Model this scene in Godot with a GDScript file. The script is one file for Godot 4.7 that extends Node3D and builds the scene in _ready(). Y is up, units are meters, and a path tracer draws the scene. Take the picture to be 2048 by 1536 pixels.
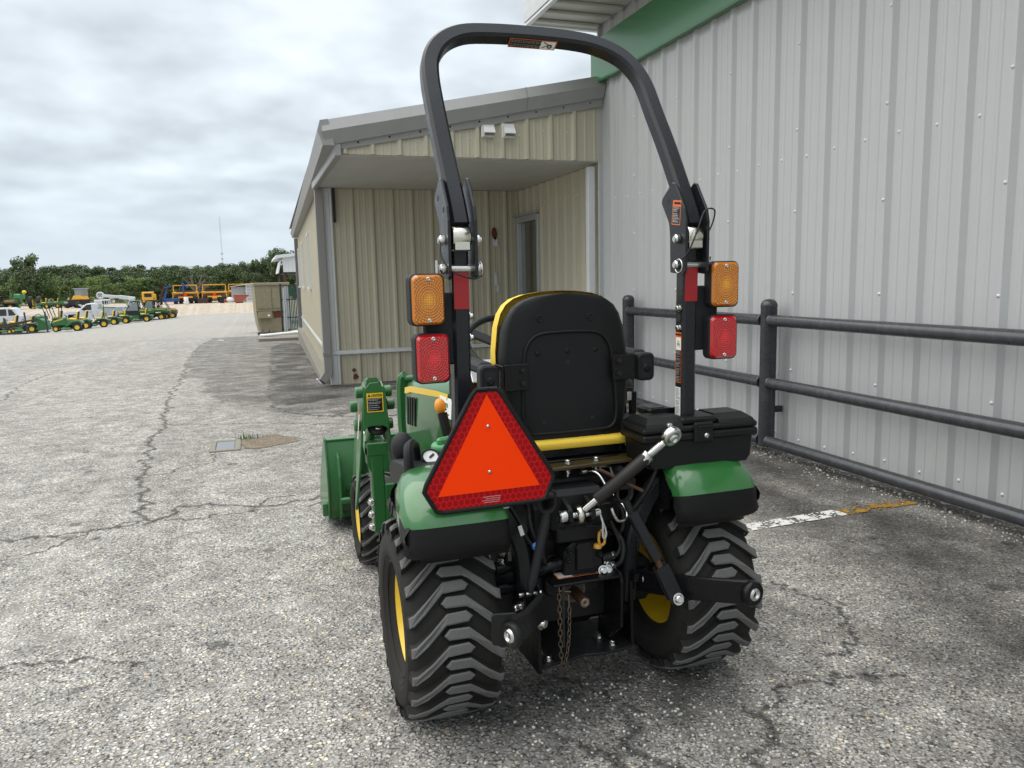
extends Node3D
# A compact tractor parked beside a metal building; y up, metres, the camera stands over the origin.

var M := {}
var names := {}
var rng := RandomNumberGenerator.new()


func _ready() -> void:
	rng.seed = 7
	# camera, sky, sun, exposure
	var cam := Camera3D.new()
	cam.name = "camera"
	add_child(cam)
	var look := Basis(Vector3.UP, deg_to_rad(-18.57)) * Basis(Vector3.RIGHT, deg_to_rad(-7.81)) * Basis(Vector3.BACK, deg_to_rad(-1.29))
	cam.transform = Transform3D(look, Vector3(0, 1.43, 0))
	cam.fov = 53.07
	cam.near = 0.05
	cam.far = 1500.0
	cam.current = true
	var env := Environment.new()
	env.background_mode = Environment.BG_SKY
	env.tonemap_mode = Environment.TONE_MAPPER_LINEAR
	env.tonemap_exposure = 1.98
	env.sdfgi_enabled = true
	env.ssao_enabled = true
	env.ssil_enabled = true
	var sky := Sky.new()
	var pan := PanoramaSkyMaterial.new()
	pan.panorama = sky_picture()
	sky.sky_material = pan
	env.sky = sky
	var we := WorldEnvironment.new()
	we.name = "world_environment"
	we.environment = env
	add_child(we)
	var sun := DirectionalLight3D.new()
	sun.name = "sun"
	sun.light_energy = 0.45
	sun.light_color = Color(1.0, 0.97, 0.92)
	sun.light_angular_distance = 90.0
	sun.shadow_enabled = true
	sun.basis = Basis.looking_at(Vector3(0.45, -0.85, 0.22))
	add_child(sun)

	make_materials()
	build_ground()
	build_main_building()
	build_lean_to()
	build_railing()
	build_tractor()
	build_yard_things()
	build_lot_machines()
	build_trees()


# ---------------------------------------------------------------- shapes
class S:
	var st := SurfaceTool.new()
	var g := 1
	var uv := false

	func _init() -> void:
		st.begin(Mesh.PRIMITIVE_TRIANGLES)

	func tri(a: Vector3, b: Vector3, c: Vector3, k := -1) -> void:
		st.set_smooth_group(k)
		st.add_vertex(a)
		st.add_vertex(b)
		st.add_vertex(c)

	func quad(a: Vector3, b: Vector3, c: Vector3, d: Vector3, k := -1) -> void:
		tri(a, b, c, k)
		tri(a, c, d, k)

	func quad_uv(a: Vector3, b: Vector3, c: Vector3, d: Vector3) -> void: # a lower left, then clockwise from there
		st.set_smooth_group(-1)
		for p in [[a, 0, 1], [b, 0, 0], [c, 1, 0], [a, 0, 1], [c, 1, 0], [d, 1, 1]]:
			st.set_uv(Vector2(p[1], p[2]))
			st.add_vertex(p[0])

	func box(c: Vector3, s: Vector3, b := Basis.IDENTITY, bev := 0.003) -> S:
		var h := s / 2.0
		bev = minf(bev, minf(h.x, minf(h.y, h.z)) * 0.6)
		var p := func(x: int, y: int, z: int, full: int) -> Vector3:
			var v := Vector3((h.x - (0.0 if full == 0 else bev)) * x, (h.y - (0.0 if full == 1 else bev)) * y, (h.z - (0.0 if full == 2 else bev)) * z)
			return c + b * v
		for s2 in [-1, 1]:
			var q := [p.call(s2, -1, -1, 0), p.call(s2, 1, -1, 0), p.call(s2, 1, 1, 0), p.call(s2, -1, 1, 0)]
			if s2 < 0: q.reverse()
			quad(q[3], q[2], q[1], q[0])
			q = [p.call(-1, s2, -1, 1), p.call(-1, s2, 1, 1), p.call(1, s2, 1, 1), p.call(1, s2, -1, 1)]
			if s2 < 0: q.reverse()
			quad(q[3], q[2], q[1], q[0])
			q = [p.call(-1, -1, s2, 2), p.call(1, -1, s2, 2), p.call(1, 1, s2, 2), p.call(-1, 1, s2, 2)]
			if s2 < 0: q.reverse()
			quad(q[3], q[2], q[1], q[0])
		if bev <= 0.0005:
			return self
		for i in [-1, 1]:
			for j in [-1, 1]:
				var fl: bool = i * j < 0
				var q2 := [p.call(i, j, -1, 0), p.call(i, j, 1, 0), p.call(i, j, 1, 1), p.call(i, j, -1, 1)]
				if fl: q2.reverse()
				quad(q2[0], q2[1], q2[2], q2[3])
				q2 = [p.call(-1, i, j, 1), p.call(1, i, j, 1), p.call(1, i, j, 2), p.call(-1, i, j, 2)]
				if fl: q2.reverse()
				quad(q2[0], q2[1], q2[2], q2[3])
				q2 = [p.call(i, -1, j, 2), p.call(i, 1, j, 2), p.call(i, 1, j, 0), p.call(i, -1, j, 0)]
				if fl: q2.reverse()
				quad(q2[0], q2[1], q2[2], q2[3])
				for k in [-1, 1]:
					var t3 := [p.call(i, j, k, 0), p.call(i, j, k, 1), p.call(i, j, k, 2)]
					if i * j * k > 0: t3.reverse()
					tri(t3[0], t3[1], t3[2])
		return self

	func quad_box(c: Vector3, s: Vector3, b: Basis) -> S:
		return box(c, s, b, 0.0)

	func ring_frames(path: Array, up: Vector3) -> Array:
		var out := []
		var n := path.size()
		var side := Vector3.ZERO
		for i in n:
			var a: Vector3 = path[i] - path[maxi(i - 1, 0)]
			var b: Vector3 = path[mini(i + 1, n - 1)] - path[i]
			if i == 0: a = b
			if i == n - 1: b = a
			a = a.normalized()
			b = b.normalized()
			var t := (a + b).normalized()
			var u := up
			if up == Vector3.ZERO:
				if side == Vector3.ZERO:
					side = t.cross(Vector3.UP if absf(t.y) < 0.9 else Vector3.RIGHT).normalized()
				side = (side - t * side.dot(t)).normalized()
				u = side
			else:
				u = (u - t * u.dot(t)).normalized()
			var w := t.cross(u).normalized()
			out.append([u, w, 1.0 / maxf(t.dot(b), 0.5)])
		return out

	func sweep(path: Array, sec: PackedVector2Array, up := Vector3.ZERO, smooth := false, caps := true, scales := []) -> S:
		var fr := ring_frames(path, up)
		var rows := []
		for i in path.size():
			var f = fr[i]
			var k: float = scales[i] if scales else 1.0
			var row := PackedVector3Array()
			for p in sec:
				row.append(path[i] + f[0] * p.x * k + f[1] * p.y * k * (f[2] if up != Vector3.ZERO else 1.0))
			rows.append(row)
		var m := sec.size()
		g += 1
		var g0 := g
		if not smooth: g += m
		for i in rows.size() - 1:
			for j in m:
				var k2 := (j + 1) % m
				quad(rows[i][j], rows[i][k2], rows[i + 1][k2], rows[i + 1][j], g0 if smooth else g0 + j)
		if caps:
			fan(rows[0], true)
			fan(rows[-1], false)
		return self

	func fan(row: PackedVector3Array, rev: bool) -> void:
		for j in range(1, row.size() - 1):
			if rev: tri(row[0], row[j + 1], row[j])
			else: tri(row[0], row[j], row[j + 1])

	func tube(path: Array, r: float, seg := 12, scales := []) -> S:
		var sec := PackedVector2Array()
		for k in seg:
			sec.append(Vector2(cos(TAU * k / seg), sin(TAU * k / seg)) * r)
		return sweep(path, sec, Vector3.ZERO, true, true, scales)

	func rod(a: Vector3, b: Vector3, r: float, seg := 12) -> S:
		return tube([a, b], r, seg)

	func bar(path: Array, w: float, h: float, up: Vector3, c := 0.006) -> S: # w along up, h across
		var x := w / 2
		var y := h / 2
		c = minf(c, minf(x, y) * 0.7)
		return sweep(path, PackedVector2Array([Vector2(x - c, -y), Vector2(x, -y + c), Vector2(x, y - c), Vector2(x - c, y), Vector2(-x + c, y), Vector2(-x, y - c), Vector2(-x, -y + c), Vector2(-x + c, -y)]), up)

	func lathe(prof: Array, xf := Transform3D.IDENTITY, seg := 32, smooth := true) -> S: # prof: (radius, height along y)
		g += 1
		var n := prof.size()
		for i in n - 1:
			if not smooth: g += 1
			for k in seg:
				var q := []
				for c in [[i, k], [i, k + 1], [i + 1, k + 1], [i + 1, k]]:
					var a: float = TAU * (c[1] % seg) / seg
					var p: Vector2 = prof[c[0]]
					q.append(xf * Vector3(p.x * cos(a), p.y, p.x * sin(a)))
				if prof[i].x < 1e-5: tri(q[0], q[2], q[3], g)
				elif prof[i + 1].x < 1e-5: tri(q[0], q[1], q[2], g)
				else: quad(q[0], q[1], q[2], q[3], g)
		return self

	func prism(poly: PackedVector2Array, d: float, xf := Transform3D.IDENTITY, taper := 0.0) -> S: # polygon in xy, thickness along z
		var idx := Geometry2D.triangulate_polygon(poly)
		var c := Vector2.ZERO
		for p in poly: c += p / poly.size()
		for s in [1, -1]:
			for i in range(0, idx.size(), 3):
				var q := []
				for k in 3:
					var p: Vector2 = poly[idx[i + k]]
					if taper > 0.0: p = c + (p - c) * (1.0 - taper / maxf((p - c).length(), taper * 1.5))
					q.append(xf * Vector3(p.x, p.y, s * d / 2))
				if s > 0: tri(q[0], q[2], q[1])
				else: tri(q[0], q[1], q[2])
		var n := poly.size()
		for i in n:
			var a := poly[i]
			var b := poly[(i + 1) % n]
			var lo := d / 2
			if taper > 0.0:
				lo = d / 2 - minf(taper, d * 0.3)
				for s in [1, -1]:
					var ai: Vector2 = c + (a - c) * (1.0 - taper / maxf((a - c).length(), taper * 1.5))
					var bi: Vector2 = c + (b - c) * (1.0 - taper / maxf((b - c).length(), taper * 1.5))
					var q := [xf * Vector3(a.x, a.y, s * lo), xf * Vector3(ai.x, ai.y, s * d / 2), xf * Vector3(bi.x, bi.y, s * d / 2), xf * Vector3(b.x, b.y, s * lo)]
					if s < 0: q.reverse()
					quad(q[0], q[1], q[2], q[3])
			quad(xf * Vector3(a.x, a.y, -lo), xf * Vector3(a.x, a.y, lo), xf * Vector3(b.x, b.y, lo), xf * Vector3(b.x, b.y, -lo))
		return self

	func loft(rows: Array, closed := false, k := -2) -> S: # smooth skin over rows of points
		g += 1
		var m: int = rows[0].size()
		for i in rows.size() - 1:
			for j in (m if closed else m - 1):
				var j2: int = (j + 1) % m
				quad(rows[i][j], rows[i][j2], rows[i + 1][j2], rows[i + 1][j], g if k == -2 else k)
		return self

	func ball(c: Vector3, r: Vector3, seg := 12, b := Basis.IDENTITY) -> S:
		var prof := []
		for i in seg / 2 + 1:
			var a := -PI / 2 + PI * i / (seg / 2)
			prof.append(Vector2(maxf(cos(a), 0.0) if i > 0 and i < seg / 2 else 0.0, sin(a)))
		return lathe(prof, Transform3D(b * Basis.from_scale(r), c), seg)

	func bolt(at: Vector3, axis: Vector3, r := 0.011, l := 0.012) -> S: # washer, hex head
		var y := axis.normalized()
		var x := y.cross(Vector3.UP if absf(y.y) < 0.9 else Vector3.RIGHT).normalized()
		var xf := Transform3D(Basis(x, y, x.cross(y)), at)
		lathe([Vector2(r * 1.45, 0), Vector2(r * 1.45, l * 0.2), Vector2(r, l * 0.2)], xf, 12, false)
		lathe([Vector2(r, l * 0.2), Vector2(r, l * 0.85), Vector2(r * 0.8, l), Vector2(0, l)], xf, 6, false)
		return self

	func done() -> ArrayMesh:
		st.generate_normals()
		st.index()
		return st.commit()


func rr(w: float, h: float, r: float, n := 4) -> PackedVector2Array: # rounded rectangle
	var out := PackedVector2Array()
	for q in 4:
		var c := Vector2((w / 2 - r) * (1 if q in [0, 3] else -1), (h / 2 - r) * (1 if q < 2 else -1))
		for i in n + 1:
			out.append(c + Vector2.from_angle(PI / 2 * q + PI / 2 * i / n) * r)
	return out


func v3(a: Array) -> Array:
	var out := []
	for p in a: out.append(Vector3(p[0], p[1], p[2]))
	return out


func pv(a: Array) -> PackedVector2Array:
	var out := PackedVector2Array()
	for p in a: out.append(Vector2(p[0], p[1]))
	return out


func smooth_path(a: Array, n := 4) -> Array: # Catmull-Rom through the points
	var out := []
	for i in a.size() - 1:
		var p0: Vector3 = a[maxi(i - 1, 0)]
		var p3: Vector3 = a[mini(i + 2, a.size() - 1)]
		for k in n:
			out.append(a[i].cubic_interpolate(a[i + 1], p0, p3, float(k) / n))
	out.append(a[-1])
	return out


func axis_x(at: Vector3, s := 1.0) -> Transform3D: # lathe axis along +x (or -x)
	return Transform3D(Basis(Vector3(0, s, 0), Vector3(s, 0, 0), Vector3(0, 0, -1)), at)


func axis_z(at: Vector3) -> Transform3D: # lathe axis along +z
	return Transform3D(Basis(Vector3(1, 0, 0), Vector3(0, 0, 1), Vector3(0, -1, 0)), at)


func side_x(at: Vector3) -> Transform3D: # prism polygon (z, y) with thickness along x
	return Transform3D(Basis(Vector3(0, 0, 1), Vector3(0, 1, 0), Vector3(-1, 0, 0)), at)


# ---------------------------------------------------------------- objects
func numbered(n: String) -> String:
	names[n] = names.get(n, -1) + 1
	return n if names[n] == 0 else "%s_%03d" % [n, names[n]]


func thing(called: String, label: String, category: String, at := Vector3.ZERO, turn := 0.0, group := "") -> Node3D:
	var o := Node3D.new()
	o.name = numbered(called)
	add_child(o)
	o.position = at
	o.rotation.y = turn
	tag(o, label, category, group)
	return o


func tag(o: Node, label: String, category: String, group := "") -> void:
	o.set_meta("label", label)
	o.set_meta("category", category)
	if group: o.set_meta("group", group)


func put(called: String, mesh: Mesh, m, parent: Node = null, at := Transform3D.IDENTITY) -> MeshInstance3D:
	var o := MeshInstance3D.new()
	o.mesh = mesh
	o.transform = at
	if m is Array:
		for i in m.size(): o.set_surface_override_material(i, m[i])
	else:
		o.material_override = m
	if parent == null:
		o.name = numbered(called)
		add_child(o)
	else:
		o.name = called
		parent.add_child(o, true)
	return o


func part(called: String, s: S, m, parent: Node = null, at := Transform3D.IDENTITY) -> MeshInstance3D:
	return put(called, s.done(), m, parent, at)


func two(a: S, b: S) -> ArrayMesh: # one mesh with two surfaces
	var m := a.done()
	b.st.generate_normals()
	b.st.index()
	return b.st.commit(m)


func stuff(o: Node) -> Node:
	o.set_meta("kind", "stuff")
	return o


func dup(o: Node3D, at: Vector3, turn: float, label: String, group := "") -> Node3D:
	var c: Node3D = o.duplicate()
	var base: String = o.name
	var cut := RegEx.create_from_string("_\\d{3}$")
	c.name = numbered(cut.sub(base, ""))
	add_child(c)
	c.position = at
	c.rotation.y = turn
	c.set_meta("label", label)
	if group: c.set_meta("group", group)
	return c


func scatter(called: String, mesh: Mesh, m, where: Array, parent: Node = null, colors := []) -> MultiMeshInstance3D:
	var mm := MultiMesh.new()
	mm.transform_format = MultiMesh.TRANSFORM_3D
	mm.use_colors = colors.size() > 0
	mm.mesh = mesh
	mm.instance_count = where.size()
	for i in where.size():
		mm.set_instance_transform(i, where[i])
		if colors: mm.set_instance_color(i, colors[i])
	var o := MultiMeshInstance3D.new()
	o.multimesh = mm
	o.material_override = m
	o.set_meta("kind", "stuff")
	if parent == null:
		o.name = numbered(called)
		add_child(o)
	else:
		o.name = called
		parent.add_child(o, true)
	return o


func words(called: String, text: String, height: float, m, parent: Node, at: Transform3D, width := 0.0) -> MeshInstance3D: # lettering, centred, facing +z of at
	var t := TextMesh.new()
	var f := SystemFont.new()
	f.font_names = PackedStringArray(["Droid Sans"])
	f.font_weight = 700
	t.font = f
	t.text = text
	t.font_size = 32
	t.pixel_size = height / 24.0
	t.depth = 0.0008
	t.curve_step = 2.0
	var o := put(called, t, m, parent, at)
	if width > 0.0:
		var w: float = t.get_aabb().size.x
		if w > 0.0: o.transform = at * Transform3D(Basis.from_scale(Vector3(width / w, 1, 1)), Vector3.ZERO)
	return o


# ---------------------------------------------------------------- pictures of surfaces
func noise(type: int, freq: float, sd: int, oct := 4) -> FastNoiseLite:
	var n := FastNoiseLite.new()
	n.noise_type = type
	n.frequency = freq
	n.seed = sd
	n.fractal_octaves = oct
	if oct < 2: n.fractal_type = FastNoiseLite.FRACTAL_NONE
	return n


func cells(freq: float, sd: int, what: int) -> FastNoiseLite:
	var n := noise(FastNoiseLite.TYPE_CELLULAR, freq, sd, 1)
	n.cellular_return_type = what
	n.cellular_jitter = 1.0
	return n


func gray(n: FastNoiseLite, w: int, h: int) -> PackedByteArray:
	var im := n.get_seamless_image(w, h, false, false, 0.1, true)
	im.convert(Image.FORMAT_L8)
	return im.get_data()


func tex(w: int, h: int, rgb: PackedByteArray, fmt := Image.FORMAT_RGB8) -> ImageTexture:
	return ImageTexture.create_from_image(Image.create_from_data(w, h, false, fmt, rgb))


func sky_picture() -> ImageTexture:
	var w := 2048
	var h := 1024
	var data := PackedFloat32Array()
	data.resize(w * h * 3)
	var big := noise(FastNoiseLite.TYPE_SIMPLEX_SMOOTH, 1.5, 11, 5)
	var fine := noise(FastNoiseLite.TYPE_SIMPLEX_SMOOTH, 4.6, 5, 5)
	for y in h:
		var el := PI / 2 - PI * (y + 0.5) / h
		if el < -0.02:
			for x in w:
				var i := (y * w + x) * 3
				data[i] = 0.22
				data[i + 1] = 0.215
				data[i + 2] = 0.20
			continue
		var s := sin(maxf(el, 0.0))
		var lum := 0.405 + 0.15 * s + 0.42 * s * s * s
		var k := 1.0 / (s + 0.16)
		for x in w:
			var a := TAU * (x + 0.5) / w
			var px := cos(el) * cos(a) * k
			var pz := cos(el) * sin(a) * k
			var b := big.get_noise_3d(px * 0.9, 0.0, pz * 0.9)
			var f := fine.get_noise_3d(px * 0.7, 3.0, pz * 0.7)
			var c := b * 0.62 + f * 0.5
			var near := clampf((el - 0.01) / 0.12, 0.15, 1.0)
			var v := lum * (1.0 + 0.42 * c * near)
			var dark := clampf(-c * 1.6, 0.0, 1.0) * near
			var low := clampf(1.0 - el / 0.5, 0.0, 1.0)
			var i := (y * w + x) * 3
			data[i] = v * (0.925 - 0.045 * low + 0.02 * c)
			data[i + 1] = v * (1.0 - 0.015 * dark)
			data[i + 2] = v * (1.065 + 0.025 * low + 0.02 * dark)
	return ImageTexture.create_from_image(Image.create_from_data(w, h, false, Image.FORMAT_RGBF, data.to_byte_array()))


func aggregate() -> Array: # chips half sunk in worn binder: colour and relief, 1024 pixels for 2.4 m
	var n := 1024
	var val := gray(cells(0.27, 3, FastNoiseLite.RETURN_CELL_VALUE), n, n)
	var edge := gray(cells(0.27, 3, FastNoiseLite.RETURN_DISTANCE2_SUB), n, n)
	var val2 := gray(cells(0.155, 9, FastNoiseLite.RETURN_CELL_VALUE), n, n)
	var edge2 := gray(cells(0.155, 9, FastNoiseLite.RETURN_DISTANCE2_SUB), n, n)
	var soft := gray(noise(FastNoiseLite.TYPE_SIMPLEX, 0.010, 4, 4), n, n)
	var fine := gray(noise(FastNoiseLite.TYPE_SIMPLEX, 0.22, 6, 3), n, n)
	var out := PackedByteArray()
	out.resize(n * n * 3)
	var hi := PackedByteArray()
	hi.resize(n * n)
	for i in n * n:
		var s: float = soft[i] / 255.0
		var f: float = fine[i] / 255.0
		var v: float = val[i] / 255.0
		var e: float = smoothstep(4.0, 50.0, float(edge[i]))
		var v2: float = val2[i] / 255.0
		var e2: float = smoothstep(8.0, 60.0, float(edge2[i]))
		var chip: bool = v2 > 0.52 + 0.5 * (0.5 - s)
		var l: float = 0.60 + 0.24 * (v - 0.5) + 0.28 * (f - 0.5) - 0.10 * (1.0 - e)
		var h: float = 0.25 + 0.25 * f + 0.12 * e * v
		if chip:
			var c: float = 0.61 + 0.26 * fmod(v2 * 9.7, 1.0) + 0.10 * (f - 0.5)
			l = lerpf(l - 0.08, c, e2)
			h = lerpf(h - 0.1, 0.55 + 0.4 * v2, e2)
		if v < 0.10: l -= 0.14
		l += 0.12 * (s - 0.5)
		var warm: float = 0.035 * fmod(v2 * 7.3, 1.0)
		if chip and v2 > 0.70 and v2 < 0.712: warm = 0.12
		l = 255.0 * clampf(l, 0.08, 0.98)
		out[i * 3] = int(clampf(l * (1.0 + warm * 0.6), 0, 255))
		out[i * 3 + 1] = int(clampf(l * (0.99), 0, 255))
		out[i * 3 + 2] = int(clampf(l * (0.97 - warm), 0, 255))
		hi[i] = int(255.0 * clampf(h, 0, 1))
	return [tex(n, n, out), tex(n, n, hi, Image.FORMAT_L8)]


func hash1(i: int) -> float:
	return fmod(absf(sin(i * 12.9898) * 43758.5453), 1.0)


# ---------------------------------------------------------------- materials
func lin(r: float, g: float, b: float) -> Color:
	return Color(r, g, b).linear_to_srgb()


func fm(c: Color, rough := 0.5, metal := 0.0, o := {}) -> StandardMaterial3D:
	var m := StandardMaterial3D.new()
	m.albedo_color = c
	m.roughness = rough
	m.metallic = metal
	if o.has("coat"):
		m.clearcoat_enabled = true
		m.clearcoat = o.coat
		m.clearcoat_roughness = o.get("coat_rough", 0.08)
	if o.has("spec"): m.metallic_specular = o.spec
	if o.has("map"): m.albedo_texture = o.map
	if o.has("rmap"): m.roughness_texture = o.rmap
	if o.has("bump"):
		m.heightmap_enabled = true
		m.heightmap_texture = o.bump
		m.heightmap_scale = o.get("deep", 0.1)
	if o.has("tri"):
		m.uv1_triplanar = true
		m.uv1_scale = Vector3.ONE * o.tri
		m.uv1_world_triplanar = o.get("world", false)
	if o.has("emit"):
		m.emission_enabled = true
		m.emission = o.emit
		m.emission_energy_multiplier = o.get("power", 1.0)
	return m


func l8(n: FastNoiseLite, w: int, h: int, lo: float, hi: float) -> ImageTexture: # noise between two greys
	var d := gray(n, w, h)
	for i in d.size(): d[i] = int(255.0 * lerpf(lo, hi, d[i] / 255.0))
	return tex(w, h, d, Image.FORMAT_L8)


func streaks(n: int, lo: float, r: float, g: float, b: float, sd: int) -> ImageTexture: # faint vertical weathering, colour towards (r, g, b)
	var a := gray(noise(FastNoiseLite.TYPE_SIMPLEX, 0.03, sd, 3), n, 8)
	var c := gray(noise(FastNoiseLite.TYPE_SIMPLEX, 0.02, sd + 1, 5), n, n)
	var f := gray(noise(FastNoiseLite.TYPE_SIMPLEX, 0.3, sd + 2, 2), n, n)
	var out := PackedByteArray()
	out.resize(n * n * 3)
	for y in n:
		for x in n:
			var t: float = (a[x] / 255.0) * 0.35 + (c[y * n + x] / 255.0) * 0.5 + (f[y * n + x] / 255.0) * 0.15
			t = lerpf(lo, 1.0, clampf(t * 1.3, 0, 1))
			var i := (y * n + x) * 3
			out[i] = int(255 * clampf(t + (1 - t) * r, 0, 1))
			out[i + 1] = int(255 * clampf(t + (1 - t) * g, 0, 1))
			out[i + 2] = int(255 * clampf(t + (1 - t) * b, 0, 1))
	return tex(n, n, out)


func hex_print() -> ImageTexture: # prismatic red sheeting
	var w := 128
	var out := PackedByteArray()
	out.resize(w * w * 3)
	for y in w:
		for x in w:
			var best := 1e9
			var next := 1e9
			for j in range(-1, 6):
				for i in range(-1, 5):
					var cx := 32.0 * i + (16.0 if j % 2 else 0.0)
					var cy := 32.0 * j
					var d := Vector2((x - cx), (y - cy) * 0.9).length()
					if d < best:
						next = best
						best = d
					elif d < next: next = d
			var t: float = clampf((next - best) / 10.0, 0.0, 1.0)
			var i3 := (y * w + x) * 3
			out[i3] = int(lerpf(205, 148, t))
			out[i3 + 1] = int(lerpf(22, 4, t))
			out[i3 + 2] = int(lerpf(24, 12, t))
	return tex(w, w, out)


func lens_relief() -> ImageTexture: # rings and a waffle in the middle, moulded in a lamp lens
	var w := 96
	var h := 144
	var out := PackedByteArray()
	out.resize(w * h)
	for y in h:
		for x in w:
			var p := Vector2((x - 48) / 48.0, (y - 72) / 72.0 * 1.25)
			var r := p.length()
			var t := 0.5 + 0.5 * sin(r * 46.0)
			if r < 0.42: t = (0.5 + 0.5 * sin(x * 0.9)) * (0.5 + 0.5 * sin(y * 0.9))
			t = 0.6 * t + 0.4 * (0.5 + 0.5 * sin(atan2(p.y, p.x) * 40.0))
			out[y * w + x] = int(255 * t)
	return tex(w, h, out, Image.FORMAT_L8)


func lens_glow_print(a: Color, b: Color) -> ImageTexture:
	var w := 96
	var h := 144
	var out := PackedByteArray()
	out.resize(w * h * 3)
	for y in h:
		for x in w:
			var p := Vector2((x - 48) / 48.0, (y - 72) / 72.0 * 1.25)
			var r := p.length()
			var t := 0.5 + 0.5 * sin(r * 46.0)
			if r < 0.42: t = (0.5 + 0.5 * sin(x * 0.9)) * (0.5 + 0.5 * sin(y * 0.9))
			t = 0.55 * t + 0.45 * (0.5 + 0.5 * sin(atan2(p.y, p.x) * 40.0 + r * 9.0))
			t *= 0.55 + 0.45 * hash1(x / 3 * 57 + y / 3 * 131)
			t = t * 0.75 + 0.5 * exp(-r * r * 7.0)  # bright middle paints in the shine of the reflector bowl behind the lens
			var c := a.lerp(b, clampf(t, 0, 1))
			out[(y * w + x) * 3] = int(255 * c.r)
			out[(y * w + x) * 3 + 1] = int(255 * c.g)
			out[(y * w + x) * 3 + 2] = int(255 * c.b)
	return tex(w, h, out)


func warning_print(w: int, h: int, paper: Color, ink: Color, head: Color, head_h: int, border: int, sd: int, picture := 0) -> ImageTexture: # a safety label: coloured frame and head, lines of small print
	var im := Image.create(w, h, false, Image.FORMAT_RGB8)
	im.fill(head)
	im.fill_rect(Rect2i(border, head_h, w - 2 * border, h - head_h - border), paper)
	var r := RandomNumberGenerator.new()
	r.seed = sd
	var y := head_h + 4
	if picture > 0:
		im.fill_rect(Rect2i(border, head_h, w - 2 * border, picture), Color(0.93, 0.93, 0.9))
		for k in 26:
			var a := Vector2(w * 0.25 + 4 * k % int(w * 0.5), head_h + picture * (0.25 + 0.5 * hash1(k + sd)))
			im.fill_rect(Rect2i(int(a.x), int(a.y), 5, 4), Color(0.1, 0.1, 0.1))
		y += picture
	while y < h - border - 6:
		var x := border + 4
		var end: int = w - border - 4 - r.randi_range(0, w / 4)
		while x < end:
			var l := r.randi_range(4, 13)
			im.fill_rect(Rect2i(x, y, mini(l, maxi(end - x, 1)), 3), ink)
			x += l + 3
		y += 7 if r.randf() < 0.75 else 12
	return ImageTexture.create_from_image(im)


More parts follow.
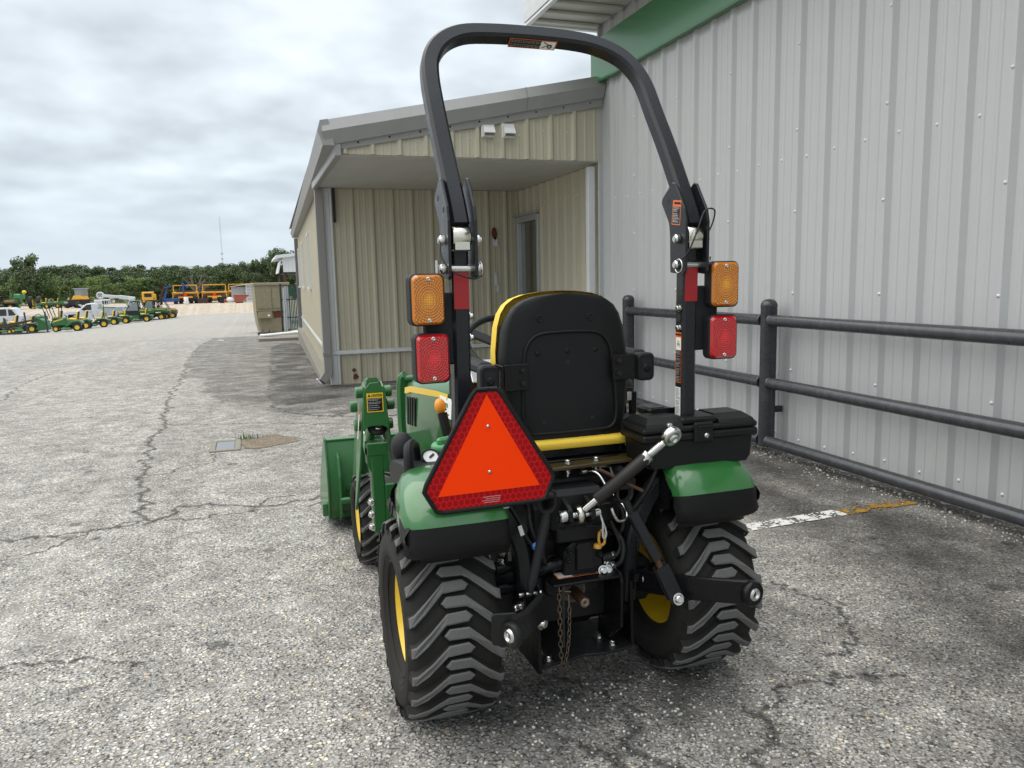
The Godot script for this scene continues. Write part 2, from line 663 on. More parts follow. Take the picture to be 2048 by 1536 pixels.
func make_materials() -> void:
	var fine := l8(noise(FastNoiseLite.TYPE_SIMPLEX, 0.12, 21, 3), 256, 256, 0.0, 1.0)
	var wear := l8(noise(FastNoiseLite.TYPE_SIMPLEX, 0.02, 22, 5), 256, 256, 0.62, 1.0)
	var gritty := l8(noise(FastNoiseLite.TYPE_SIMPLEX, 0.35, 23, 2), 256, 256, 0.0, 1.0)
	var dust := streaks(256, 0.72, 0.9, 0.8, 0.66, 31)
	M.green = fm(lin(0.020, 0.135, 0.028), 0.32, 0.0, {"coat": 0.7, "coat_rough": 0.06, "map": dust, "tri": 1.3})
	M.green_cast = fm(lin(0.018, 0.120, 0.026), 0.38, 0.0, {"coat": 0.4, "coat_rough": 0.12, "bump": fine, "deep": 0.06, "tri": 6.0})
	M.cap_green = fm(lin(0.07, 0.27, 0.11), 0.5)
	M.yellow = fm(lin(0.78, 0.52, 0.02), 0.38, 0.0, {"coat": 0.3})
	M.seat = fm(lin(0.80, 0.55, 0.045), 0.55, 0.0, {"bump": gritty, "deep": 0.05, "tri": 12.0})
	M.black = fm(lin(0.006, 0.006, 0.007), 0.36, 0.0, {"spec": 0.34, "rmap": wear, "tri": 4.0})
	M.black_dusty = fm(lin(0.013, 0.013, 0.014), 0.5, 0.0, {"spec": 0.34, "rmap": wear, "tri": 5.0, "bump": fine, "deep": 0.05})
	M.plastic = fm(lin(0.009, 0.009, 0.0095), 0.46, 0.0, {"spec": 0.34, "bump": gritty, "deep": 0.03, "tri": 14.0})
	M.plastic_grey = fm(lin(0.019, 0.019, 0.021), 0.52, 0.0, {"spec": 0.3, "bump": gritty, "deep": 0.03, "tri": 14.0})
	M.rops = fm(lin(0.014, 0.015, 0.018), 0.36, 0.0, {"spec": 0.4, "rmap": wear, "tri": 3.0, "bump": fine, "deep": 0.02})
	M.rubber = fm(lin(0.022, 0.0215, 0.020), 0.75, 0.0, {"spec": 0.35, "bump": fine, "deep": 0.12, "tri": 9.0, "map": streaks(256, 0.55, 1.0, 0.95, 0.85, 41)})
	M.tread = fm(lin(0.22, 0.22, 0.215), 0.9, 0.0, {"bump": gritty, "deep": 0.12, "tri": 8.0, "map": l8(noise(FastNoiseLite.TYPE_SIMPLEX, 0.16, 24, 4), 256, 256, 0.55, 1.0)})
	M.steel = fm(lin(0.62, 0.62, 0.60), 0.3, 1.0, {"rmap": wear, "tri": 8.0})
	M.zinc = fm(lin(0.60, 0.58, 0.50), 0.24, 1.0, {"rmap": wear, "tri": 8.0})
	M.rusty = fm(lin(0.085, 0.05, 0.03), 0.7, 0.3, {"map": streaks(256, 0.4, 0.8, 0.5, 0.3, 51), "tri": 9.0})
	M.chain = fm(lin(0.16, 0.12, 0.085), 0.5, 0.8)
	M.hose = fm(lin(0.012, 0.012, 0.012), 0.6)
	M.tape = fm(lin(0.33, 0.006, 0.010), 0.35)
	M.red_hex = fm(Color(1, 1, 1), 0.28, 0.0, {"map": hex_print(), "tri": 14.0, "spec": 0.3})
	M.orange = fm(lin(1.0, 0.052, 0.004), 0.55, 0.0, {"spec": 0.15})
	var relief := lens_relief()
	M.lens_red = fm(Color(1, 1, 1), 0.12, 0.0, {"map": lens_glow_print(Color(0.60, 0.0, 0.04), Color(1.0, 0.16, 0.18)), "bump": relief, "deep": 0.25, "coat": 0.8})
	M.lens_amber = fm(Color(1, 1, 1), 0.12, 0.0, {"map": lens_glow_print(Color(0.66, 0.33, 0.01), Color(1.0, 0.74, 0.12)), "bump": relief, "deep": 0.25, "coat": 0.8})
	M.paper = fm(Color(0.93, 0.94, 0.93), 0.4)
	M.ink = fm(lin(0.012, 0.012, 0.012), 0.5)
	M.amber_knob = fm(lin(0.80, 0.30, 0.03), 0.4)
	M.silver = fm(lin(0.55, 0.57, 0.60), 0.3, 0.4)
	M.blue_plug = fm(lin(0.10, 0.25, 0.65), 0.4)
	M.ochre = fm(lin(0.52, 0.28, 0.04), 0.5)
	# buildings
	M.wall_grey = fm(lin(0.445, 0.455, 0.457), 0.42, 0.0, {"map": streaks(512, 0.955, 0.6, 0.6, 0.6, 61), "tri": 0.45, "world": true})
	M.wall_tan = fm(lin(0.50, 0.465, 0.355), 0.5, 0.0, {"map": streaks(512, 0.86, 0.8, 0.76, 0.68, 71), "tri": 0.5, "world": true})
	M.trim_grey = fm(lin(0.30, 0.30, 0.29), 0.42, 0.0, {"map": streaks(256, 0.86, 0.7, 0.7, 0.7, 81), "tri": 0.6, "world": true})
	M.trim_brown = fm(lin(0.225, 0.215, 0.205), 0.45)
	M.trim_white = fm(lin(0.66, 0.68, 0.69), 0.4, 0.0, {"map": streaks(256, 0.86, 0.7, 0.68, 0.62, 82), "tri": 0.8, "world": true})
	M.soffit = fm(lin(0.50, 0.50, 0.47), 0.5, 0.0, {"map": streaks(256, 0.88, 0.7, 0.68, 0.62, 83), "tri": 0.6, "world": true})
	M.fascia_green = fm(lin(0.040, 0.165, 0.062), 0.3, 0.0, {"coat": 0.3, "coat_rough": 0.1})
	M.pipe = fm(lin(0.068, 0.074, 0.084), 0.36, 0.3, {"map": streaks(256, 0.45, 0.55, 0.5, 0.45, 84), "rmap": wear, "tri": 1.7})
	M.door_glass = fm(lin(0.07, 0.068, 0.052), 0.05, 0.0, {"coat": 0.6})  # base colour lightened to tan for the wall reflected in the pane
	M.glass = fm(Color(0.05, 0.06, 0.06, 0.25), 0.03)
	M.glass.transparency = BaseMaterial3D.TRANSPARENCY_ALPHA
	M.dark_glass = fm(lin(0.015, 0.018, 0.018), 0.04, 0.0, {"coat": 0.6})
	M.alu = fm(lin(0.50, 0.52, 0.54), 0.35, 0.6)
	M.pvc = fm(lin(0.72, 0.72, 0.69), 0.35)
	M.dark = fm(lin(0.012, 0.012, 0.012), 0.7)
	M.concrete = fm(lin(0.24, 0.225, 0.195), 0.9, 0.0, {"map": streaks(256, 0.7, 0.8, 0.75, 0.7, 85), "bump": gritty, "deep": 0.3, "tri": 1.5})
	M.dumpster = fm(lin(0.265, 0.245, 0.16), 0.55, 0.0, {"map": streaks(256, 0.65, 0.8, 0.62, 0.45, 86), "tri": 0.9})
	M.rust = fm(lin(0.14, 0.045, 0.02), 0.85, 0.0, {"map": streaks(256, 0.4, 0.8, 0.6, 0.4, 87), "tri": 2.0})
	M.slat_green = fm(lin(0.022, 0.075, 0.05), 0.5)
	M.post_dark = fm(lin(0.03, 0.03, 0.032), 0.5)
	# vehicles and yard
	M.white = fm(lin(0.60, 0.61, 0.63), 0.25, 0.0, {"coat": 0.6})
	M.machine_yellow = fm(lin(0.72, 0.36, 0.03), 0.42)
	M.machine_blue = fm(lin(0.02, 0.07, 0.32), 0.4)
	M.machine_red = fm(lin(0.36, 0.05, 0.03), 0.5)
	M.hopper = fm(lin(0.34, 0.085, 0.05), 0.7)
	M.screw = fm(lin(0.72, 0.73, 0.73), 0.35)
	M.galv = fm(lin(0.42, 0.44, 0.46), 0.5, 0.3)
	M.khaki = fm(lin(0.10, 0.085, 0.05), 0.6)
	M.brown_steel = fm(lin(0.055, 0.022, 0.016), 0.6)
	M.far_green = fm(lin(0.022, 0.125, 0.030), 0.4, 0.0, {"coat": 0.3})
	M.far_yellow = fm(lin(0.80, 0.53, 0.03), 0.45)
	M.far_tyre = fm(lin(0.018, 0.018, 0.018), 0.8)
	M.bark = fm(lin(0.085, 0.07, 0.055), 0.9)
	M.dead_bark = fm(lin(0.19, 0.17, 0.15), 0.9)
	var leaf := fm(Color(1, 1, 1), 0.65)
	leaf.vertex_color_use_as_albedo = true
	leaf.backlight_enabled = true
	leaf.backlight = Color(0.35, 0.4, 0.2)
	M.leaf = leaf
	var stone := fm(Color(1, 1, 1), 0.9)
	stone.vertex_color_use_as_albedo = true
	M.stone = stone
	M.line_white = worn_paint(Color(0.84, 0.84, 0.82), 15, 138.0)
	M.line_yellow = worn_paint(Color(0.62, 0.47, 0.12), 16, 152.0)


func worn_paint(c: Color, sd: int, worn: float) -> StandardMaterial3D: # road paint with worn-through holes
	var n := 256
	var a := gray(cells(0.09, sd, FastNoiseLite.RETURN_DISTANCE2_SUB), n, n)
	var b := gray(noise(FastNoiseLite.TYPE_SIMPLEX, 0.02, sd, 4), n, n)
	var out := PackedByteArray()
	out.resize(n * n * 4)
	for i in n * n:
		out[i * 4] = int(255 * c.r)
		out[i * 4 + 1] = int(255 * c.g)
		out[i * 4 + 2] = int(255 * c.b)
		out[i * 4 + 3] = 255 if a[i] * 0.9 + b[i] * 0.75 > worn else 0
	var m := fm(Color(1, 1, 1), 0.8, 0.0, {"map": tex(n, n, out, Image.FORMAT_RGBA8)})
	m.transparency = BaseMaterial3D.TRANSPARENCY_ALPHA_SCISSOR
	m.alpha_scissor_threshold = 0.5
	m.uv1_triplanar = true
	m.uv1_world_triplanar = true
	m.uv1_scale = Vector3.ONE * 1.6
	return m


# ---------------------------------------------------------------- ground
const FALL := [[9.0, 0.0], [14.0, -0.08], [24.0, -0.33], [32.0, -0.5], [50.0, -1.0], [68.0, -1.35], [84.0, -1.62], [300.0, -1.62]]


func gy(x: float, z: float) -> float: # height of the pavement: level round the tractor, then falling away
	var d := -z
	if d <= 9.0: return 0.0
	for i in FALL.size() - 1:
		if d <= FALL[i + 1][0]:
			var low: float = lerpf(FALL[i][1], FALL[i + 1][1], (d - FALL[i][0]) / (FALL[i + 1][0] - FALL[i][0]))
			return low - 0.035 * clampf(-x - 4.0, 0.0, 30.0) * clampf((d - 16.0) / 30.0, 0.0, 1.0)
	return -1.62


func yard_y(x: float, z: float) -> float: # the dirt yard on its bank behind the pavement
	var t := smoothstep(86.0, 95.0, -z + 2.0 * sin(x * 0.11))
	return lerpf(-1.9 - 0.035 * clampf(-x - 4.0, 0.0, 30.0), -0.88, t) + 0.1 * sin(x * 0.9 + z * 0.5) * t * (1.0 - smoothstep(92, 98, -z)) + smoothstep(128.0, 210.0, -z) * 2.6


func stain_map() -> ImageTexture: # old seal coats, cracks, oil, wear and darker ground at the tractor over x -7..5, z -31..1
	var w := 1024
	var h := 2048
	var lw := 192
	var lh := 512
	var n1 := noise(FastNoiseLite.TYPE_SIMPLEX, 1.0, 91, 4)
	var low := PackedByteArray()
	low.resize(lw * lh)
	var seal := pv([[-1.12, -13.8], [-1.37, -18.6], [-1.5, -24.2], [-1.3, -29.6], [1.8, -29.6], [1.3, -14.5], [1.05, -11.3], [4.0, -11.3], [4.0, -8.5], [0.9, -8.4], [0.42, -8.8], [-0.2, -9.6], [-0.7, -11.4], [-0.75, -13.5]])
	var near_wall := pv([[0.25, -12.4], [0.5, -22.3], [0.9, -24.0], [1.5, -22], [1.1, -11.2], [2.4, -11.2], [1.6, -9.8], [0.2, -9.5]])
	var strip := pv([[-0.72, -5.1], [-0.85, -6.2], [-0.95, -8.6], [-0.9, -10.5], [0.3, -9.2], [1.2, -8.0], [4, -8.0], [4, -6.2], [0.6, -5.4]])
	for y in lh:
		for x in lw:
			var p := Vector2(-7.0 + 12.0 * (x + 0.5) / lw, -31.0 + 32.0 * (y + 0.5) / lh)
			var a := n1.get_noise_2d(p.x * 0.55, p.y * 0.22)
			var b := n1.get_noise_2d(p.x * 1.5 + 40, p.y * 0.8)
			var v := 0.955 + 0.05 * a + 0.035 * b
			var q := p + Vector2(b * 0.12, a * 0.3)
			if Geometry2D.is_point_in_polygon(q, seal): v *= 0.80 + 0.16 * n1.get_noise_2d(p.x * 0.9, p.y * 1.7 + 9)
			if Geometry2D.is_point_in_polygon(q, near_wall): v *= 0.78 + 0.30 * n1.get_noise_2d(p.x * 1.0 + 5, p.y * 0.9)
			if Geometry2D.is_point_in_polygon(p, strip): v *= 0.97
			# dark tar along the big wall, worn lighter where wheels have run
			var r: float = smoothstep(1.7, 3.0, p.x + 0.5 * a + 0.25 * b) * smoothstep(-8.6, -7.4, p.y)
			var worn: float = clampf(1.25 * exp(-pow((p.x - 2.35 + 0.2 * (p.y + 4.5)) / 0.35, 2.0) - pow((p.y + 5.0) / 1.0, 2.0)) + 0.5 * exp(-pow((p.x - 2.4) / 0.4, 2.0) - pow((p.y + 3.0) / 0.8, 2.0)), 0, 1)
			v *= 1.0 - r * (0.36 - 0.2 * b) * (1.0 - worn) + worn * 0.08 * (1 + b)
			# darker beneath and beside the tractor
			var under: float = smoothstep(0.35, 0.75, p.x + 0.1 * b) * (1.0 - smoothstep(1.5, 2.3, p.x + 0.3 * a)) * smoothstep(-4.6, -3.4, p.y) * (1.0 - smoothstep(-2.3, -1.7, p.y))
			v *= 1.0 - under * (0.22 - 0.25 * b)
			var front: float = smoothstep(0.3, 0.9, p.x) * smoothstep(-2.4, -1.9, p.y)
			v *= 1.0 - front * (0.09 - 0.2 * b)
			var edge: float = smoothstep(-7.0, -6.0, p.x) * smoothstep(-31.0, -29.5, p.y)
			v = lerpf(0.965, v, edge)
			low[y * lw + x] = int(255 * clampf(v, 0, 1))
	var im := Image.create_from_data(lw, lh, false, Image.FORMAT_L8, low)
	im.resize(w, h, Image.INTERPOLATE_CUBIC)
	var t := im.get_data()
	var mid := gray(noise(FastNoiseLite.TYPE_SIMPLEX, 0.05, 92, 4), 512, 1024)
	for y in h:
		for x in w:
			var i := y * w + x
			var m: int = mid[(y >> 1) * 512 + (x >> 1)]
			t[i] = clampi(t[i] + (m - 128) * 38 / 255, 0, 255)
	var cracks := [
		[[[-7, -4.6], [-3, -4.8], [-1.44, -4.96], [-1.16, -4.95], [-0.72, -5.12], [-0.34, -5.29], [0.1, -5.11], [0.5, -5.25], [1.4, -5.4]], 2.6],
		[[[-1.3, -4.7], [-0.72, -5.06], [-0.3, -4.98], [0.2, -5.35]], 1.4], [[[-0.71, -5.06], [-0.85, -6.21], [-0.94, -7.48], [-0.95, -8.65], [-1.05, -10.6], [-1.12, -11.77], [-1.15, -13.8], [-1.37, -18.6], [-1.48, -24.2], [-1.27, -29.2]], 2.6],
		[[[-1.4, -13.95], [-1.13, -13.8]], 2.0], [[[0.5, -22.3], [0.36, -17], [0.25, -12.37], [0.2, -9.5], [0.44, -8.7], [0.93, -8.3], [1.6, -8.1]], 3.6],
		[[[-3.26, -11.87], [-3.6, -15.75], [-2.9, -16.94], [-2.08, -17.64], [-1.4, -18.0]], 2.2], [[[-7, -17], [-5, -18.5], [-3, -19], [-1.5, -19.4]], 1.8], [[[-4.4, -25], [-2.5, -24.4], [-1.5, -24.2]], 1.6],
		[[[0.89, -2.88], [0.72, -2.3], [0.84, -2.07], [0.93, -1.85], [0.9, -1.5]], 3.2], [[[0.98, -2.4], [1.07, -2.26], [1.02, -1.98], [1.09, -1.83], [1.3, -1.5]], 3.4], [[[1.07, -2.26], [1.3, -2.3], [1.45, -2.5]], 2.0],
		[[[1.46, -2.03], [1.37, -1.82], [1.34, -1.6]], 3.2], [[[1.46, -2.03], [1.7, -2.1], [2.1, -2.0]], 1.6], [[[2.0, -2.2], [2.3, -2.5], [2.2, -2.9]], 1.6], [[[-0.85, -6.21], [-0.5, -6.5], [-0.3, -6.9]], 1.3],
		[[[-1.5, -3.0], [-0.9, -3.2], [-0.5, -3.15]], 1.2], [[[0.3, -5.0], [0.9, -5.6], [1.5, -5.9]], 1.4], [[[-0.95, -8.65], [0.2, -8.2], [1.2, -7.6]], 1.2],
	]
	for c in cracks:
		var pts := []
		for p in c[0]: pts.append(Vector3(p[0], 0, p[1]))
		var path := smooth_path(pts, 8)
		for i in path.size() - 1:
			var l: float = path[i].distance_to(path[i + 1])
			var n := int(l / 0.008) + 1
			for k in n:
				var q: Vector3 = path[i].lerp(path[i + 1], float(k) / n)
				var j := n1.get_noise_2d(q.x * 2.3 + c[1], q.z * 2.3)
				var j2 := n1.get_noise_2d(q.x * 13.0, q.z * 13.0 + c[1])
				var px := int((q.x + 7.0 + 0.09 * j + 0.02 * j2) / 12.0 * w)
				var py := int((q.z + 31.0 + 0.09 * j - 0.02 * j2) / 32.0 * h)
				var wd: float = c[1] * (0.22 + 0.62 * absf(j2) + 0.22 * rng.randf())
				var rx := int(ceil(wd))
				for yy in range(maxi(py - rx, 0), mini(py + rx + 1, h)):
					for xx in range(maxi(px - rx, 0), mini(px + rx + 1, w)):
						var d := Vector2(xx - px, (yy - py) * 1.33).length() / wd
						if d < 1.0:
							var i4 := yy * w + xx
							t[i4] = mini(t[i4], int(lerpf(118, 205, d)))
	# oil drips and tar spots
	for k in 420:
		var px := rng.randi_range(0, w - 1)
		var py := rng.randi_range(int(h * 0.3), h - 1)
		var r2 := rng.randf_range(0.8, 3.0)
		for yy in range(maxi(py - 4, 0), mini(py + 4, h)):
			for xx in range(maxi(px - 5, 0), mini(px + 5, w)):
				if Vector2((xx - px) * 0.8, yy - py).length() < r2: t[yy * w + xx] = int(t[yy * w + xx] * 0.72)
	return tex(w, h, t, Image.FORMAT_L8)


func build_ground() -> void:
	var ag := aggregate()
	var far := fm(lin(0.925, 0.925, 0.925), 0.92, 0.0, {"map": ag[0], "bump": ag[1], "deep": 0.5})
	far.uv1_scale = Vector3.ONE / 2.4
	far.vertex_color_use_as_albedo = true
	var near := fm(Color(1, 1, 1), 0.9, 0.0, {"map": ag[0], "bump": ag[1], "deep": 1.1})
	near.uv1_scale = Vector3.ONE / 2.4
	near.detail_enabled = true
	near.detail_blend_mode = BaseMaterial3D.BLEND_MODE_MUL
	near.detail_uv_layer = BaseMaterial3D.DETAIL_UV_2
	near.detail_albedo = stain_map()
	M.pave = far
	var tone := noise(FastNoiseLite.TYPE_SIMPLEX, 1.0, 95, 3)
	var mesh := ArrayMesh.new()
	for pass_no in 2:
		var st := SurfaceTool.new()
		st.begin(Mesh.PRIMITIVE_TRIANGLES)
		var xs := []
		var zs := []
		if pass_no == 0:
			for i in 13: xs.append(-7.0 + i)
			for i in 33: zs.append(-31.0 + i)
		else:
			xs = [-400, -250, -150, -100, -70, -50, -40, -34, -28, -24, -20, -17, -14, -12, -10, -8.5, -7, -5, -3, -1, 1, 3, 5, 8, 12, 16, 22, 30, 50, 100, 200, 400]
			zs = [-300, -140]
			for i in 30: zs.append(-91.0 + i * 2.0)
			zs += [1, 3, 6, 12, 30, 80, 200]
		for i in xs.size() - 1:
			for j in zs.size() - 1:
				if pass_no == 1 and xs[i] >= -7 and xs[i] < 5 and zs[j] >= -31 and zs[j] < 1: continue
				for q in [[i, j], [i + 1, j], [i + 1, j + 1], [i, j], [i + 1, j + 1], [i, j + 1]]:
					var x: float = xs[q[0]]
					var z: float = zs[q[1]]
					st.set_uv(Vector2(x, z))
					st.set_uv2(Vector2((x + 7.0) / 12.0, (z + 31.0) / 32.0))
					st.set_normal(Vector3.UP)
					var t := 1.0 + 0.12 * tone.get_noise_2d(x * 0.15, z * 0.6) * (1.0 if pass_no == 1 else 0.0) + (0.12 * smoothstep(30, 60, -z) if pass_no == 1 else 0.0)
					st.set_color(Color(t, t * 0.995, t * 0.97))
					st.add_vertex(Vector3(x, gy(x, z), z))
		st.index()
		st.commit(mesh)
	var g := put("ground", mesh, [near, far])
	g.set_meta("kind", "structure")
	# the dirt yard and its bank
	var sd := S.new()
	var xs2 := []
	for i in 44: xs2.append(-90.0 + i * 3.0)
	var zs2 := [-400.0, -300.0, -250.0, -220.0, -200.0, -180.0, -165.0, -150.0, -140.0, -128.0, -118.0, -110.0, -104.0]
	for i in 13: zs2.append(-99.0 + i * 1.25)
	var rows := []
	var bump := noise(FastNoiseLite.TYPE_SIMPLEX, 0.35, 96, 3)
	for z in zs2:
		var row := PackedVector3Array()
		for x in xs2:
			var k: float = smoothstep(85.0, 88.0, -z) * (1.0 - smoothstep(97.0, 104.0, -z))
			row.append(Vector3(x, yard_y(x, z) + 0.22 * k * bump.get_noise_2d(x, z), z))
		rows.append(row)
	sd.loft(rows)
	var dirt := fm(lin(0.46, 0.415, 0.345), 0.95, 0.0, {"map": streaks(512, 0.45, 0.75, 0.62, 0.5, 97), "tri": 0.11, "world": true, "bump": l8(noise(FastNoiseLite.TYPE_SIMPLEX, 0.05, 98, 5), 256, 256, 0, 1), "deep": 12.0})
	part("dirt_yard_ground", sd, dirt).set_meta("kind", "structure")
	# painted bay line: white, then yellow towards the wall
	var ln := S.new()
	ln.quad(Vector3(2.42, 0.005, -3.50), Vector3(2.42, 0.005, -3.61), Vector3(3.25, 0.005, -3.645), Vector3(3.27, 0.005, -3.535))
	var wl := part("white_bay_marking", ln, M.line_white)
	wl.set_meta("kind", "structure")
	var ly := S.new()
	ly.quad(Vector3(3.27, 0.005, -3.535), Vector3(3.25, 0.005, -3.645), Vector3(3.80, 0.005, -3.66), Vector3(3.82, 0.005, -3.55))
	part("yellow_bay_marking", ly, M.line_yellow).set_meta("kind", "structure")
	# loose stones along the foot of the wall and round the broken pavement
	var pebble := S.new()
	pebble.ball(Vector3.ZERO, Vector3(1, 0.62, 0.8), 6)
	var spots := []
	var cols := []
	for k in 2600:
		var p := Vector3(3.93 - absf(rng.randfn(0, 0.13)), 0.0, rng.randf_range(-8.2, 0.6))
		var size := rng.randf_range(0.003, 0.009) * (2.2 if rng.randf() < 0.06 else 1.0)
		if k > 1500:
			p = Vector3(rng.randfn(0.98, 0.35), 0, rng.randf_range(-2.35, -1.2))
			size = rng.randf_range(0.003, 0.0075)
			if k > 2200: p = Vector3(rng.randfn(1.35, 0.22), 0, rng.randf_range(-2.1, -1.2))
		if p.x > 3.93: p.x = 3.9
		spots.append(Transform3D(Basis.from_euler(Vector3(rng.randf() * 0.5, rng.randf() * TAU, rng.randf() * 0.5)).scaled_local(Vector3.ONE * size), p + Vector3(0, size * 0.35, 0)))
		var t := rng.randf_range(0.22, 0.62)
		cols.append(Color(t, t * 0.97, t * 0.88))
	var gr := scatter("loose_gravel", pebble.done(), M.stone, spots, null, cols)
	tag(gr, "loose pale gravel scattered along the foot of the grey metal wall", "gravel")
	# utility cover sunk in the pavement
	var uc := thing("utility_cover", "square concrete ringed utility cover in a muddy hollow of the pavement", "utility cover", Vector3(-0.29, 0, -7.22))
	var fr := S.new()
	for s in [[0.0, 0.21, 0.26, 0.06], [0.0, -0.21, 0.26, 0.06], [-0.105, 0, 0.05, 0.36], [0.105, 0, 0.05, 0.36]]: fr.box(Vector3(s[0], -0.002, s[1]), Vector3(s[2], 0.03, s[3]), Basis.IDENTITY, 0.004)
	part("frame", fr, M.concrete, uc)
	part("lid", S.new().box(Vector3(0, 0.0, 0), Vector3(0.155, 0.016, 0.355)), fm(lin(0.19, 0.21, 0.23), 0.6), uc)
	var mud := S.new()
	var ring := PackedVector3Array()
	for k in 20: ring.append(Vector3(0.27 * cos(TAU * k / 20) * (1 + 0.22 * sin(k * 2.1)), 0.004, 0.27 * sin(TAU * k / 20) * (1 + 0.2 * sin(k * 1.3))))
	mud.fan(ring, false)
	var mo := part("mud_patch", mud, fm(lin(0.52, 0.44, 0.34), 0.95, 0.0, {"map": ag[0], "tri": 0.8}))
	mo.position = Vector3(0.05, 0, -7.28)
	mo.set_meta("kind", "structure")
	var blade := S.new()
	blade.tri(Vector3(-0.004, 0, 0), Vector3(0.004, 0, 0), Vector3(0.002, 0.06, 0.015))
	var bl := []
	var bc := []
	for k in 70:
		bl.append(Transform3D(Basis.from_euler(Vector3(rng.randfn(0, 0.4), rng.randf() * TAU, 0)).scaled_local(Vector3.ONE * rng.randf_range(0.5, 1.2)), Vector3(rng.randfn(-0.10, 0.06), 0.0, rng.randfn(-7.47, 0.03))))
		bc.append(Color(0.07, 0.13, 0.03) * rng.randf_range(0.7, 1.5))
	tag(scatter("grass_tuft", blade.done(), M.leaf, bl, null, bc), "small tuft of grass growing beside the utility cover", "grass")


# ---------------------------------------------------------------- buildings
func ribbed(w: float, pitch: float, h0: float, hl: float, hr: float) -> S: # ribbed sheet in xy facing +z; foot at h0, top from hl to hr
	var prof := []
	var n := int(round(w / pitch))
	for k in n:
		var x := k * pitch
		for p in [[0.0, 0.0], [0.024, 0.030], [0.050, 0.030], [0.078, 0.0], [pitch * 0.42, 0.0], [pitch * 0.42 + 0.008, 0.0045], [pitch * 0.42 + 0.026, 0.0045], [pitch * 0.42 + 0.034, 0.0], [pitch * 0.72, 0.0], [pitch * 0.72 + 0.008, 0.0045], [pitch * 0.72 + 0.026, 0.0045], [pitch * 0.72 + 0.034, 0.0]]:
			prof.append(Vector2(x + p[0], p[1]))
	prof.append(Vector2(w, 0.0))
	var s := S.new()
	for i in prof.size() - 1:
		var a: Vector2 = prof[i]
		var b: Vector2 = prof[i + 1]
		var ta := lerpf(hl, hr, a.x / w)
		var tb := lerpf(hl, hr, b.x / w)
		s.quad(Vector3(a.x, h0, a.y), Vector3(a.x, ta, a.y), Vector3(b.x, tb, b.y), Vector3(b.x, h0, b.y))
		s.quad(Vector3(b.x, h0, b.y - 0.002), Vector3(b.x, tb, b.y - 0.002), Vector3(a.x, ta, a.y - 0.002), Vector3(a.x, h0, a.y - 0.002))
	return s


func facing(at: Vector3, dir: Vector3) -> Transform3D: # sheet's +z towards dir, y up
	var z := dir.normalized()
	return Transform3D(Basis(Vector3.UP.cross(z).normalized(), Vector3.UP, z), at)


func screw_mesh() -> Mesh:
	var s := S.new()
	s.lathe([Vector2(0.011, 0), Vector2(0.011, 0.003), Vector2(0.0065, 0.004), Vector2(0.006, 0.009), Vector2(0, 0.010)], axis_z(Vector3.ZERO), 8)
	return s.done()


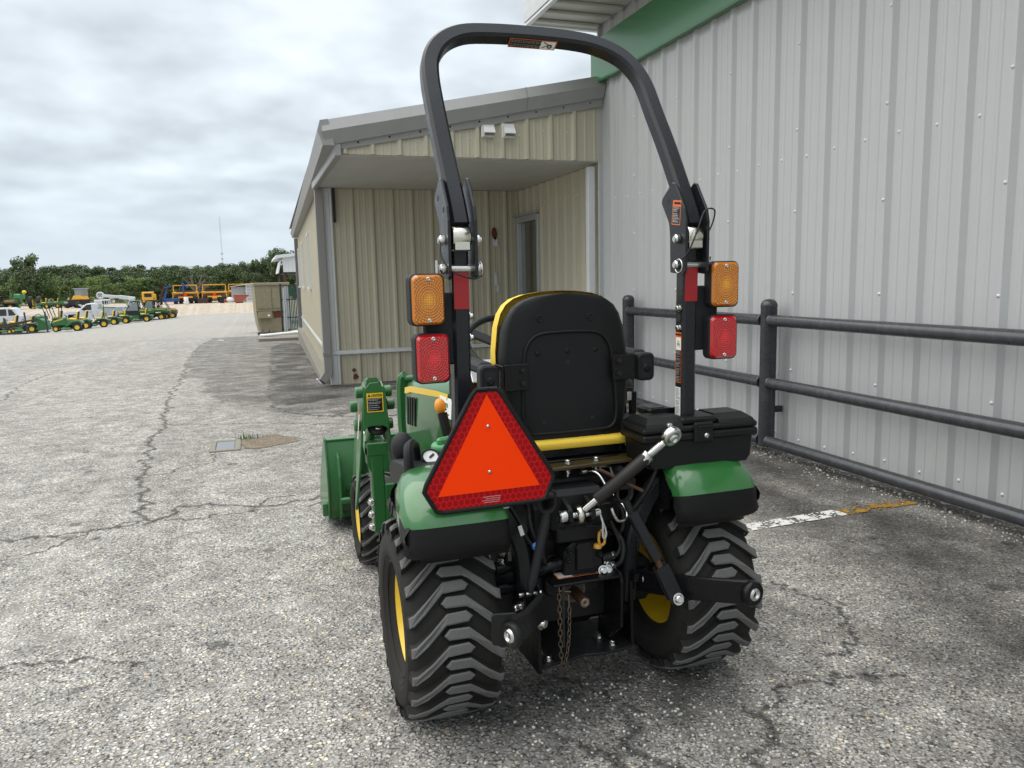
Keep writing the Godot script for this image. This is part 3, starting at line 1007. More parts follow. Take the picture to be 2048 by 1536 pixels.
func build_main_building() -> void:
	var b := thing("metal_building", "tall light grey ribbed metal building with a dark green band under its eave", "building", Vector3(3.98, 0, 0))
	var pitch := 0.2875
	var pw := pitch * 3
	var sheet := ribbed(pw, pitch, 0.0, 4.75, 4.75).done()
	var z := -8.1385
	part("wall_filler", S.new().box(Vector3(0.02, 2.375, -8.25), Vector3(0.04, 4.75, 0.222)), M.wall_grey, b)
	while z < 2.8:
		put("wall_panel", sheet, M.wall_grey, b, facing(Vector3(0, 0, z), Vector3(-1, 0, 0)))
		z += pw
	part("wall_core", S.new().box(Vector3(3.0, 2.6, -2.6), Vector3(5.9, 5.0, 11.4)), M.dark, b)
	var corner := S.new()
	corner.box(Vector3(-0.012, 2.36, -8.375), Vector3(0.075, 4.72, 0.03), Basis.IDENTITY, 0.003)
	part("corner_trim", corner, M.wall_grey, b)
	var sc := []
	for k in 38:
		var rib := -8.1125 + k * pitch
		for y in [0.15, 2.295]: sc.append(facing(Vector3(0.0, y + rng.randfn(0, 0.007), rib + 0.09), Vector3(-1, 0, 0)))
		if k % 3 == 2:
			for y in [0.67, 1.28, 1.885, 2.49, 3.09]: sc.append(facing(Vector3(-0.030, y + rng.randfn(0, 0.005), rib + 0.011), Vector3(-1, 0, 0)))
	scatter("wall_screws", screw_mesh(), M.screw, sc, b)
	# green band under the eave, folded back at its foot
	var band := S.new()
	var sec := pv([[-0.012, 3.615], [-0.100, 3.605], [-0.104, 3.625], [-0.104, 4.07], [-0.012, 4.11]])
	var ra := []
	for zz in [-8.44, 3.0]:
		var row := PackedVector3Array()
		for p in sec: row.append(Vector3(p.x, p.y, zz))
		ra.append(row)
	band.loft(ra, true, -1)
	band.fan(ra[0], false)
	part("green_band", band, M.fascia_green, b)
	# deep eave over it: ribbed soffit, front fascia with stepped siding, end trim
	var eave := S.new()
	for i in 9:
		var z0 := -8.42 + i * 1.2
		for k in 4:
			var zz := z0 + k * 0.3
			eave.box(Vector3(-0.46, 4.232, zz + 0.06), Vector3(0.80, 0.035, 0.11), Basis.IDENTITY, 0.008)
	eave.box(Vector3(-0.46, 4.262, -2.9), Vector3(0.86, 0.02, 11.1))
	part("eave_soffit", eave, M.soffit, b)
	for k in 5:
		var board := S.new()
		board.box(Vector3(-0.888 - 0.008, 4.235 + 0.055 + k * 0.11, -2.9), Vector3(0.03, 0.105, 11.14), Basis(Vector3(0, 0, 1), 0.16), 0.003)
		board.box(Vector3(-0.44, 4.235 + 0.055 + k * 0.11, -8.462), Vector3(0.90, 0.105, 0.03), Basis(Vector3(1, 0, 0), 0.16), 0.003)
		part("eave_board", board, M.trim_white, b)
	part("eave_trim", S.new().box(Vector3(-0.868, 4.215, -2.9), Vector3(0.05, 0.03, 11.1)).box(Vector3(-0.44, 4.213, -8.43), Vector3(0.85, 0.03, 0.06)), M.trim_white, b)
	part("roof", S.new().box(Vector3(2.5, 4.86, -2.9), Vector3(6.8, 0.08, 11.3)), M.trim_grey, b)


func build_lean_to() -> void:
	var b := thing("porch_building", "low tan ribbed metal building with a recessed porch beside the grey building", "building", Vector3(1.07, 0, -11.3))
	# recessed back wall, in panels
	var p := 0.2875
	var sheet := ribbed(p * 3, p, -0.06, 2.775, 2.775).done()
	for k in 3: put("wall_panel", sheet, M.wall_tan, b, facing(Vector3(0.06 + k * p * 3, 0, -0.02), Vector3(0, 0, 1)))
	put("wall_panel", ribbed(p, p, -0.06, 2.775, 2.775).done(), M.wall_tan, b, facing(Vector3(0.06 + p * 9, 0, -0.02), Vector3(0, 0, 1)))
	# the porch's side wall with the door
	var side := ribbed(p * 3, p, 0.0, 2.775, 2.775).done()
	for k in 2: put("wall_panel", side, M.wall_tan, b, facing(Vector3(2.905, 0, 2.93 - (k + 1) * p * 3), Vector3(-1, 0, 0)))
	put("wall_panel", ribbed(p, p, 0.0, 2.775, 2.775).done(), M.wall_tan, b, facing(Vector3(2.905, 0, 2.93 - p * 7), Vector3(-1, 0, 0)))
	put("wall_panel", ribbed(p * 3, p, 2.36, 2.775, 2.775).done(), M.wall_tan, b, facing(Vector3(2.905, 0, 2.93 - p * 10), Vector3(-1, 0, 0)))
	part("wall_core", S.new().box(Vector3(1.85, 1.35, -6.7), Vector3(2.5, 2.85, 13.2)).box(Vector3(3.0, 1.37, 1.6), Vector3(0.14, 2.8, 3.2)), M.dark, b)
	var dr := Node3D.new()
	dr.name = "door"
	b.add_child(dr)
	var df := S.new()
	df.box(Vector3(2.885, 1.165, 0.055), Vector3(0.09, 2.33, 0.07)).box(Vector3(2.885, 1.165, 0.905), Vector3(0.09, 2.33, 0.07)).box(Vector3(2.885, 2.30, 0.48), Vector3(0.09, 0.09, 0.78)).box(Vector3(2.90, 0.06, 0.48), Vector3(0.05, 0.12, 0.78))
	df.box(Vector3(2.86, 2.355, 0.48), Vector3(0.13, 0.02, 0.95))
	part("frame", df, M.alu, dr)
	part("pane", S.new().box(Vector3(2.905, 1.19, 0.48), Vector3(0.008, 2.13, 0.78)), M.door_glass, dr)
	part("push_bar", S.new().rod(Vector3(2.865, 1.03, 0.12), Vector3(2.865, 1.03, 0.86), 0.012).rod(Vector3(2.85, 0.85, 0.7), Vector3(2.85, 1.03, 0.7), 0.012), M.alu, dr)
	# white kick stripe, corner trims
	part("stripe", S.new().box(Vector3(1.46, 0.425, 0.022), Vector3(2.94, 0.055, 0.03)), M.trim_white, b)
	part("corner_trim", S.new().box(Vector3(0.015, 1.60, 0.0), Vector3(0.10, 2.29, 0.05)).box(Vector3(0.085, 1.60, 0.012), Vector3(0.035, 2.29, 0.03)), M.trim_white, b)
	part("corner_trim", S.new().box(Vector3(0.015, 0.17, 0.002), Vector3(0.105, 0.44, 0.05)).box(Vector3(0.088, 0.17, 0.012), Vector3(0.035, 0.44, 0.03)), M.trim_white, b)
	part("wall_conduit", S.new().box(Vector3(0.135, 2.52, 0.03), Vector3(0.032, 0.50, 0.04)), M.dark, b)
	part("inner_corner_trim", S.new().box(Vector3(2.885, 1.38, 0.0), Vector3(0.03, 2.76, 0.03)), M.wall_tan, b)
	# peeled and scuffed paint on the back wall
	for q in [[2.50, 2.10, 0.055, 0.10, 0], [2.51, 1.98, 0.05, 0.08, 1], [2.50, 1.42, 0.035, 0.12, 1], [2.53, 1.28, 0.03, 0.06, 1], [0.32, 0.06, 0.05, 0.05, 0], [0.30, 0.16, 0.03, 0.03, 0]]:
		var pt := PackedVector2Array()
		for k in 9: pt.append(Vector2(cos(TAU * k / 9) * q[2], sin(TAU * k / 9) * q[3]) * (0.65 + 0.5 * hash1(k + int(q[1] * 100))))
		part("peeled_paint", S.new().prism(pt, 0.002, Transform3D(Basis.IDENTITY, Vector3(q[0], q[1], 0.0062))), M.trim_white if q[4] else M.rust, b)
	# front board over the porch (its top edge climbs with the roof)
	var zf := 2.94
	for k in 4:
		var x0 := -0.075 + k * p * 3
		var w := p * 3 if k < 3 else 2.905 + 0.075 - 9 * p
		var ha := 2.90 + 0.52 * (x0 + 0.075) / 2.98
		var hb := 2.90 + 0.52 * (x0 + w + 0.075) / 2.98
		put("front_panel", ribbed(w, p if k < 3 else w, 2.752, ha, hb).done(), M.wall_tan, b, Transform3D(Basis.IDENTITY, Vector3(x0, 0, zf)))
	var sc := []
	for k in 9: sc.append(Transform3D(Basis.IDENTITY, Vector3(0.16 + k * p, 2.86 + 0.03 * (k % 2) + 0.025 * k, zf)))
	for k in 10: sc.append(Transform3D(Basis.IDENTITY, Vector3(0.2 + k * p, 0.5, -0.02)))
	for k in 9: sc.append(facing(Vector3(2.905, 2.42 + 0.012 * k, 2.8 - k * p), Vector3(-1, 0, 0)))
	scatter("wall_screws", screw_mesh(), M.screw, sc, b)
	# soffit boards run along the front
	var zz := zf - 0.01
	for w in [0.16, 0.82, 0.82, 0.82, 0.34]:
		part("soffit_panel", S.new().box(Vector3(1.415, 2.752, zz - w / 2), Vector3(2.98, 0.02, w - 0.018), Basis.IDENTITY, 0.004), M.soffit, b)
		zz -= w
	part("soffit_back", S.new().box(Vector3(1.415, 2.766, 1.46), Vector3(2.97, 0.008, 2.94)), M.dark, b)
	part("soffit_trim", S.new().box(Vector3(1.42, 2.755, 0.012), Vector3(2.9, 0.035, 0.03)).box(Vector3(2.885, 2.757, 1.47), Vector3(0.03, 0.035, 2.9)), M.trim_brown, b)
	# eave beam down the left of the porch and the white post's cap
	part("eave_beam", S.new().box(Vector3(-0.115, 2.79, 1.50), Vector3(0.075, 0.14, 3.0), Basis.IDENTITY, 0.01), M.trim_grey, b)
	# sloping gable gutter: upper and lower face, then the flat flashing below it
	var slope := func(x: float) -> float: return 2.985 + 0.198 * (x + 0.27)
	var rows := []
	for x in [-0.27, 2.90]:
		var y: float = slope.call(x)
		rows.append(PackedVector3Array([Vector3(x, y + 0.10, 2.80), Vector3(x + 0.01, y + 0.085, 3.0), Vector3(x + 0.0, y - 0.035, 3.06), Vector3(x + (0.03 if x < 0 else 0.0), y - 0.165, 3.01), Vector3(x, y - 0.165, 2.8)]))
	var gut := S.new()
	gut.loft(rows, false, -1)
	gut.fan(rows[0], false)
	gut.fan(rows[1], true)
	part("gable_gutter", gut, M.trim_grey, b)
	var seam := S.new()
	for x in [1.95]:
		var y: float = slope.call(x)
		var r2 := []
		for dx in [0.0, 0.012]: r2.append(PackedVector3Array([Vector3(x + dx, y + 0.088, 3.002), Vector3(x + dx, y - 0.035, 3.063), Vector3(x + dx, y - 0.166, 3.012)]))
		seam.loft(r2, false, -1)
	part("gutter_seam", seam, M.trim_brown, b)
	var fl := S.new()
	fl.quad(Vector3(-0.09, slope.call(-0.09) - 0.23, 2.972), Vector3(-0.09, slope.call(-0.09) - 0.14, 2.985), Vector3(2.9, slope.call(2.9) - 0.14, 2.985), Vector3(2.9, slope.call(2.9) - 0.255, 2.972))
	part("flashing", fl, M.trim_grey, b)
	var fs := []
	for k in 9: fs.append(Transform3D(Basis.IDENTITY, Vector3(0.1 + k * 0.33, slope.call(0.1 + k * 0.33) - 0.19, 2.976)))
	scatter("flashing_screws", screw_mesh(), M.dark, fs, b)
	# roof sheet
	var rf := S.new()
	rf.quad(Vector3(-0.26, slope.call(-0.26) + 0.09, 2.85), Vector3(0.2, slope.call(-0.26) + 0.09, -13.6), Vector3(2.95, slope.call(2.9) + 0.07, -13.6), Vector3(2.9, slope.call(2.9) + 0.07, 2.85))
	part("roof", rf, M.trim_grey, b)
	# long side: gutter, soffit, wall panels, windows, stripe, downspouts
	var lx := func(z: float) -> float: return -0.033 * z # wall face, local x at local z
	var g2 := []
	for z in [3.03, -13.7]:
		var x: float = -0.28 + lx.call(z - 2.9)
		g2.append(PackedVector3Array([Vector3(x + 0.08, 3.08, z), Vector3(x, 3.065, z), Vector3(x - 0.03, 2.96, z), Vector3(x + 0.02, 2.82, z), Vector3(x + 0.14, 2.82, z)]))
	var eg := S.new()
	eg.loft(g2, false, -1)
	eg.fan(g2[1], true)
	eg.fan(g2[0], false)
	part("eave_gutter", eg, M.trim_grey, b)
	var us := S.new()
	us.quad(Vector3(-0.14, 2.835, 2.98), Vector3(0.32, 2.835, -13.7), Vector3(0.55, 2.80, -13.7), Vector3(-0.05, 2.80, 2.98))
	part("eave_soffit", us, M.trim_grey, b)
	for k in 15:
		var w2 := p * 3
		var zc := -0.02 - k * w2
		var foot := gy(0, -11.3 + zc - w2) - 0.03
		put("wall_panel", ribbed(w2, p, foot, 2.80, 2.80).done(), M.wall_tan, b, Transform3D(Basis(Vector3.UP, -PI / 2) * Basis(Vector3.UP, -0.033), Vector3(lx.call(zc - w2), 0, zc - w2)))
	for zw in [-5.75, -9.6, -13.6]:
		var win := Node3D.new()
		win.name = "window"
		b.add_child(win, true)
		win.position = Vector3(lx.call(zw * 0.93) - 0.0, 1.87, zw * 0.93)
		win.rotation.y = -0.033
		var wf := S.new()
		wf.box(Vector3(-0.03, 0, -0.26), Vector3(0.06, 1.08, 0.05)).box(Vector3(-0.03, 0, 0.26), Vector3(0.06, 1.08, 0.05)).box(Vector3(-0.03, 0.55, 0), Vector3(0.06, 0.05, 0.57)).box(Vector3(-0.04, -0.55, 0), Vector3(0.09, 0.05, 0.6))
		part("frame", wf, M.trim_white, win)
		part("pane", S.new().box(Vector3(-0.015, 0, 0), Vector3(0.01, 1.06, 0.48)), M.dark_glass, win)
	var st := S.new()
	for k in 13:
		var z := -0.6 - k * 1.0
		st.box(Vector3(lx.call(z) - 0.035, 0.40, z), Vector3(0.02, 0.06, 0.97), Basis(Vector3.UP, -0.033))
	part("side_stripe", st, M.trim_white, b)
	part("foundation", S.new().box(Vector3(0.24, -0.2, -7.0), Vector3(0.34, 0.5, 13.6), Basis(Vector3.UP, -0.033)), M.concrete, b)
	part("utility_pipe", S.new().box(Vector3(0.34, 0.1, -11.6), Vector3(0.05, 0.8, 0.10)), M.trim_white, b)
	# downspout at the near corner, kicked out at its foot
	var dn := S.new()
	dn.bar(v3([[-0.075, 2.80, 0.06], [-0.075, 0.14, 0.06], [-0.17, 0.03, 0.13]]), 0.085, 0.11, Vector3(0, 0, 1), 0.004)
	part("downspout", dn, M.trim_brown, b)
	part("downspout_strap", S.new().box(Vector3(-0.075, 0.42, 0.06), Vector3(0.118, 0.055, 0.095)), M.trim_brown, b)
	part("downspout_lip", S.new().box(Vector3(-0.215, 0.045, 0.145), Vector3(0.018, 0.085, 0.10), Basis(Vector3(0, 0, 1), 0.7)), M.paper, b)
	part("downspout", S.new().bar(v3([[0.41, 2.82, -13.9], [0.41, -0.25, -13.9]]), 0.11, 0.13, Vector3(0, 0, 1), 0.004), M.trim_brown, b)
	part("white_downspout", S.new().bar(v3([[2.80, 2.70, 2.83], [2.80, 2.55, 2.83], [2.80, 0.02, 2.83]]), 0.075, 0.09, Vector3(0, 0, 1), 0.006), M.trim_white, b)
	part("eave_lamp", S.new().ball(Vector3(-0.1, 2.90, 2.98), Vector3(0.035, 0.03, 0.035)).box(Vector3(-0.07, 2.93, 2.96), Vector3(0.08, 0.03, 0.05)), M.galv, b)
	# a pair of exhaust vents on the front board
	for x in [1.515, 1.75]:
		var v := Node3D.new()
		v.name = "vent_hood"
		b.add_child(v, true)
		v.position = Vector3(x, 3.045, zf + 0.028)
		var hd := S.new()
		hd.box(Vector3(0, 0, 0), Vector3(0.15, 0.155, 0.008))
		hd.prism(pv([[0.0, 0.06], [0.055, 0.02], [0.085, -0.035], [0.055, -0.068], [0.0, -0.068]]), 0.125, side_x(Vector3.ZERO))
		part("hood", hd, M.pvc, v)
		var sl := S.new()
		for k in 9: sl.box(Vector3(-0.05 + k * 0.0125, -0.055, 0.074), Vector3(0.005, 0.006, 0.032), Basis(Vector3(1, 0, 0), -0.75))
		part("grille", sl, M.dark, v)


func build_railing() -> void:
	var r := thing("pipe_railing", "dark steel pipe guard railing with three rails standing along the grey wall", "railing", Vector3(3.84, 0, -5.075))
	for k in 4:
		var z := -2.375 * (k - 2)
		var post := S.new()
		var prof := [Vector2(0, 0.062), Vector2(0.062, 0.062), Vector2(0.0635, 0.07), Vector2(0.0635, 1.165), Vector2(0.066, 1.172), Vector2(0.063, 1.19), Vector2(0.05, 1.212), Vector2(0.03, 1.224), Vector2(0, 1.228)]
		post.lathe(prof, Transform3D(Basis.IDENTITY, Vector3(0, 0, z)), 24)
		part("post", post, M.pipe, r)
		part("wall_bracket", S.new().box(Vector3(0.095, 0.35, z), Vector3(0.09, 0.05, 0.03)), M.pipe, r)
	for y in [0.105, 0.572, 1.062]:
		for k in 3:
			var z0: float = -2.375 * (k - 2)
			var s := S.new()
			s.rod(Vector3(-0.02, y, z0 - 0.055), Vector3(-0.02, y, z0 - 2.32), 0.044, 18)
			part("rail", s, M.pipe, r)
			for e in [z0 - 0.056, z0 - 2.319]: part("weld", S.new().lathe([Vector2(0.044, -0.006), Vector2(0.049, 0), Vector2(0.044, 0.006)], axis_z(Vector3(-0.02, y, e)), 18), M.pipe, r)


# ---------------------------------------------------------------- tractor (x right, y up, z back; origin on the ground under the rear axle)
func tyre_with_lugs(wheel: Node3D, r: float, w: float, rim: float, n: int, out: float) -> void: # out: -1 outer face to -x
	var hw := w / 2
	var low := r - 0.026 * r / 0.33
	var t := S.new()
	var prof := [Vector2(rim, -hw * 0.72), Vector2(rim + 0.014, -hw * 0.80), Vector2(rim + 0.018, -hw * 0.86), Vector2(lerpf(rim, low, 0.45), -hw * 0.985), Vector2(lerpf(rim, low, 0.5), -hw * 0.97), Vector2(lerpf(rim, low, 0.75), -hw * 0.985), Vector2(low - 0.03, -hw * 0.94), Vector2(low - 0.008, -hw * 0.88), Vector2(low, -hw * 0.6), Vector2(low + 0.002, 0)]
	for i in range(prof.size() - 2, -1, -1): prof.append(Vector2(prof[i].x, -prof[i].y))
	t.lathe(prof, axis_x(Vector3.ZERO), 56)
	var ribs := S.new()
	part("tyre", t, M.rubber, wheel)
	var side := S.new()
	for s in [-1, 1]:
		for k in 2:
			var rr0: float = rim + 0.016 + 0.022 * k
			side.lathe([Vector2(rr0, hw * 0.86 * s + 0.004 * k * s), Vector2(rr0 + 0.004, hw * (0.885 + 0.05 * k) * s + 0.003 * s), Vector2(rr0 + 0.009, hw * (0.885 + 0.05 * k) * s)], axis_x(Vector3.ZERO), 48)
	part("bead_ring", side, M.rubber, wheel)
	# one lug: plan (across, along the tread), half of a chevron that points up at the rear
	var kx := w / 0.30
	var ka := r / 0.33
	var plan := pv([[-0.032, 0.018], [0.028, 0.020], [0.046, 0.002], [0.032, -0.013], [-0.037, -0.016], [-0.095, -0.070], [-0.130, -0.100], [-0.1435, -0.104], [-0.1445, -0.072], [-0.128, -0.066], [-0.088, -0.032]])
	var meshes := []
	for m in [1, -1]:
		var top := S.new()
		var flank := S.new()
		var poly := PackedVector2Array()
		for p in plan: poly.append(Vector2(p.x * kx * m, p.y * ka))
		var idx := Geometry2D.triangulate_polygon(poly)
		var at := func(p: Vector2, rad: float) -> Vector3:
			var x := p.x
			var rr2 := rad - 0.055 * r * pow(absf(x) / hw, 6.0)
			var a: float = p.y / r
			return Vector3(x, rr2 * sin(a), rr2 * cos(a))
		var inset := PackedVector2Array()
		for i in poly.size():
			var e1 := (poly[i] - poly[i - 1 if i > 0 else poly.size() - 1]).orthogonal().normalized()
			var e2 := (poly[(i + 1) % poly.size()] - poly[i]).orthogonal().normalized()
			var bis := (e1 + e2).normalized()
			inset.append(poly[i] + bis * (0.0045 / maxf(bis.dot(e1), 0.6)) * (1.0 if m > 0 else -1.0))
		for i in range(0, idx.size(), 3):
			var q := []
			for k in 3: q.append(at.call(inset[idx[i + k]], r))
			if m > 0: top.tri(q[0], q[2], q[1])
			else: top.tri(q[0], q[1], q[2])
		for i in poly.size():
			var a: Vector2 = poly[i]
			var b: Vector2 = poly[(i + 1) % poly.size()]
			var nrm: Vector2 = (b - a).orthogonal().normalized() * (0.004 if m > 0 else -0.004)
			var q := [at.call(a, r - 0.004), at.call(b, r - 0.004), at.call(b - nrm, low - 0.004), at.call(a - nrm, low - 0.004)]
			if m < 0: q.reverse()
			flank.quad(q[0], q[1], q[2], q[3])
			q = [at.call(inset[i], r), at.call(inset[(i + 1) % poly.size()], r), at.call(b, r - 0.004), at.call(a, r - 0.004)]
			if m < 0: q.reverse()
			top.quad(q[0], q[1], q[2], q[3])
		meshes.append(two(top, flank))
	for i in n:
		for m in 2:
			var o := put("tread_lug", meshes[m], [M.tread, M.rubber], wheel)
			o.rotation.x = -(TAU * (i + 0.5 * m) / n + 0.05)
	# rim
	var d := S.new()
	var h := hw * 0.78
	d.lathe([Vector2(rim + 0.012, -h), Vector2(rim + 0.012, -h + 0.006), Vector2(rim - 0.004, -h + 0.012), Vector2(rim - 0.012, -h * 0.5), Vector2(rim - 0.03, -h * 0.2), Vector2(rim - 0.03, h * 0.2), Vector2(rim - 0.012, h * 0.5), Vector2(rim - 0.004, h - 0.012), Vector2(rim + 0.012, h - 0.006), Vector2(rim + 0.012, h)], axis_x(Vector3.ZERO), 40)
	if r < 0.3: d.lathe([Vector2(rim + 0.012, out * h * 0.98), Vector2(rim - 0.012, out * h * 1.06), Vector2(rim * 0.75, out * h * 0.92), Vector2(rim * 0.45, out * h * 0.80), Vector2(0, out * h * 0.80)], axis_x(Vector3.ZERO), 40)
	d.lathe([Vector2(rim - 0.026, out * h * 0.1), Vector2(rim - 0.05, out * h * 0.22), Vector2(rim * 0.6, out * h * 0.34), Vector2(rim * 0.5, out * h * 0.28), Vector2(0, out * h * 0.28)], axis_x(Vector3.ZERO), 40)
	part("rim", d, M.yellow, wheel)
	var hub := S.new()
	hub.lathe([Vector2(rim * 0.36, out * h * 0.26), Vector2(rim * 0.34, out * h * 0.5), Vector2(0, out * h * 0.52)], axis_x(Vector3.ZERO), 20, false)
	part("hub", hub, M.black, wheel)


func node(called: String, parent: Node3D, at := Vector3.ZERO) -> Node3D:
	var n := Node3D.new()
	n.name = called
	parent.add_child(n, true)
	n.position = at
	return n


func label_plate(called: String, w: float, h: float, m, parent: Node, at: Transform3D) -> MeshInstance3D: # a sticker facing +z of at
	var s := S.new()
	s.quad_uv(Vector3(-w / 2, -h / 2, 0), Vector3(-w / 2, h / 2, 0), Vector3(w / 2, h / 2, 0), Vector3(w / 2, -h / 2, 0))
	return put(called, s.done(), m, parent, at)


func build_tractor() -> void:
	var t := thing("compact_tractor", "green compact tractor with front loader, raised black roll bar and orange triangle emblem", "tractor", Vector3(0.985, 0, -2.42))
	# wheels
	for s in [-1.0, 1.0]:
		var w := node("rear_wheel", t, Vector3(0.462 * s, 0.328, 0.005))
		tyre_with_lugs(w, 0.33, 0.30, 0.165, 22, s)
		var f := node("front_wheel", t, Vector3(0.445 * s, 0.227, -1.45))
		f.rotation.x = 0.11
		tyre_with_lugs(f, 0.229, 0.205, 0.135, 18, s)
	tractor_fenders(t)
	tractor_roll_bar(t)
	tractor_lamps(t)
	tractor_seat(t)
	tractor_emblem(t)
	tractor_rear(t)
	tractor_hitch(t)
	tractor_front(t)
	tractor_loader(t)


func tractor_fenders(t: Node3D) -> void:
	# stations up the back of the wheel and forward over it (z, y)
	var line := [Vector2(0.288, 0.618), Vector2(0.313, 0.630), Vector2(0.322, 0.672), Vector2(0.318, 0.722), Vector2(0.303, 0.757), Vector2(0.262, 0.792), Vector2(0.19, 0.822), Vector2(0.10, 0.835), Vector2(0.0, 0.830), Vector2(-0.12, 0.802), Vector2(-0.24, 0.742), Vector2(-0.33, 0.64)]
	for s in [-1.0, 1.0]:
		var rows := []
		for i in line.size():
			var p: Vector2 = line[i]
			var d: Vector2 = line[mini(i + 1, line.size() - 1)] - line[maxi(i - 1, 0)]
			var nr := Vector2(d.y, -d.x).normalized() # outward (z, y)
			if nr.y < -0.2 and i > 2: nr = -nr
			var row := PackedVector3Array()
			for c in [[0.285, 0.055], [0.292, 0.02], [0.315, 0.003], [0.40, 0.0], [0.52, 0.0], [0.57, 0.006], [0.604, 0.022], [0.624, 0.05], [0.630, 0.085], [0.628, 0.12]]:
				var off: float = c[1] * (0.3 if i == 0 else (0.6 if i == 1 else 1.0))
				row.append(Vector3(s * (0.285 + (c[0] - 0.285) * 0.93 * (1.0 - 0.28 * clampf((0.15 - p.x) / 0.5, 0, 1))), p.y - nr.y * off, p.x - nr.x * off))
			rows.append(row)
		if s > 0:
			for r in rows: r.reverse()
		var f := node("fender", t)
		part("fender_shell", S.new().loft(rows.slice(3)), M.green, f)
		var lowrows := []
		for i in 4:
			var row := PackedVector3Array()
			for q in rows[i]: row.append(q * Vector3(1.004, 1, 1) + Vector3(0, 0, 0.004))
			lowrows.append(row)
		var lw := S.new()
		lw.loft(lowrows)
		# side skirt curving forward below the green shell, with its slots
		var sk := []
		for a in [[0.290, 0.66, 0.715], [0.22, 0.655, 0.745], [0.10, 0.675, 0.772], [0.0, 0.705, 0.775], [-0.12, 0.69, 0.75], [-0.22, 0.62, 0.70], [-0.29, 0.53, 0.63], [-0.33, 0.44, 0.55]]:
			var fx: float = 0.285 + 0.314 * (1.0 - 0.28 * clampf((0.15 - a[0]) / 0.5, 0, 1))
			sk.append(PackedVector3Array([Vector3(s * (fx - 0.01), a[1], a[0]), Vector3(s * (fx + 0.007), a[1] + 0.015, a[0]), Vector3(s * (fx + 0.008), a[2] - 0.02, a[0]), Vector3(s * (fx - 0.006), a[2], a[0])]))
		if s > 0:
			for r in sk: r.reverse()
		lw.loft(sk)
		part("fender_skirt", lw, M.plastic, f)
		var slot := S.new()
		for k in 6: slot.box(Vector3(s * (0.6165 - 0.0083 * maxf(0, k - 1)), 0.745 - 0.003 * k * k, 0.15 - 0.045 * k), Vector3(0.006, 0.040, 0.018), Basis(Vector3.RIGHT, 0.45))
		part("skirt_slots", slot, M.dark, f)
		# dark liner under the shell
		var ln := []
		for i in line.size():
			var p: Vector2 = line[i] * Vector2(1, 1)
			var q := Vector2(0.0, 0.36) + (p - Vector2(0.0, 0.36)) * 0.93
			ln.append(PackedVector3Array([Vector3(s * 0.29, q.y, q.x), Vector3(s * 0.53, q.y, q.x), Vector3(s * 0.56, q.y - 0.04 * (q.y - 0.36), q.x * 0.92)]))
		part("fender_liner", S.new().loft(ln), M.plastic, f)
		# inner wall down to the platform
		var iw := S.new()
		iw.prism(pv([[0.24, 0.66], [0.24, 0.74], [0.17, 0.81], [0.0, 0.815], [-0.2, 0.76], [-0.30, 0.68], [-0.36, 0.58], [-0.42, 0.45], [-0.2, 0.56], [0.1, 0.62]]), 0.008, side_x(Vector3(s * 0.288, 0, 0)))
		part("fender_inner", iw, M.black, f)
	var first := t.get_child_count()
	# left: grey console with grab handle, fuel gauge and green filler cap
	var con := S.new()
	con.prism(pv([[0.045, 0.79], [0.045, 0.838], [0.02, 0.85], [-0.1, 0.85], [-0.30, 0.815], [-0.36, 0.78], [-0.36, 0.72], [0.0, 0.76]]), 0.20, side_x(Vector3(-0.435, 0, -0.02)), 0.012)
	part("fender_console", con, M.plastic_grey, t)
	var gh := S.new()
	gh.bar(smooth_path(v3([[-0.525, 0.83, -0.03], [-0.525, 0.885, -0.035], [-0.518, 0.912, -0.06], [-0.50, 0.915, -0.09], [-0.485, 0.895, -0.12], [-0.475, 0.82, -0.15]]), 3), 0.032, 0.032, Vector3(1, 0, 0.3).normalized(), 0.012)
	part("grab_handle", gh, M.plastic_grey, t)
	part("round_lever_knob", S.new().ball(Vector3(-0.485, 0.845, -0.36), Vector3(0.045, 0.06, 0.05), 14).rod(Vector3(-0.47, 0.70, -0.36), Vector3(-0.485, 0.83, -0.36), 0.014), M.plastic_grey, t)
	var cap := S.new()
	cap.lathe([Vector2(0, 0.0), Vector2(0.052, 0.0), Vector2(0.055, 0.006), Vector2(0.055, 0.02), Vector2(0.05, 0.027), Vector2(0.02, 0.03), Vector2(0, 0.03)], Transform3D(Basis.IDENTITY, Vector3(-0.365, 0.865, -0.16)), 24)
	cap.box(Vector3(-0.365, 0.902, -0.16), Vector3(0.085, 0.026, 0.024), Basis(Vector3.UP, 0.5), 0.008)
	part("fuel_cap", cap, M.cap_green, t)
	part("filler_neck", S.new().lathe([Vector2(0.04, 0), Vector2(0.04, 0.07)], Transform3D(Basis.IDENTITY, Vector3(-0.365, 0.80, -0.16)), 18), M.plastic, t)
	var ga := node("fuel_gauge", t, Vector3(-0.438, 0.858, -0.10))
	ga.rotation.x = -0.75
	part("bezel", S.new().lathe([Vector2(0.032, -0.03), Vector2(0.032, 0.010), Vector2(0.027, 0.014), Vector2(0.026, 0.008)], axis_z(Vector3.ZERO), 20), M.plastic, ga)
	part("dial", S.new().lathe([Vector2(0.026, 0.008), Vector2(0, 0.0082)], axis_z(Vector3.ZERO), 20), M.paper, ga)
	part("needle", S.new().box(Vector3(0.004, 0.003, 0.010), Vector3(0.008, 0.022, 0.002), Basis(Vector3.BACK, -0.9)), M.ink, ga)
	var fl := node("fuel_label", t, Vector3(-0.425, 0.815, 0.027))
	label_plate("label_paper", 0.062, 0.042, M.paper, fl, Transform3D.IDENTITY)
	var yy := 0.012
	for line2 in ["ULTRA LOW", "SULFUR", "FUEL"]:
		words("lettering", line2, 0.0085, M.ink, fl, Transform3D(Basis.IDENTITY, Vector3(-0.002, yy, 0.0012)))
		yy -= 0.0125
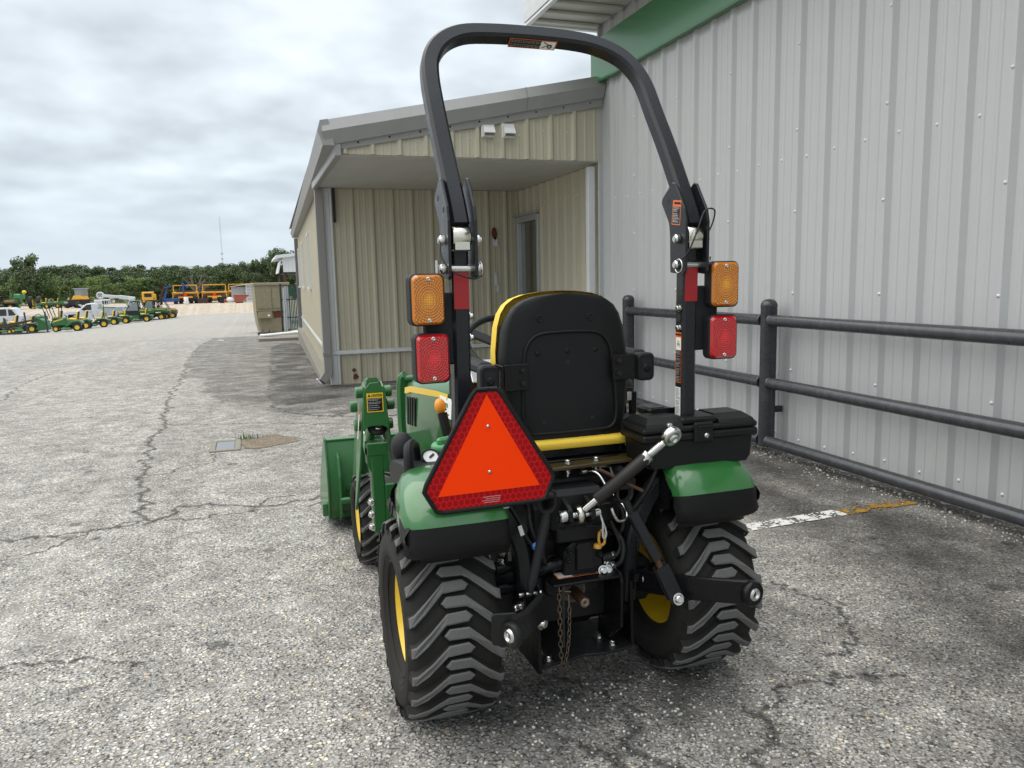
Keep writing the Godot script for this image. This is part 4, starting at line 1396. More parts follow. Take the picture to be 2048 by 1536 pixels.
	for k in range(first, t.get_child_count()): t.get_child(k).position.y -= 0.028
	# amber lever beside the seat
	part("lever", S.new().rod(Vector3(-0.30, 0.74, -0.3), Vector3(-0.335, 0.94, -0.34), 0.019), M.plastic, t)
	part("lever_knob", S.new().ball(Vector3(-0.340, 0.965, -0.345), Vector3(0.022, 0.030, 0.022), 14, Basis(Vector3.BACK, 0.17)), M.amber_knob, t)
	# floor between the fenders
	part("platform", S.new().box(Vector3(0, 0.50, -0.55), Vector3(0.98, 0.03, 0.42)).box(Vector3(0, 0.70, -0.17), Vector3(0.56, 0.03, 0.34)), M.black, t)
	# right: lever quadrant, black knob levers
	var qd := S.new()
	qd.box(Vector3(0.36, 0.865, -0.14), Vector3(0.17, 0.05, 0.42), Basis(Vector3.BACK, -0.05), 0.012)
	part("lever_console", qd, M.plastic, t)
	part("joystick_knob", S.new().ball(Vector3(0.405, 0.985, -0.33), Vector3(0.045, 0.05, 0.045), 14).box(Vector3(0.41, 0.97, -0.29), Vector3(0.03, 0.05, 0.02)), M.plastic_grey, t)
	part("joystick_stem", S.new().rod(Vector3(0.41, 0.86, -0.33), Vector3(0.405, 0.96, -0.33), 0.014).box(Vector3(0.435, 0.93, -0.30), Vector3(0.025, 0.09, 0.025)), M.black, t)
	part("joystick_plate", S.new().box(Vector3(0.409, 0.96, -0.2775), Vector3(0.018, 0.034, 0.003)), M.silver, t)
	part("lever_scale", S.new().box(Vector3(0.29, 0.845, 0.03), Vector3(0.16, 0.045, 0.012)), M.black, t)
	words("scale_numbers", "4 5 6 7 8 9 10", 0.017, M.paper, t, Transform3D(Basis.IDENTITY, Vector3(0.285, 0.846, 0.037)), 0.11)


func tractor_roll_bar(t: Node3D) -> void:
	for s in [-1.0, 1.0]:
		var leg := S.new()
		leg.bar(smooth_path(v3([[0.39 * s, 1.60, 0.172], [0.39 * s, 1.2, 0.165], [0.39 * s, 0.90, 0.16], [0.36 * s, 0.80, 0.155], [0.27 * s, 0.70, 0.15], [0.215 * s, 0.59, 0.14], [0.195 * s, 0.48, 0.13], [0.19 * s, 0.32, 0.12]]), 3), 0.055, 0.052, Vector3(0, 0, 1), 0.008)
		part("roll_bar_post", leg, M.rops, t)
		part("reflector_tape", S.new().box(Vector3(0.39 * s, 1.40, 0.198), Vector3(0.047, 0.115, 0.0016), Basis(Vector3.RIGHT, 0.02), 0.0004), M.tape, t)
		var bo := S.new()
		for y in [1.32, 1.255]: bo.bolt(Vector3((0.39 - 0.028) * s, y, 0.172), Vector3(-s, 0, 0), 0.009, 0.012)
		part("post_bolts", bo, M.steel, t)
		part("post_hole", S.new().lathe([Vector2(0.014, 0.0), Vector2(0, 0.0005)], axis_x(Vector3((0.39 - 0.0272) * s, 1.288, 0.165), -s), 16), M.dark, t)
		# hinge plates with their pins
		var h := node("hinge", t)
		var poly := pv([[0.140, 1.438], [0.222, 1.430], [0.232, 1.44], [0.236, 1.60], [0.225, 1.64], [0.165, 1.725], [0.148, 1.73], [0.085, 1.685], [0.080, 1.67], [0.128, 1.60], [0.135, 1.56]])
		for x in [0.39 - 0.040, 0.39 + 0.040]:
			part("hinge_plate", S.new().prism(poly, 0.009, side_x(Vector3(x * s, 0, 0)), 0.0025), M.rops, h)
			var ho := S.new()
			for c in [[0.125, 1.672], [0.19, 1.632]]: ho.lathe([Vector2(0.009, 0), Vector2(0, 0.0006)], axis_x(Vector3((x - 0.005 * (1 if x < 0.39 else -1)) * s, c[1], c[0]), -s if x < 0.39 else s), 14)
			part("plate_hole", ho, M.dark, h)
		part("bushing", S.new().lathe([Vector2(0.0, -0.030), Vector2(0.034, -0.029), Vector2(0.038, -0.025), Vector2(0.038, 0.025), Vector2(0.034, 0.029), Vector2(0.0, 0.030)], axis_x(Vector3(0.39 * s, 1.552, 0.192)), 28).box(Vector3(0.39 * s, 1.527, 0.205), Vector3(0.052, 0.03, 0.045), Basis.IDENTITY, 0.004), M.zinc, h)
		var pin := S.new()
		pin.rod(Vector3(0.325 * s, 1.545, 0.195), Vector3(0.455 * s, 1.545, 0.195), 0.0085)
		pin.rod(Vector3(0.325 * s, 1.462, 0.195), Vector3(0.455 * s, 1.462, 0.195), 0.0085)
		pin.rod(Vector3(0.352 * s, 1.462, 0.195), Vector3(0.428 * s, 1.462, 0.195), 0.0125)
		for y in [1.545, 1.462]:
			for e in [[0.337, -s], [0.443, s]]: pin.lathe([Vector2(0.015, -0.006), Vector2(0.015, 0.005), Vector2(0.011, 0.009), Vector2(0, 0.010)], axis_x(Vector3(e[0] * s, y, 0.195), e[1]), 16, false)
		part("hinge_pin", pin, M.steel, h)
		var ln := S.new()
		if s < 0: ln.tube(smooth_path(v3([[-0.448, 1.548, 0.20], [-0.455, 1.50, 0.225], [-0.43, 1.455, 0.25], [-0.37, 1.432, 0.25], [-0.335, 1.44, 0.225]]), 5), 0.0026, 6)
		else: ln.tube(smooth_path(v3([[0.337, 1.47, 0.205], [0.345, 1.50, 0.25], [0.37, 1.57, 0.265], [0.405, 1.63, 0.25], [0.45, 1.635, 0.235], [0.462, 1.60, 0.21], [0.447, 1.555, 0.198]]), 5), 0.0026, 6)
		part("lanyard", ln, M.hose, h)
		var rg := S.new()
		var ring := []
		for k in 17: ring.append(Vector3((0.332 if s > 0 else 0.335) * s, 1.458 + 0.022 * sin(TAU * k / 16), 0.215 + 0.022 * cos(TAU * k / 16)))
		rg.tube(ring, 0.0022, 6)
		rg.rod(Vector3(0.462 * s, 1.445, 0.20), Vector3(0.462 * s, 1.487, 0.20), 0.005)
		part("pin_ring", rg, M.steel, h)
	# the hoop
	var hoop := S.new()
	var path := smooth_path(v3([[-0.39, 1.585, 0.195], [-0.392, 1.65, 0.164], [-0.398, 1.80, 0.080], [-0.403, 1.95, 0.0], [-0.402, 2.06, -0.062], [-0.388, 2.13, -0.102], [-0.345, 2.19, -0.134], [-0.27, 2.23, -0.156], [-0.168, 2.243, -0.164], [-0.03, 2.246, -0.165], [0.12, 2.242, -0.163], [0.215, 2.228, -0.155], [0.295, 2.192, -0.135], [0.340, 2.14, -0.106], [0.362, 2.075, -0.070], [0.370, 1.98, -0.018], [0.382, 1.84, 0.06], [0.39, 1.65, 0.164], [0.39, 1.585, 0.195]]), 4)
	hoop.bar(path, 0.052, 0.056, Vector3(0, 0.482, 0.876), 0.009)
	part("roll_bar_hoop", hoop, M.rops, t)
	# stickers
	var org := Color(0.86, 0.42, 0.14)
	var w1 := fm(Color(1, 1, 1), 0.4, 0.0, {"map": warning_print(64, 256, Color(0.06, 0.06, 0.07), Color(0.72, 0.72, 0.7), org, 26, 4, 1, 64)})
	var sl := node("post_label", t, Vector3(0.39 - 0.0268, 1.155, 0.165))
	sl.rotation.y = -PI / 2
	label_plate("label_print", 0.036, 0.17, w1, sl, Transform3D.IDENTITY)
	words("lettering", "WARNING", 0.0055, M.ink, sl, Transform3D(Basis.IDENTITY, Vector3(0, 0.077, 0.0008)))
	var w2 := fm(Color(1, 1, 1), 0.4, 0.0, {"map": warning_print(64, 230, Color(0.90, 0.91, 0.90), Color(0.15, 0.15, 0.15), Color(0.9, 0.91, 0.9), 4, 3, 2)})
	label_plate("serial_label", 0.034, 0.14, w2, t, Transform3D(Basis(Vector3.UP, -PI / 2), Vector3(0.39 - 0.0268, 0.985, 0.163)))
	var w3 := fm(Color(1, 1, 1), 0.4, 0.0, {"map": warning_print(72, 108, Color(0.08, 0.08, 0.08), Color(0.75, 0.75, 0.72), org, 28, 4, 3)})
	var hl := node("hinge_label", t, Vector3(0.39 - 0.0450, 1.63, 0.178))
	hl.basis = Basis(Vector3.UP, -PI / 2) * Basis(Vector3.BACK, -0.12)
	label_plate("label_print", 0.052, 0.078, w3, hl, Transform3D.IDENTITY)
	words("lettering", "WARNING", 0.0075, M.ink, hl, Transform3D(Basis.IDENTITY, Vector3(0.003, 0.030, 0.0008)), 0.040)
	var w4 := fm(Color(1, 1, 1), 0.4, 0.0, {"map": warning_print(180, 44, Color(0.07, 0.07, 0.07), Color(0.6, 0.58, 0.55), org, 3, 3, 4)})
	var under := node("hoop_label", t, Vector3(-0.02, 2.2165, -0.151))
	under.basis = Basis(Vector3(1, 0, 0), Vector3(0, -0.482, -0.876), Vector3(0, -0.876, 0.482)) * Basis(Vector3.UP, 0.0)
	label_plate("label_print", 0.17, 0.040, w4, under, Transform3D.IDENTITY)
	label_plate("picture_panel", 0.052, 0.033, M.paper, under, Transform3D(Basis.IDENTITY, Vector3(0.055, 0, 0.0007)))
	var pic := S.new()
	pic.lathe([Vector2(0.004, 0), Vector2(0.009, 0.0004), Vector2(0.009, 0)], axis_z(Vector3(0.062, 0.004, 0.0012)), 16)
	pic.box(Vector3(0.05, -0.006, 0.0013), Vector3(0.03, 0.003, 0.0004), Basis(Vector3.BACK, 0.5), 0).box(Vector3(0.045, 0.006, 0.0013), Vector3(0.022, 0.003, 0.0004), Basis(Vector3.BACK, -0.5), 0)
	part("picture_print", pic, M.ink, under)


func lamp(t: Node3D, at: Vector3, w: float, h: float, lens, tilt: float) -> void:
	var l := node("tail_lamp", t, at)
	l.rotation = Vector3(0, tilt, 0)
	part("housing", S.new().prism(rr(w + 0.008, h + 0.008, 0.02, 5), 0.044, Transform3D(Basis.IDENTITY, Vector3(0, 0, -0.022)), 0.004), M.plastic_grey, l)
	var ls := S.new()
	var out := rr(w, h, 0.017, 5)
	var inn := rr(w - 0.012, h - 0.012, 0.013, 5)
	for i in out.size():
		var j := (i + 1) % out.size()
		ls.st.set_uv(Vector2(0.02, 0.02))
		ls.quad(Vector3(out[i].x, out[i].y, 0), Vector3(inn[i].x, inn[i].y, 0.009), Vector3(inn[j].x, inn[j].y, 0.009), Vector3(out[j].x, out[j].y, 0))
	var g := ls.g + 1
	ls.st.set_smooth_group(g)
	for i in range(1, inn.size() - 1):
		for p in [inn[0], inn[i + 1], inn[i]]:
			ls.st.set_uv(Vector2(p.x / w + 0.5, 0.5 - p.y / h))
			ls.st.add_vertex(Vector3(p.x, p.y, 0.009))
	part("lens", ls, lens, l)
	var sc := S.new()
	for y in [-1, 1]: sc.lathe([Vector2(0.0062, 0), Vector2(0.006, 0.004), Vector2(0.003, 0.005), Vector2(0.0028, 0.003), Vector2(0, 0.003)], axis_z(Vector3(0, (h / 2 - 0.012) * y, 0.008)), 12)
	part("lens_screw", sc, M.steel, l)


func tractor_lamps(t: Node3D) -> void:
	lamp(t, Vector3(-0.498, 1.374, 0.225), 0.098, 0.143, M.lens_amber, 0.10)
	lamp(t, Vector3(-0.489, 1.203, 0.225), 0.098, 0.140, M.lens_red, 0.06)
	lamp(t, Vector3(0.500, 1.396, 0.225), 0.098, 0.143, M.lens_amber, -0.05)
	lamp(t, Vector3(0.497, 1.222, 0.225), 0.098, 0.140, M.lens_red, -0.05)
	for s in [-1.0, 1.0]:
		var br := S.new()
		br.box(Vector3(0.455 * s, 1.285, 0.172), Vector3(0.098, 0.215, 0.02), Basis.IDENTITY, 0.006)
		part("lamp_bracket", br, M.plastic_grey, t)


func tractor_seat(t: Node3D) -> void:
	var seat := node("seat", t, Vector3(0.03, 0, 0))
	var tilt := Transform3D(Basis(Vector3.RIGHT, -0.06), Vector3(0, 0.86, 0.025))
	# black moulded back shell: rows from foot to top
	var rows := []
	var cush := []
	for a in [[0.0, 0.190], [0.03, 0.205], [0.12, 0.224], [0.22, 0.234], [0.32, 0.232], [0.40, 0.222], [0.445, 0.208], [0.475, 0.188], [0.495, 0.160], [0.508, 0.12], [0.516, 0.06], [0.518, 0.01]]:
		var y: float = a[0]
		var x: float = a[1]
		var row := PackedVector3Array()
		for q in [[-1.0, -0.075], [-1.0, -0.03], [-0.97, -0.012], [-0.90, 0.0], [-0.5, 0.004], [0.0, 0.005], [0.5, 0.004], [0.90, 0.0], [0.97, -0.012], [1.0, -0.03], [1.0, -0.075]]:
			row.append(tilt * Vector3(x * q[0], y - (0.02 * maxf(0, -q[1] - 0.03) / 0.05 if y > 0.4 else 0.0), q[1]))
		rows.append(row)
		var r2 := PackedVector3Array()
		for q in [[-1.0, -0.07], [-1.02, -0.085], [-1.02, -0.11], [-0.96, -0.145], [-0.8, -0.14], [0.0, -0.12], [0.8, -0.14], [0.96, -0.145], [1.02, -0.11], [1.02, -0.085], [1.0, -0.07]]:
			r2.append(tilt * Vector3(x * q[0] + (0.006 if q[0] > 0 else -0.006), y + (0.012 if y > 0.3 else 0.0), q[1]))
		cush.append(r2)
	var shell := S.new()
	shell.loft(rows)
	var top := PackedVector3Array(rows[-1])
	shell.fan(top, false)
	part("seat_shell", shell, M.plastic, seat)
	var cu := S.new()
	cu.loft(cush)
	cu.fan(cush[-1], false)
	part("back_cushion", cu, M.seat, seat)
	# raised lip round the sunk panel of the shell
	var lip := S.new()
	var lp := []
	for q in [[-0.155, 0.055], [-0.172, 0.10], [-0.170, 0.20], [-0.162, 0.30], [-0.150, 0.345], [-0.118, 0.378], [-0.06, 0.388], [0.06, 0.388], [0.118, 0.378], [0.150, 0.345], [0.162, 0.30], [0.170, 0.20], [0.172, 0.10], [0.155, 0.055], [0.10, 0.045], [-0.10, 0.045], [-0.155, 0.055], [-0.172, 0.10]]: lp.append(tilt * Vector3(q[0], q[1], 0.0035))
	lip.sweep(smooth_path(lp, 3), pv([[0.011, 0], [0.006, 0.006], [-0.002, 0.007], [-0.012, 0], [0, -0.006]]), tilt.basis.z, true, false)
	part("shell_rib", lip, M.plastic, seat)
	var cl := S.new()
	for q in [[-0.10, 0.435], [0.085, 0.435], [0.135, 0.022]]: cl.lathe([Vector2(0.013, 0), Vector2(0.013, 0.003), Vector2(0.009, 0.004), Vector2(0.008, 0.001), Vector2(0.004, 0.001), Vector2(0, 0.004)], tilt * axis_z(Vector3(q[0], q[1], 0.003)), 14)
	for q in [[-0.112, 0.318], [-0.005, 0.322], [0.1, 0.322], [-0.11, 0.015], [-0.02, 0.013], [0.085, 0.016]]: cl.ball(tilt * Vector3(q[0], q[1], 0.004), Vector3(0.009, 0.009, 0.004), 10)
	part("shell_clips", cl, M.plastic, seat)
	var ho := S.new()
	for q in [[-0.005, 0.285], [-0.10, 0.085], [0.08, 0.088]]: ho.box(tilt * Vector3(q[0], q[1], 0.0055), Vector3(0.013, 0.011, 0.001), Basis.IDENTITY, 0)
	part("shell_holes", ho, M.dark, seat)
	var mk := S.new()
	for q in [[-0.125, 0.435, 0.9], [0.055, 0.452, 0.5], [-0.055, 0.275, 0.75], [-0.115, 0.105, 0.85], [0.045, 0.105, 0.75], [0.11, 0.035, 0.7]]: mk.box(tilt * Vector3(q[0], q[1], 0.0058), Vector3(0.026, 0.0013, 0.0006), Basis(Vector3.BACK, -q[2]), 0)
	part("scuff_marks", mk, M.plastic_grey, seat)
	# seat base cushion and suspension
	var base := []
	for q in [[-0.52, 0.88], [-0.50, 0.92], [-0.42, 0.925], [-0.25, 0.90], [-0.08, 0.885], [0.03, 0.885], [0.055, 0.872], [0.045, 0.852]]:
		var row := PackedVector3Array()
		for x in [-0.235, -0.225, -0.12, 0.0, 0.12, 0.225, 0.235]: row.append(Vector3(x, q[1] - (0.02 if absf(x) > 0.23 else 0.0), q[0]))
		base.append(row)
	part("seat_cushion", S.new().loft(base), M.seat, seat)
	part("seat_pan", S.new().box(Vector3(0, 0.835, -0.22), Vector3(0.40, 0.05, 0.5), Basis.IDENTITY, 0.012).box(Vector3(0.02, 0.80, -0.1), Vector3(0.30, 0.03, 0.3)), M.black, seat)
	# armrest brackets at the sides of the back, with padded pivots
	for s in [-1.0, 1.0]:
		var y := 1.105 if s < 0 else 1.118
		part("armrest_bracket", S.new().box(Vector3(0.196 * s, y, 0.035), Vector3(0.085, 0.088, 0.005), Basis.IDENTITY, 0.002).box(Vector3(0.243 * s, y, -0.01), Vector3(0.005, 0.080, 0.09)), M.black, seat)
		var bb := S.new()
		for k in [-1, 1]: bb.bolt(Vector3(0.176 * s, y + 0.022 * k, 0.038), Vector3(0, 0, 1), 0.009, 0.010)
		part("bracket_bolt", bb, M.black_dusty, seat)
		var ar := S.new()
		ar.prism(rr(0.066, 0.098, 0.018, 4), 0.05, Transform3D(Basis.IDENTITY, Vector3(0.287 * s, y - 0.005, 0.005)), 0.006)
		ar.box(Vector3(0.287 * s, y + 0.03, -0.14), Vector3(0.055, 0.04, 0.26), Basis.IDENTITY, 0.012)
		part("armrest", ar, M.plastic_grey, seat)
		part("armrest_pocket", S.new().prism(rr(0.036, 0.066, 0.008, 3), 0.002, Transform3D(Basis.IDENTITY, Vector3(0.287 * s, y - 0.008, 0.0305))), M.dark, seat)
		part("armrest_pivot", S.new().lathe([Vector2(0.014, 0), Vector2(0.014, 0.005), Vector2(0.006, 0.006), Vector2(0, 0.004)], axis_z(Vector3(0.287 * s, y - 0.008, 0.031)), 14), M.black_dusty, seat)
	# steering wheel and dashboard
	var sw := node("steering_wheel", t, Vector3(0.0, 1.165, -0.50))
	sw.rotation.x = 0.62
	var ring := []
	for k in 33: ring.append(Vector3(0.185 * sin(TAU * k / 32), 0, 0.185 * cos(TAU * k / 32)))
	part("rim", S.new().tube(ring, 0.0145, 12), M.plastic_grey, sw)
	var sp := S.new()
	for a in [0.0, 2.1, -2.1]: sp.bar([Vector3(0, -0.02, 0), Vector3(0.17 * sin(a), 0.0, 0.17 * cos(a))], 0.012, 0.05, Vector3.UP, 0.004)
	sp.lathe([Vector2(0.055, -0.04), Vector2(0.06, -0.01), Vector2(0.045, 0.008), Vector2(0, 0.01)], Transform3D.IDENTITY, 20)
	part("spokes", sp, M.plastic_grey, sw)
	part("steering_column", S.new().rod(Vector3(0, 1.14, -0.515), Vector3(0, 0.80, -0.75), 0.03), M.black, t)
	var dash := S.new()
	dash.prism(pv([[-0.55, 0.55], [-0.58, 1.0], [-0.62, 1.06], [-0.72, 1.075], [-0.86, 1.03], [-0.86, 0.55]]), 0.36, side_x(Vector3.ZERO), 0.02)
	part("dashboard", dash, M.plastic, t)
	part("instrument_panel", S.new().box(Vector3(-0.03, 1.055, -0.605), Vector3(0.24, 0.01, 0.11), Basis(Vector3.RIGHT, 0.85), 0.004), M.silver, t)


func tractor_emblem(t: Node3D) -> void:
	var e := node("slow_moving_emblem", t, Vector3(-0.352, 0.93, 0.305))
	e.rotation = Vector3(-0.03, 0.03, 0.0)
	var xf := Transform3D(Basis.IDENTITY, Vector3.ZERO)
	# corners measured on the emblem: cut triangle
	var outer := pv([[-0.036, 0.182], [0.036, 0.182], [0.206, -0.094], [0.172, -0.166], [-0.160, -0.166], [-0.200, -0.096]])
	part("backing", S.new().prism(outer, 0.004, Transform3D(Basis.IDENTITY, Vector3(0, 0, -0.001))), M.plastic, e)
	var loop := []
	for p in outer: loop.append(Vector3(p.x, p.y, 0))
	loop.append(loop[0])
	loop.append(loop[1])
	var rimpath := []
	for i in loop.size() - 1:
		for f in [0.06, 0.5, 0.94]: rimpath.append(loop[i].lerp(loop[i + 1], f))
	part("rubber_edge", S.new().tube(rimpath, 0.0075, 8), M.plastic, e)
	part("reflective_border", S.new().prism(outer, 0.001, Transform3D(Basis.IDENTITY, Vector3(0, 0, 0.0020))), M.red_hex, e)
	var tri := pv([[0.0, 0.168], [0.158, -0.118], [-0.158, -0.118]])
	part("orange_triangle", S.new().prism(tri, 0.001, Transform3D(Basis.IDENTITY, Vector3(0, 0, 0.0030))), M.orange, e)
	var rv := S.new()
	for y in [0.075, -0.06]: rv.lathe([Vector2(0.0055, 0), Vector2(0.005, 0.003), Vector2(0, 0.004)], axis_z(Vector3(0, y, 0.0035)), 12)
	part("rivet", rv, M.steel, e)
	var sm := S.new()
	for k in 4: sm.box(Vector3(0.005 + 0.003 * sin(k * 2.0), -0.135 - 0.0055 * k, 0.0027), Vector3(0.056 - 0.008 * (k % 2), 0.0016, 0.0003), Basis.IDENTITY, 0)
	part("small_print", sm, fm(lin(0.5, 0.25, 0.25), 0.5), e)
	part("emblem_bracket", S.new().box(Vector3(-0.34, 0.84, 0.27), Vector3(0.05, 0.30, 0.006)).box(Vector3(-0.365, 0.94, 0.23), Vector3(0.05, 0.05, 0.09)).box(Vector3(-0.33, 0.753, 0.288), Vector3(0.085, 0.012, 0.02)), M.galv, t)


func tractor_rear(t: Node3D) -> void:
	# transmission case, rockshaft housing, pump
	var gb := S.new()
	gb.box(Vector3(0, 0.46, -0.14), Vector3(0.30, 0.44, 0.44), Basis.IDENTITY, 0.02)
	gb.box(Vector3(0, 0.30, -0.08), Vector3(0.22, 0.16, 0.30), Basis.IDENTITY, 0.03)
	gb.prism(rr(0.21, 0.15, 0.03, 3), 0.03, Transform3D(Basis.IDENTITY, Vector3(0.0, 0.43, 0.085)), 0.005)
	part("transmission_case", gb, M.black_dusty, t)
	var ax := S.new()
	ax.rod(Vector3(-0.42, 0.328, 0), Vector3(0.42, 0.328, 0), 0.05, 16)
	ax.box(Vector3(-0.24, 0.36, 0.0), Vector3(0.14, 0.16, 0.18), Basis.IDENTITY, 0.02).box(Vector3(0.24, 0.36, 0.0), Vector3(0.14, 0.16, 0.18), Basis.IDENTITY, 0.02)
	part("rear_axle", ax, M.black_dusty, t)
	var rh := S.new()
	rh.box(Vector3(0.0, 0.665, 0.05), Vector3(0.19, 0.15, 0.22), Basis.IDENTITY, 0.018)
	rh.box(Vector3(0.0, 0.59, 0.10), Vector3(0.17, 0.05, 0.14), Basis.IDENTITY, 0.006)
	rh.rod(Vector3(-0.20, 0.735, 0.03), Vector3(0.20, 0.735, 0.03), 0.033, 16)
	part("rockshaft_housing", rh, M.black_dusty, t)
	var pump := S.new()
	pump.prism(pv([[-0.07, -0.055], [-0.055, -0.065], [0.055, -0.065], [0.07, -0.055], [0.07, 0.03], [0.05, 0.055], [0.03, 0.065], [-0.035, 0.065], [-0.055, 0.05], [-0.07, 0.03]]), 0.10, Transform3D(Basis.IDENTITY, Vector3(0.01, 0.497, 0.115)), 0.006)
	pump.prism(pv([[-0.03, -0.03], [0.03, -0.03], [0.03, 0.05], [0.02, 0.062], [-0.02, 0.062], [-0.03, 0.05]]), 0.02, Transform3D(Basis.IDENTITY, Vector3(0.01, 0.497, 0.17)), 0.004)
	part("hydraulic_pump", pump, M.black_dusty, t)
	var pb := S.new()
	for q in [[-0.042, 0.535], [-0.046, 0.505], [0.062, 0.535], [0.066, 0.51]]: pb.lathe([Vector2(0.010, 0), Vector2(0.010, 0.012), Vector2(0.005, 0.012), Vector2(0.004, 0.008), Vector2(0, 0.008)], axis_z(Vector3(q[0], q[1], 0.164)), 12)
	for q in [[-0.085, 0.575], [-0.06, 0.583], [0.09, 0.585], [0.115, 0.58], [0.13, 0.555]]: pb.lathe([Vector2(0.013, 0), Vector2(0.013, 0.014), Vector2(0.006, 0.014), Vector2(0, 0.010)], axis_z(Vector3(q[0], q[1], 0.10)), 12)
	part("pump_bolt", pb, M.black, t)
	var fitting := S.new()
	fitting.tube(smooth_path(v3([[-0.06, 0.485, 0.13], [-0.105, 0.478, 0.135], [-0.135, 0.462, 0.12], [-0.15, 0.44, 0.06]]), 4), 0.021, 14)
	fitting.lathe([Vector2(0.026, -0.012), Vector2(0.026, 0.012)], axis_x(Vector3(-0.068, 0.484, 0.13)), 6, false)
	part("suction_elbow", fitting, M.black, t)
	var line := S.new()
	line.tube(smooth_path(v3([[0.085, 0.49, 0.15], [0.13, 0.488, 0.15], [0.155, 0.515, 0.145], [0.145, 0.56, 0.14], [0.125, 0.61, 0.13], [0.118, 0.65, 0.11]]), 5), 0.0075, 10)
	line.lathe([Vector2(0.016, -0.018), Vector2(0.016, 0.018)], axis_x(Vector3(0.10, 0.489, 0.15)), 6, false)
	part("hydraulic_line", line, M.hose, t)
	var dl := S.new()
	dl.tube(smooth_path(v3([[0.15, 0.78, 0.08], [0.165, 0.72, 0.09], [0.168, 0.64, 0.09], [0.155, 0.605, 0.085], [0.12, 0.60, 0.08]]), 4), 0.004, 8)
	part("breather_line", dl, M.galv, t)
	# valve block beside the top-link bracket
	part("valve_block", S.new().box(Vector3(0.095, 0.655, 0.14), Vector3(0.09, 0.065, 0.07), Basis.IDENTITY, 0.005), M.black, t)
	# seat support bridge with its bolts, and the upright plate under it
	part("seat_bridge", S.new().box(Vector3(0.045, 0.802, 0.07), Vector3(0.50, 0.012, 0.085), Basis(Vector3.BACK, 0.02), 0.002), fm(lin(0.05, 0.035, 0.008), 0.4), t)
	part("support_plate", S.new().prism(pv([[-0.095, 0.10], [0.075, 0.10], [0.06, -0.05], [-0.08, -0.05]]), 0.008, Transform3D(Basis.IDENTITY, Vector3(0.022, 0.70, 0.052)), 0.002), M.black, t)
	var bb := S.new()
	for x in [-0.01, 0.095]:
		bb.bolt(Vector3(x, 0.81, 0.085), Vector3.UP, 0.011, 0.014)
		bb.rod(Vector3(x, 0.797, 0.085), Vector3(x, 0.765, 0.085), 0.006, 8)
		bb.lathe([Vector2(0.011, 0.0), Vector2(0.011, 0.012)], Transform3D(Basis.IDENTITY, Vector3(x, 0.776, 0.085)), 6, false)
	part("bridge_bolt", bb, M.steel, t)
	part("outlet_socket", S.new().box(Vector3(0.045, 0.715, 0.06), Vector3(0.035, 0.05, 0.012), Basis.IDENTITY, 0.003), M.plastic, t)
	# bent wire hook that parks the top link
	var hk := S.new()
	hk.tube(smooth_path(v3([[0.055, 0.775, 0.08], [0.075, 0.778, 0.10], [0.092, 0.765, 0.12], [0.105, 0.73, 0.15], [0.120, 0.705, 0.19], [0.128, 0.68, 0.24], [0.118, 0.655, 0.262], [0.085, 0.655, 0.275], [0.066, 0.68, 0.278], [0.060, 0.70, 0.275]]), 4), 0.0055, 10)
	hk.lathe([Vector2(0.010, -0.008), Vector2(0.010, 0.008)], axis_x(Vector3(0.05, 0.775, 0.08)), 10, false)
	part("link_hook", hk, M.steel, t)
	# top link: eye, threaded end, long black tube, jam nut, upper ball eye
	var tl := node("top_link", t)
	var a := Vector3(-0.022, 0.668, 0.205)
	var b := Vector3(0.246, 0.915, 0.305)
	var d := (b - a).normalized()
	part("tube", S.new().tube([a + d * 0.075, a + d * 0.082, b - d * 0.098, b - d * 0.09], 0.0215, 16, [0.9, 1.0, 1.0, 0.9]), fm(lin(0.012, 0.009, 0.009), 0.5, 0.0, {"map": streaks(256, 0.4, 0.6, 0.42, 0.3, 52), "tri": 6.0}), tl)
	var th := S.new()
	th.rod(a, b, 0.0115, 12)
	for k in 9: th.lathe([Vector2(0.0115, -0.0025), Vector2(0.0135, 0), Vector2(0.0115, 0.0025)], Transform3D(Basis(Quaternion(Vector3.UP, d)), b - d * (0.078 - k * 0.0055)), 12)
	th.lathe([Vector2(0.0225, -0.012), Vector2(0.0225, 0.012)], Transform3D(Basis(Quaternion(Vector3.UP, d)), b - d * 0.092), 6, false)
	part("thread", th, M.steel, tl)
	var eye := S.new()
	var eb := Basis(Quaternion(Vector3.BACK, Vector3(0.15, -0.5, 0.85).normalized()))
	eye.lathe([Vector2(0.019, -0.014), Vector2(0.030, -0.014), Vector2(0.034, -0.007), Vector2(0.034, 0.007), Vector2(0.030, 0.014), Vector2(0.019, 0.014), Vector2(0.019, -0.014)], Transform3D(eb * axis_z(Vector3.ZERO).basis, b + d * 0.012), 24)
	eye.lathe([Vector2(0.011, -0.021), Vector2(0.0145, -0.021), Vector2(0.019, -0.008), Vector2(0.019, 0.008), Vector2(0.0145, 0.021), Vector2(0.011, 0.021), Vector2(0.011, -0.021)], Transform3D(eb * axis_z(Vector3.ZERO).basis, b + d * 0.012), 20)
	eye.box(b + Vector3(0.002, 0.043, 0.0), Vector3(0.018, 0.012, 0.018), Basis.IDENTITY, 0.003)
	part("upper_eye", eye, M.steel, tl)
	var le := S.new()
	le.lathe([Vector2(0.011, -0.014), Vector2(0.026, -0.013), Vector2(0.031, -0.004), Vector2(0.031, 0.004), Vector2(0.026, 0.013), Vector2(0.011, 0.014), Vector2(0.011, -0.014)], axis_x(a), 20)
	part("lower_eye", le, M.zinc, tl)
	part("turning_handle", S.new().rod(a.lerp(b, 0.42) + Vector3(-0.05, 0.045, -0.02), a.lerp(b, 0.42) + Vector3(0.085, -0.03, 0.02), 0.006, 8), M.rusty, tl)
	# bracket that holds the lower eye
	var bk := S.new()
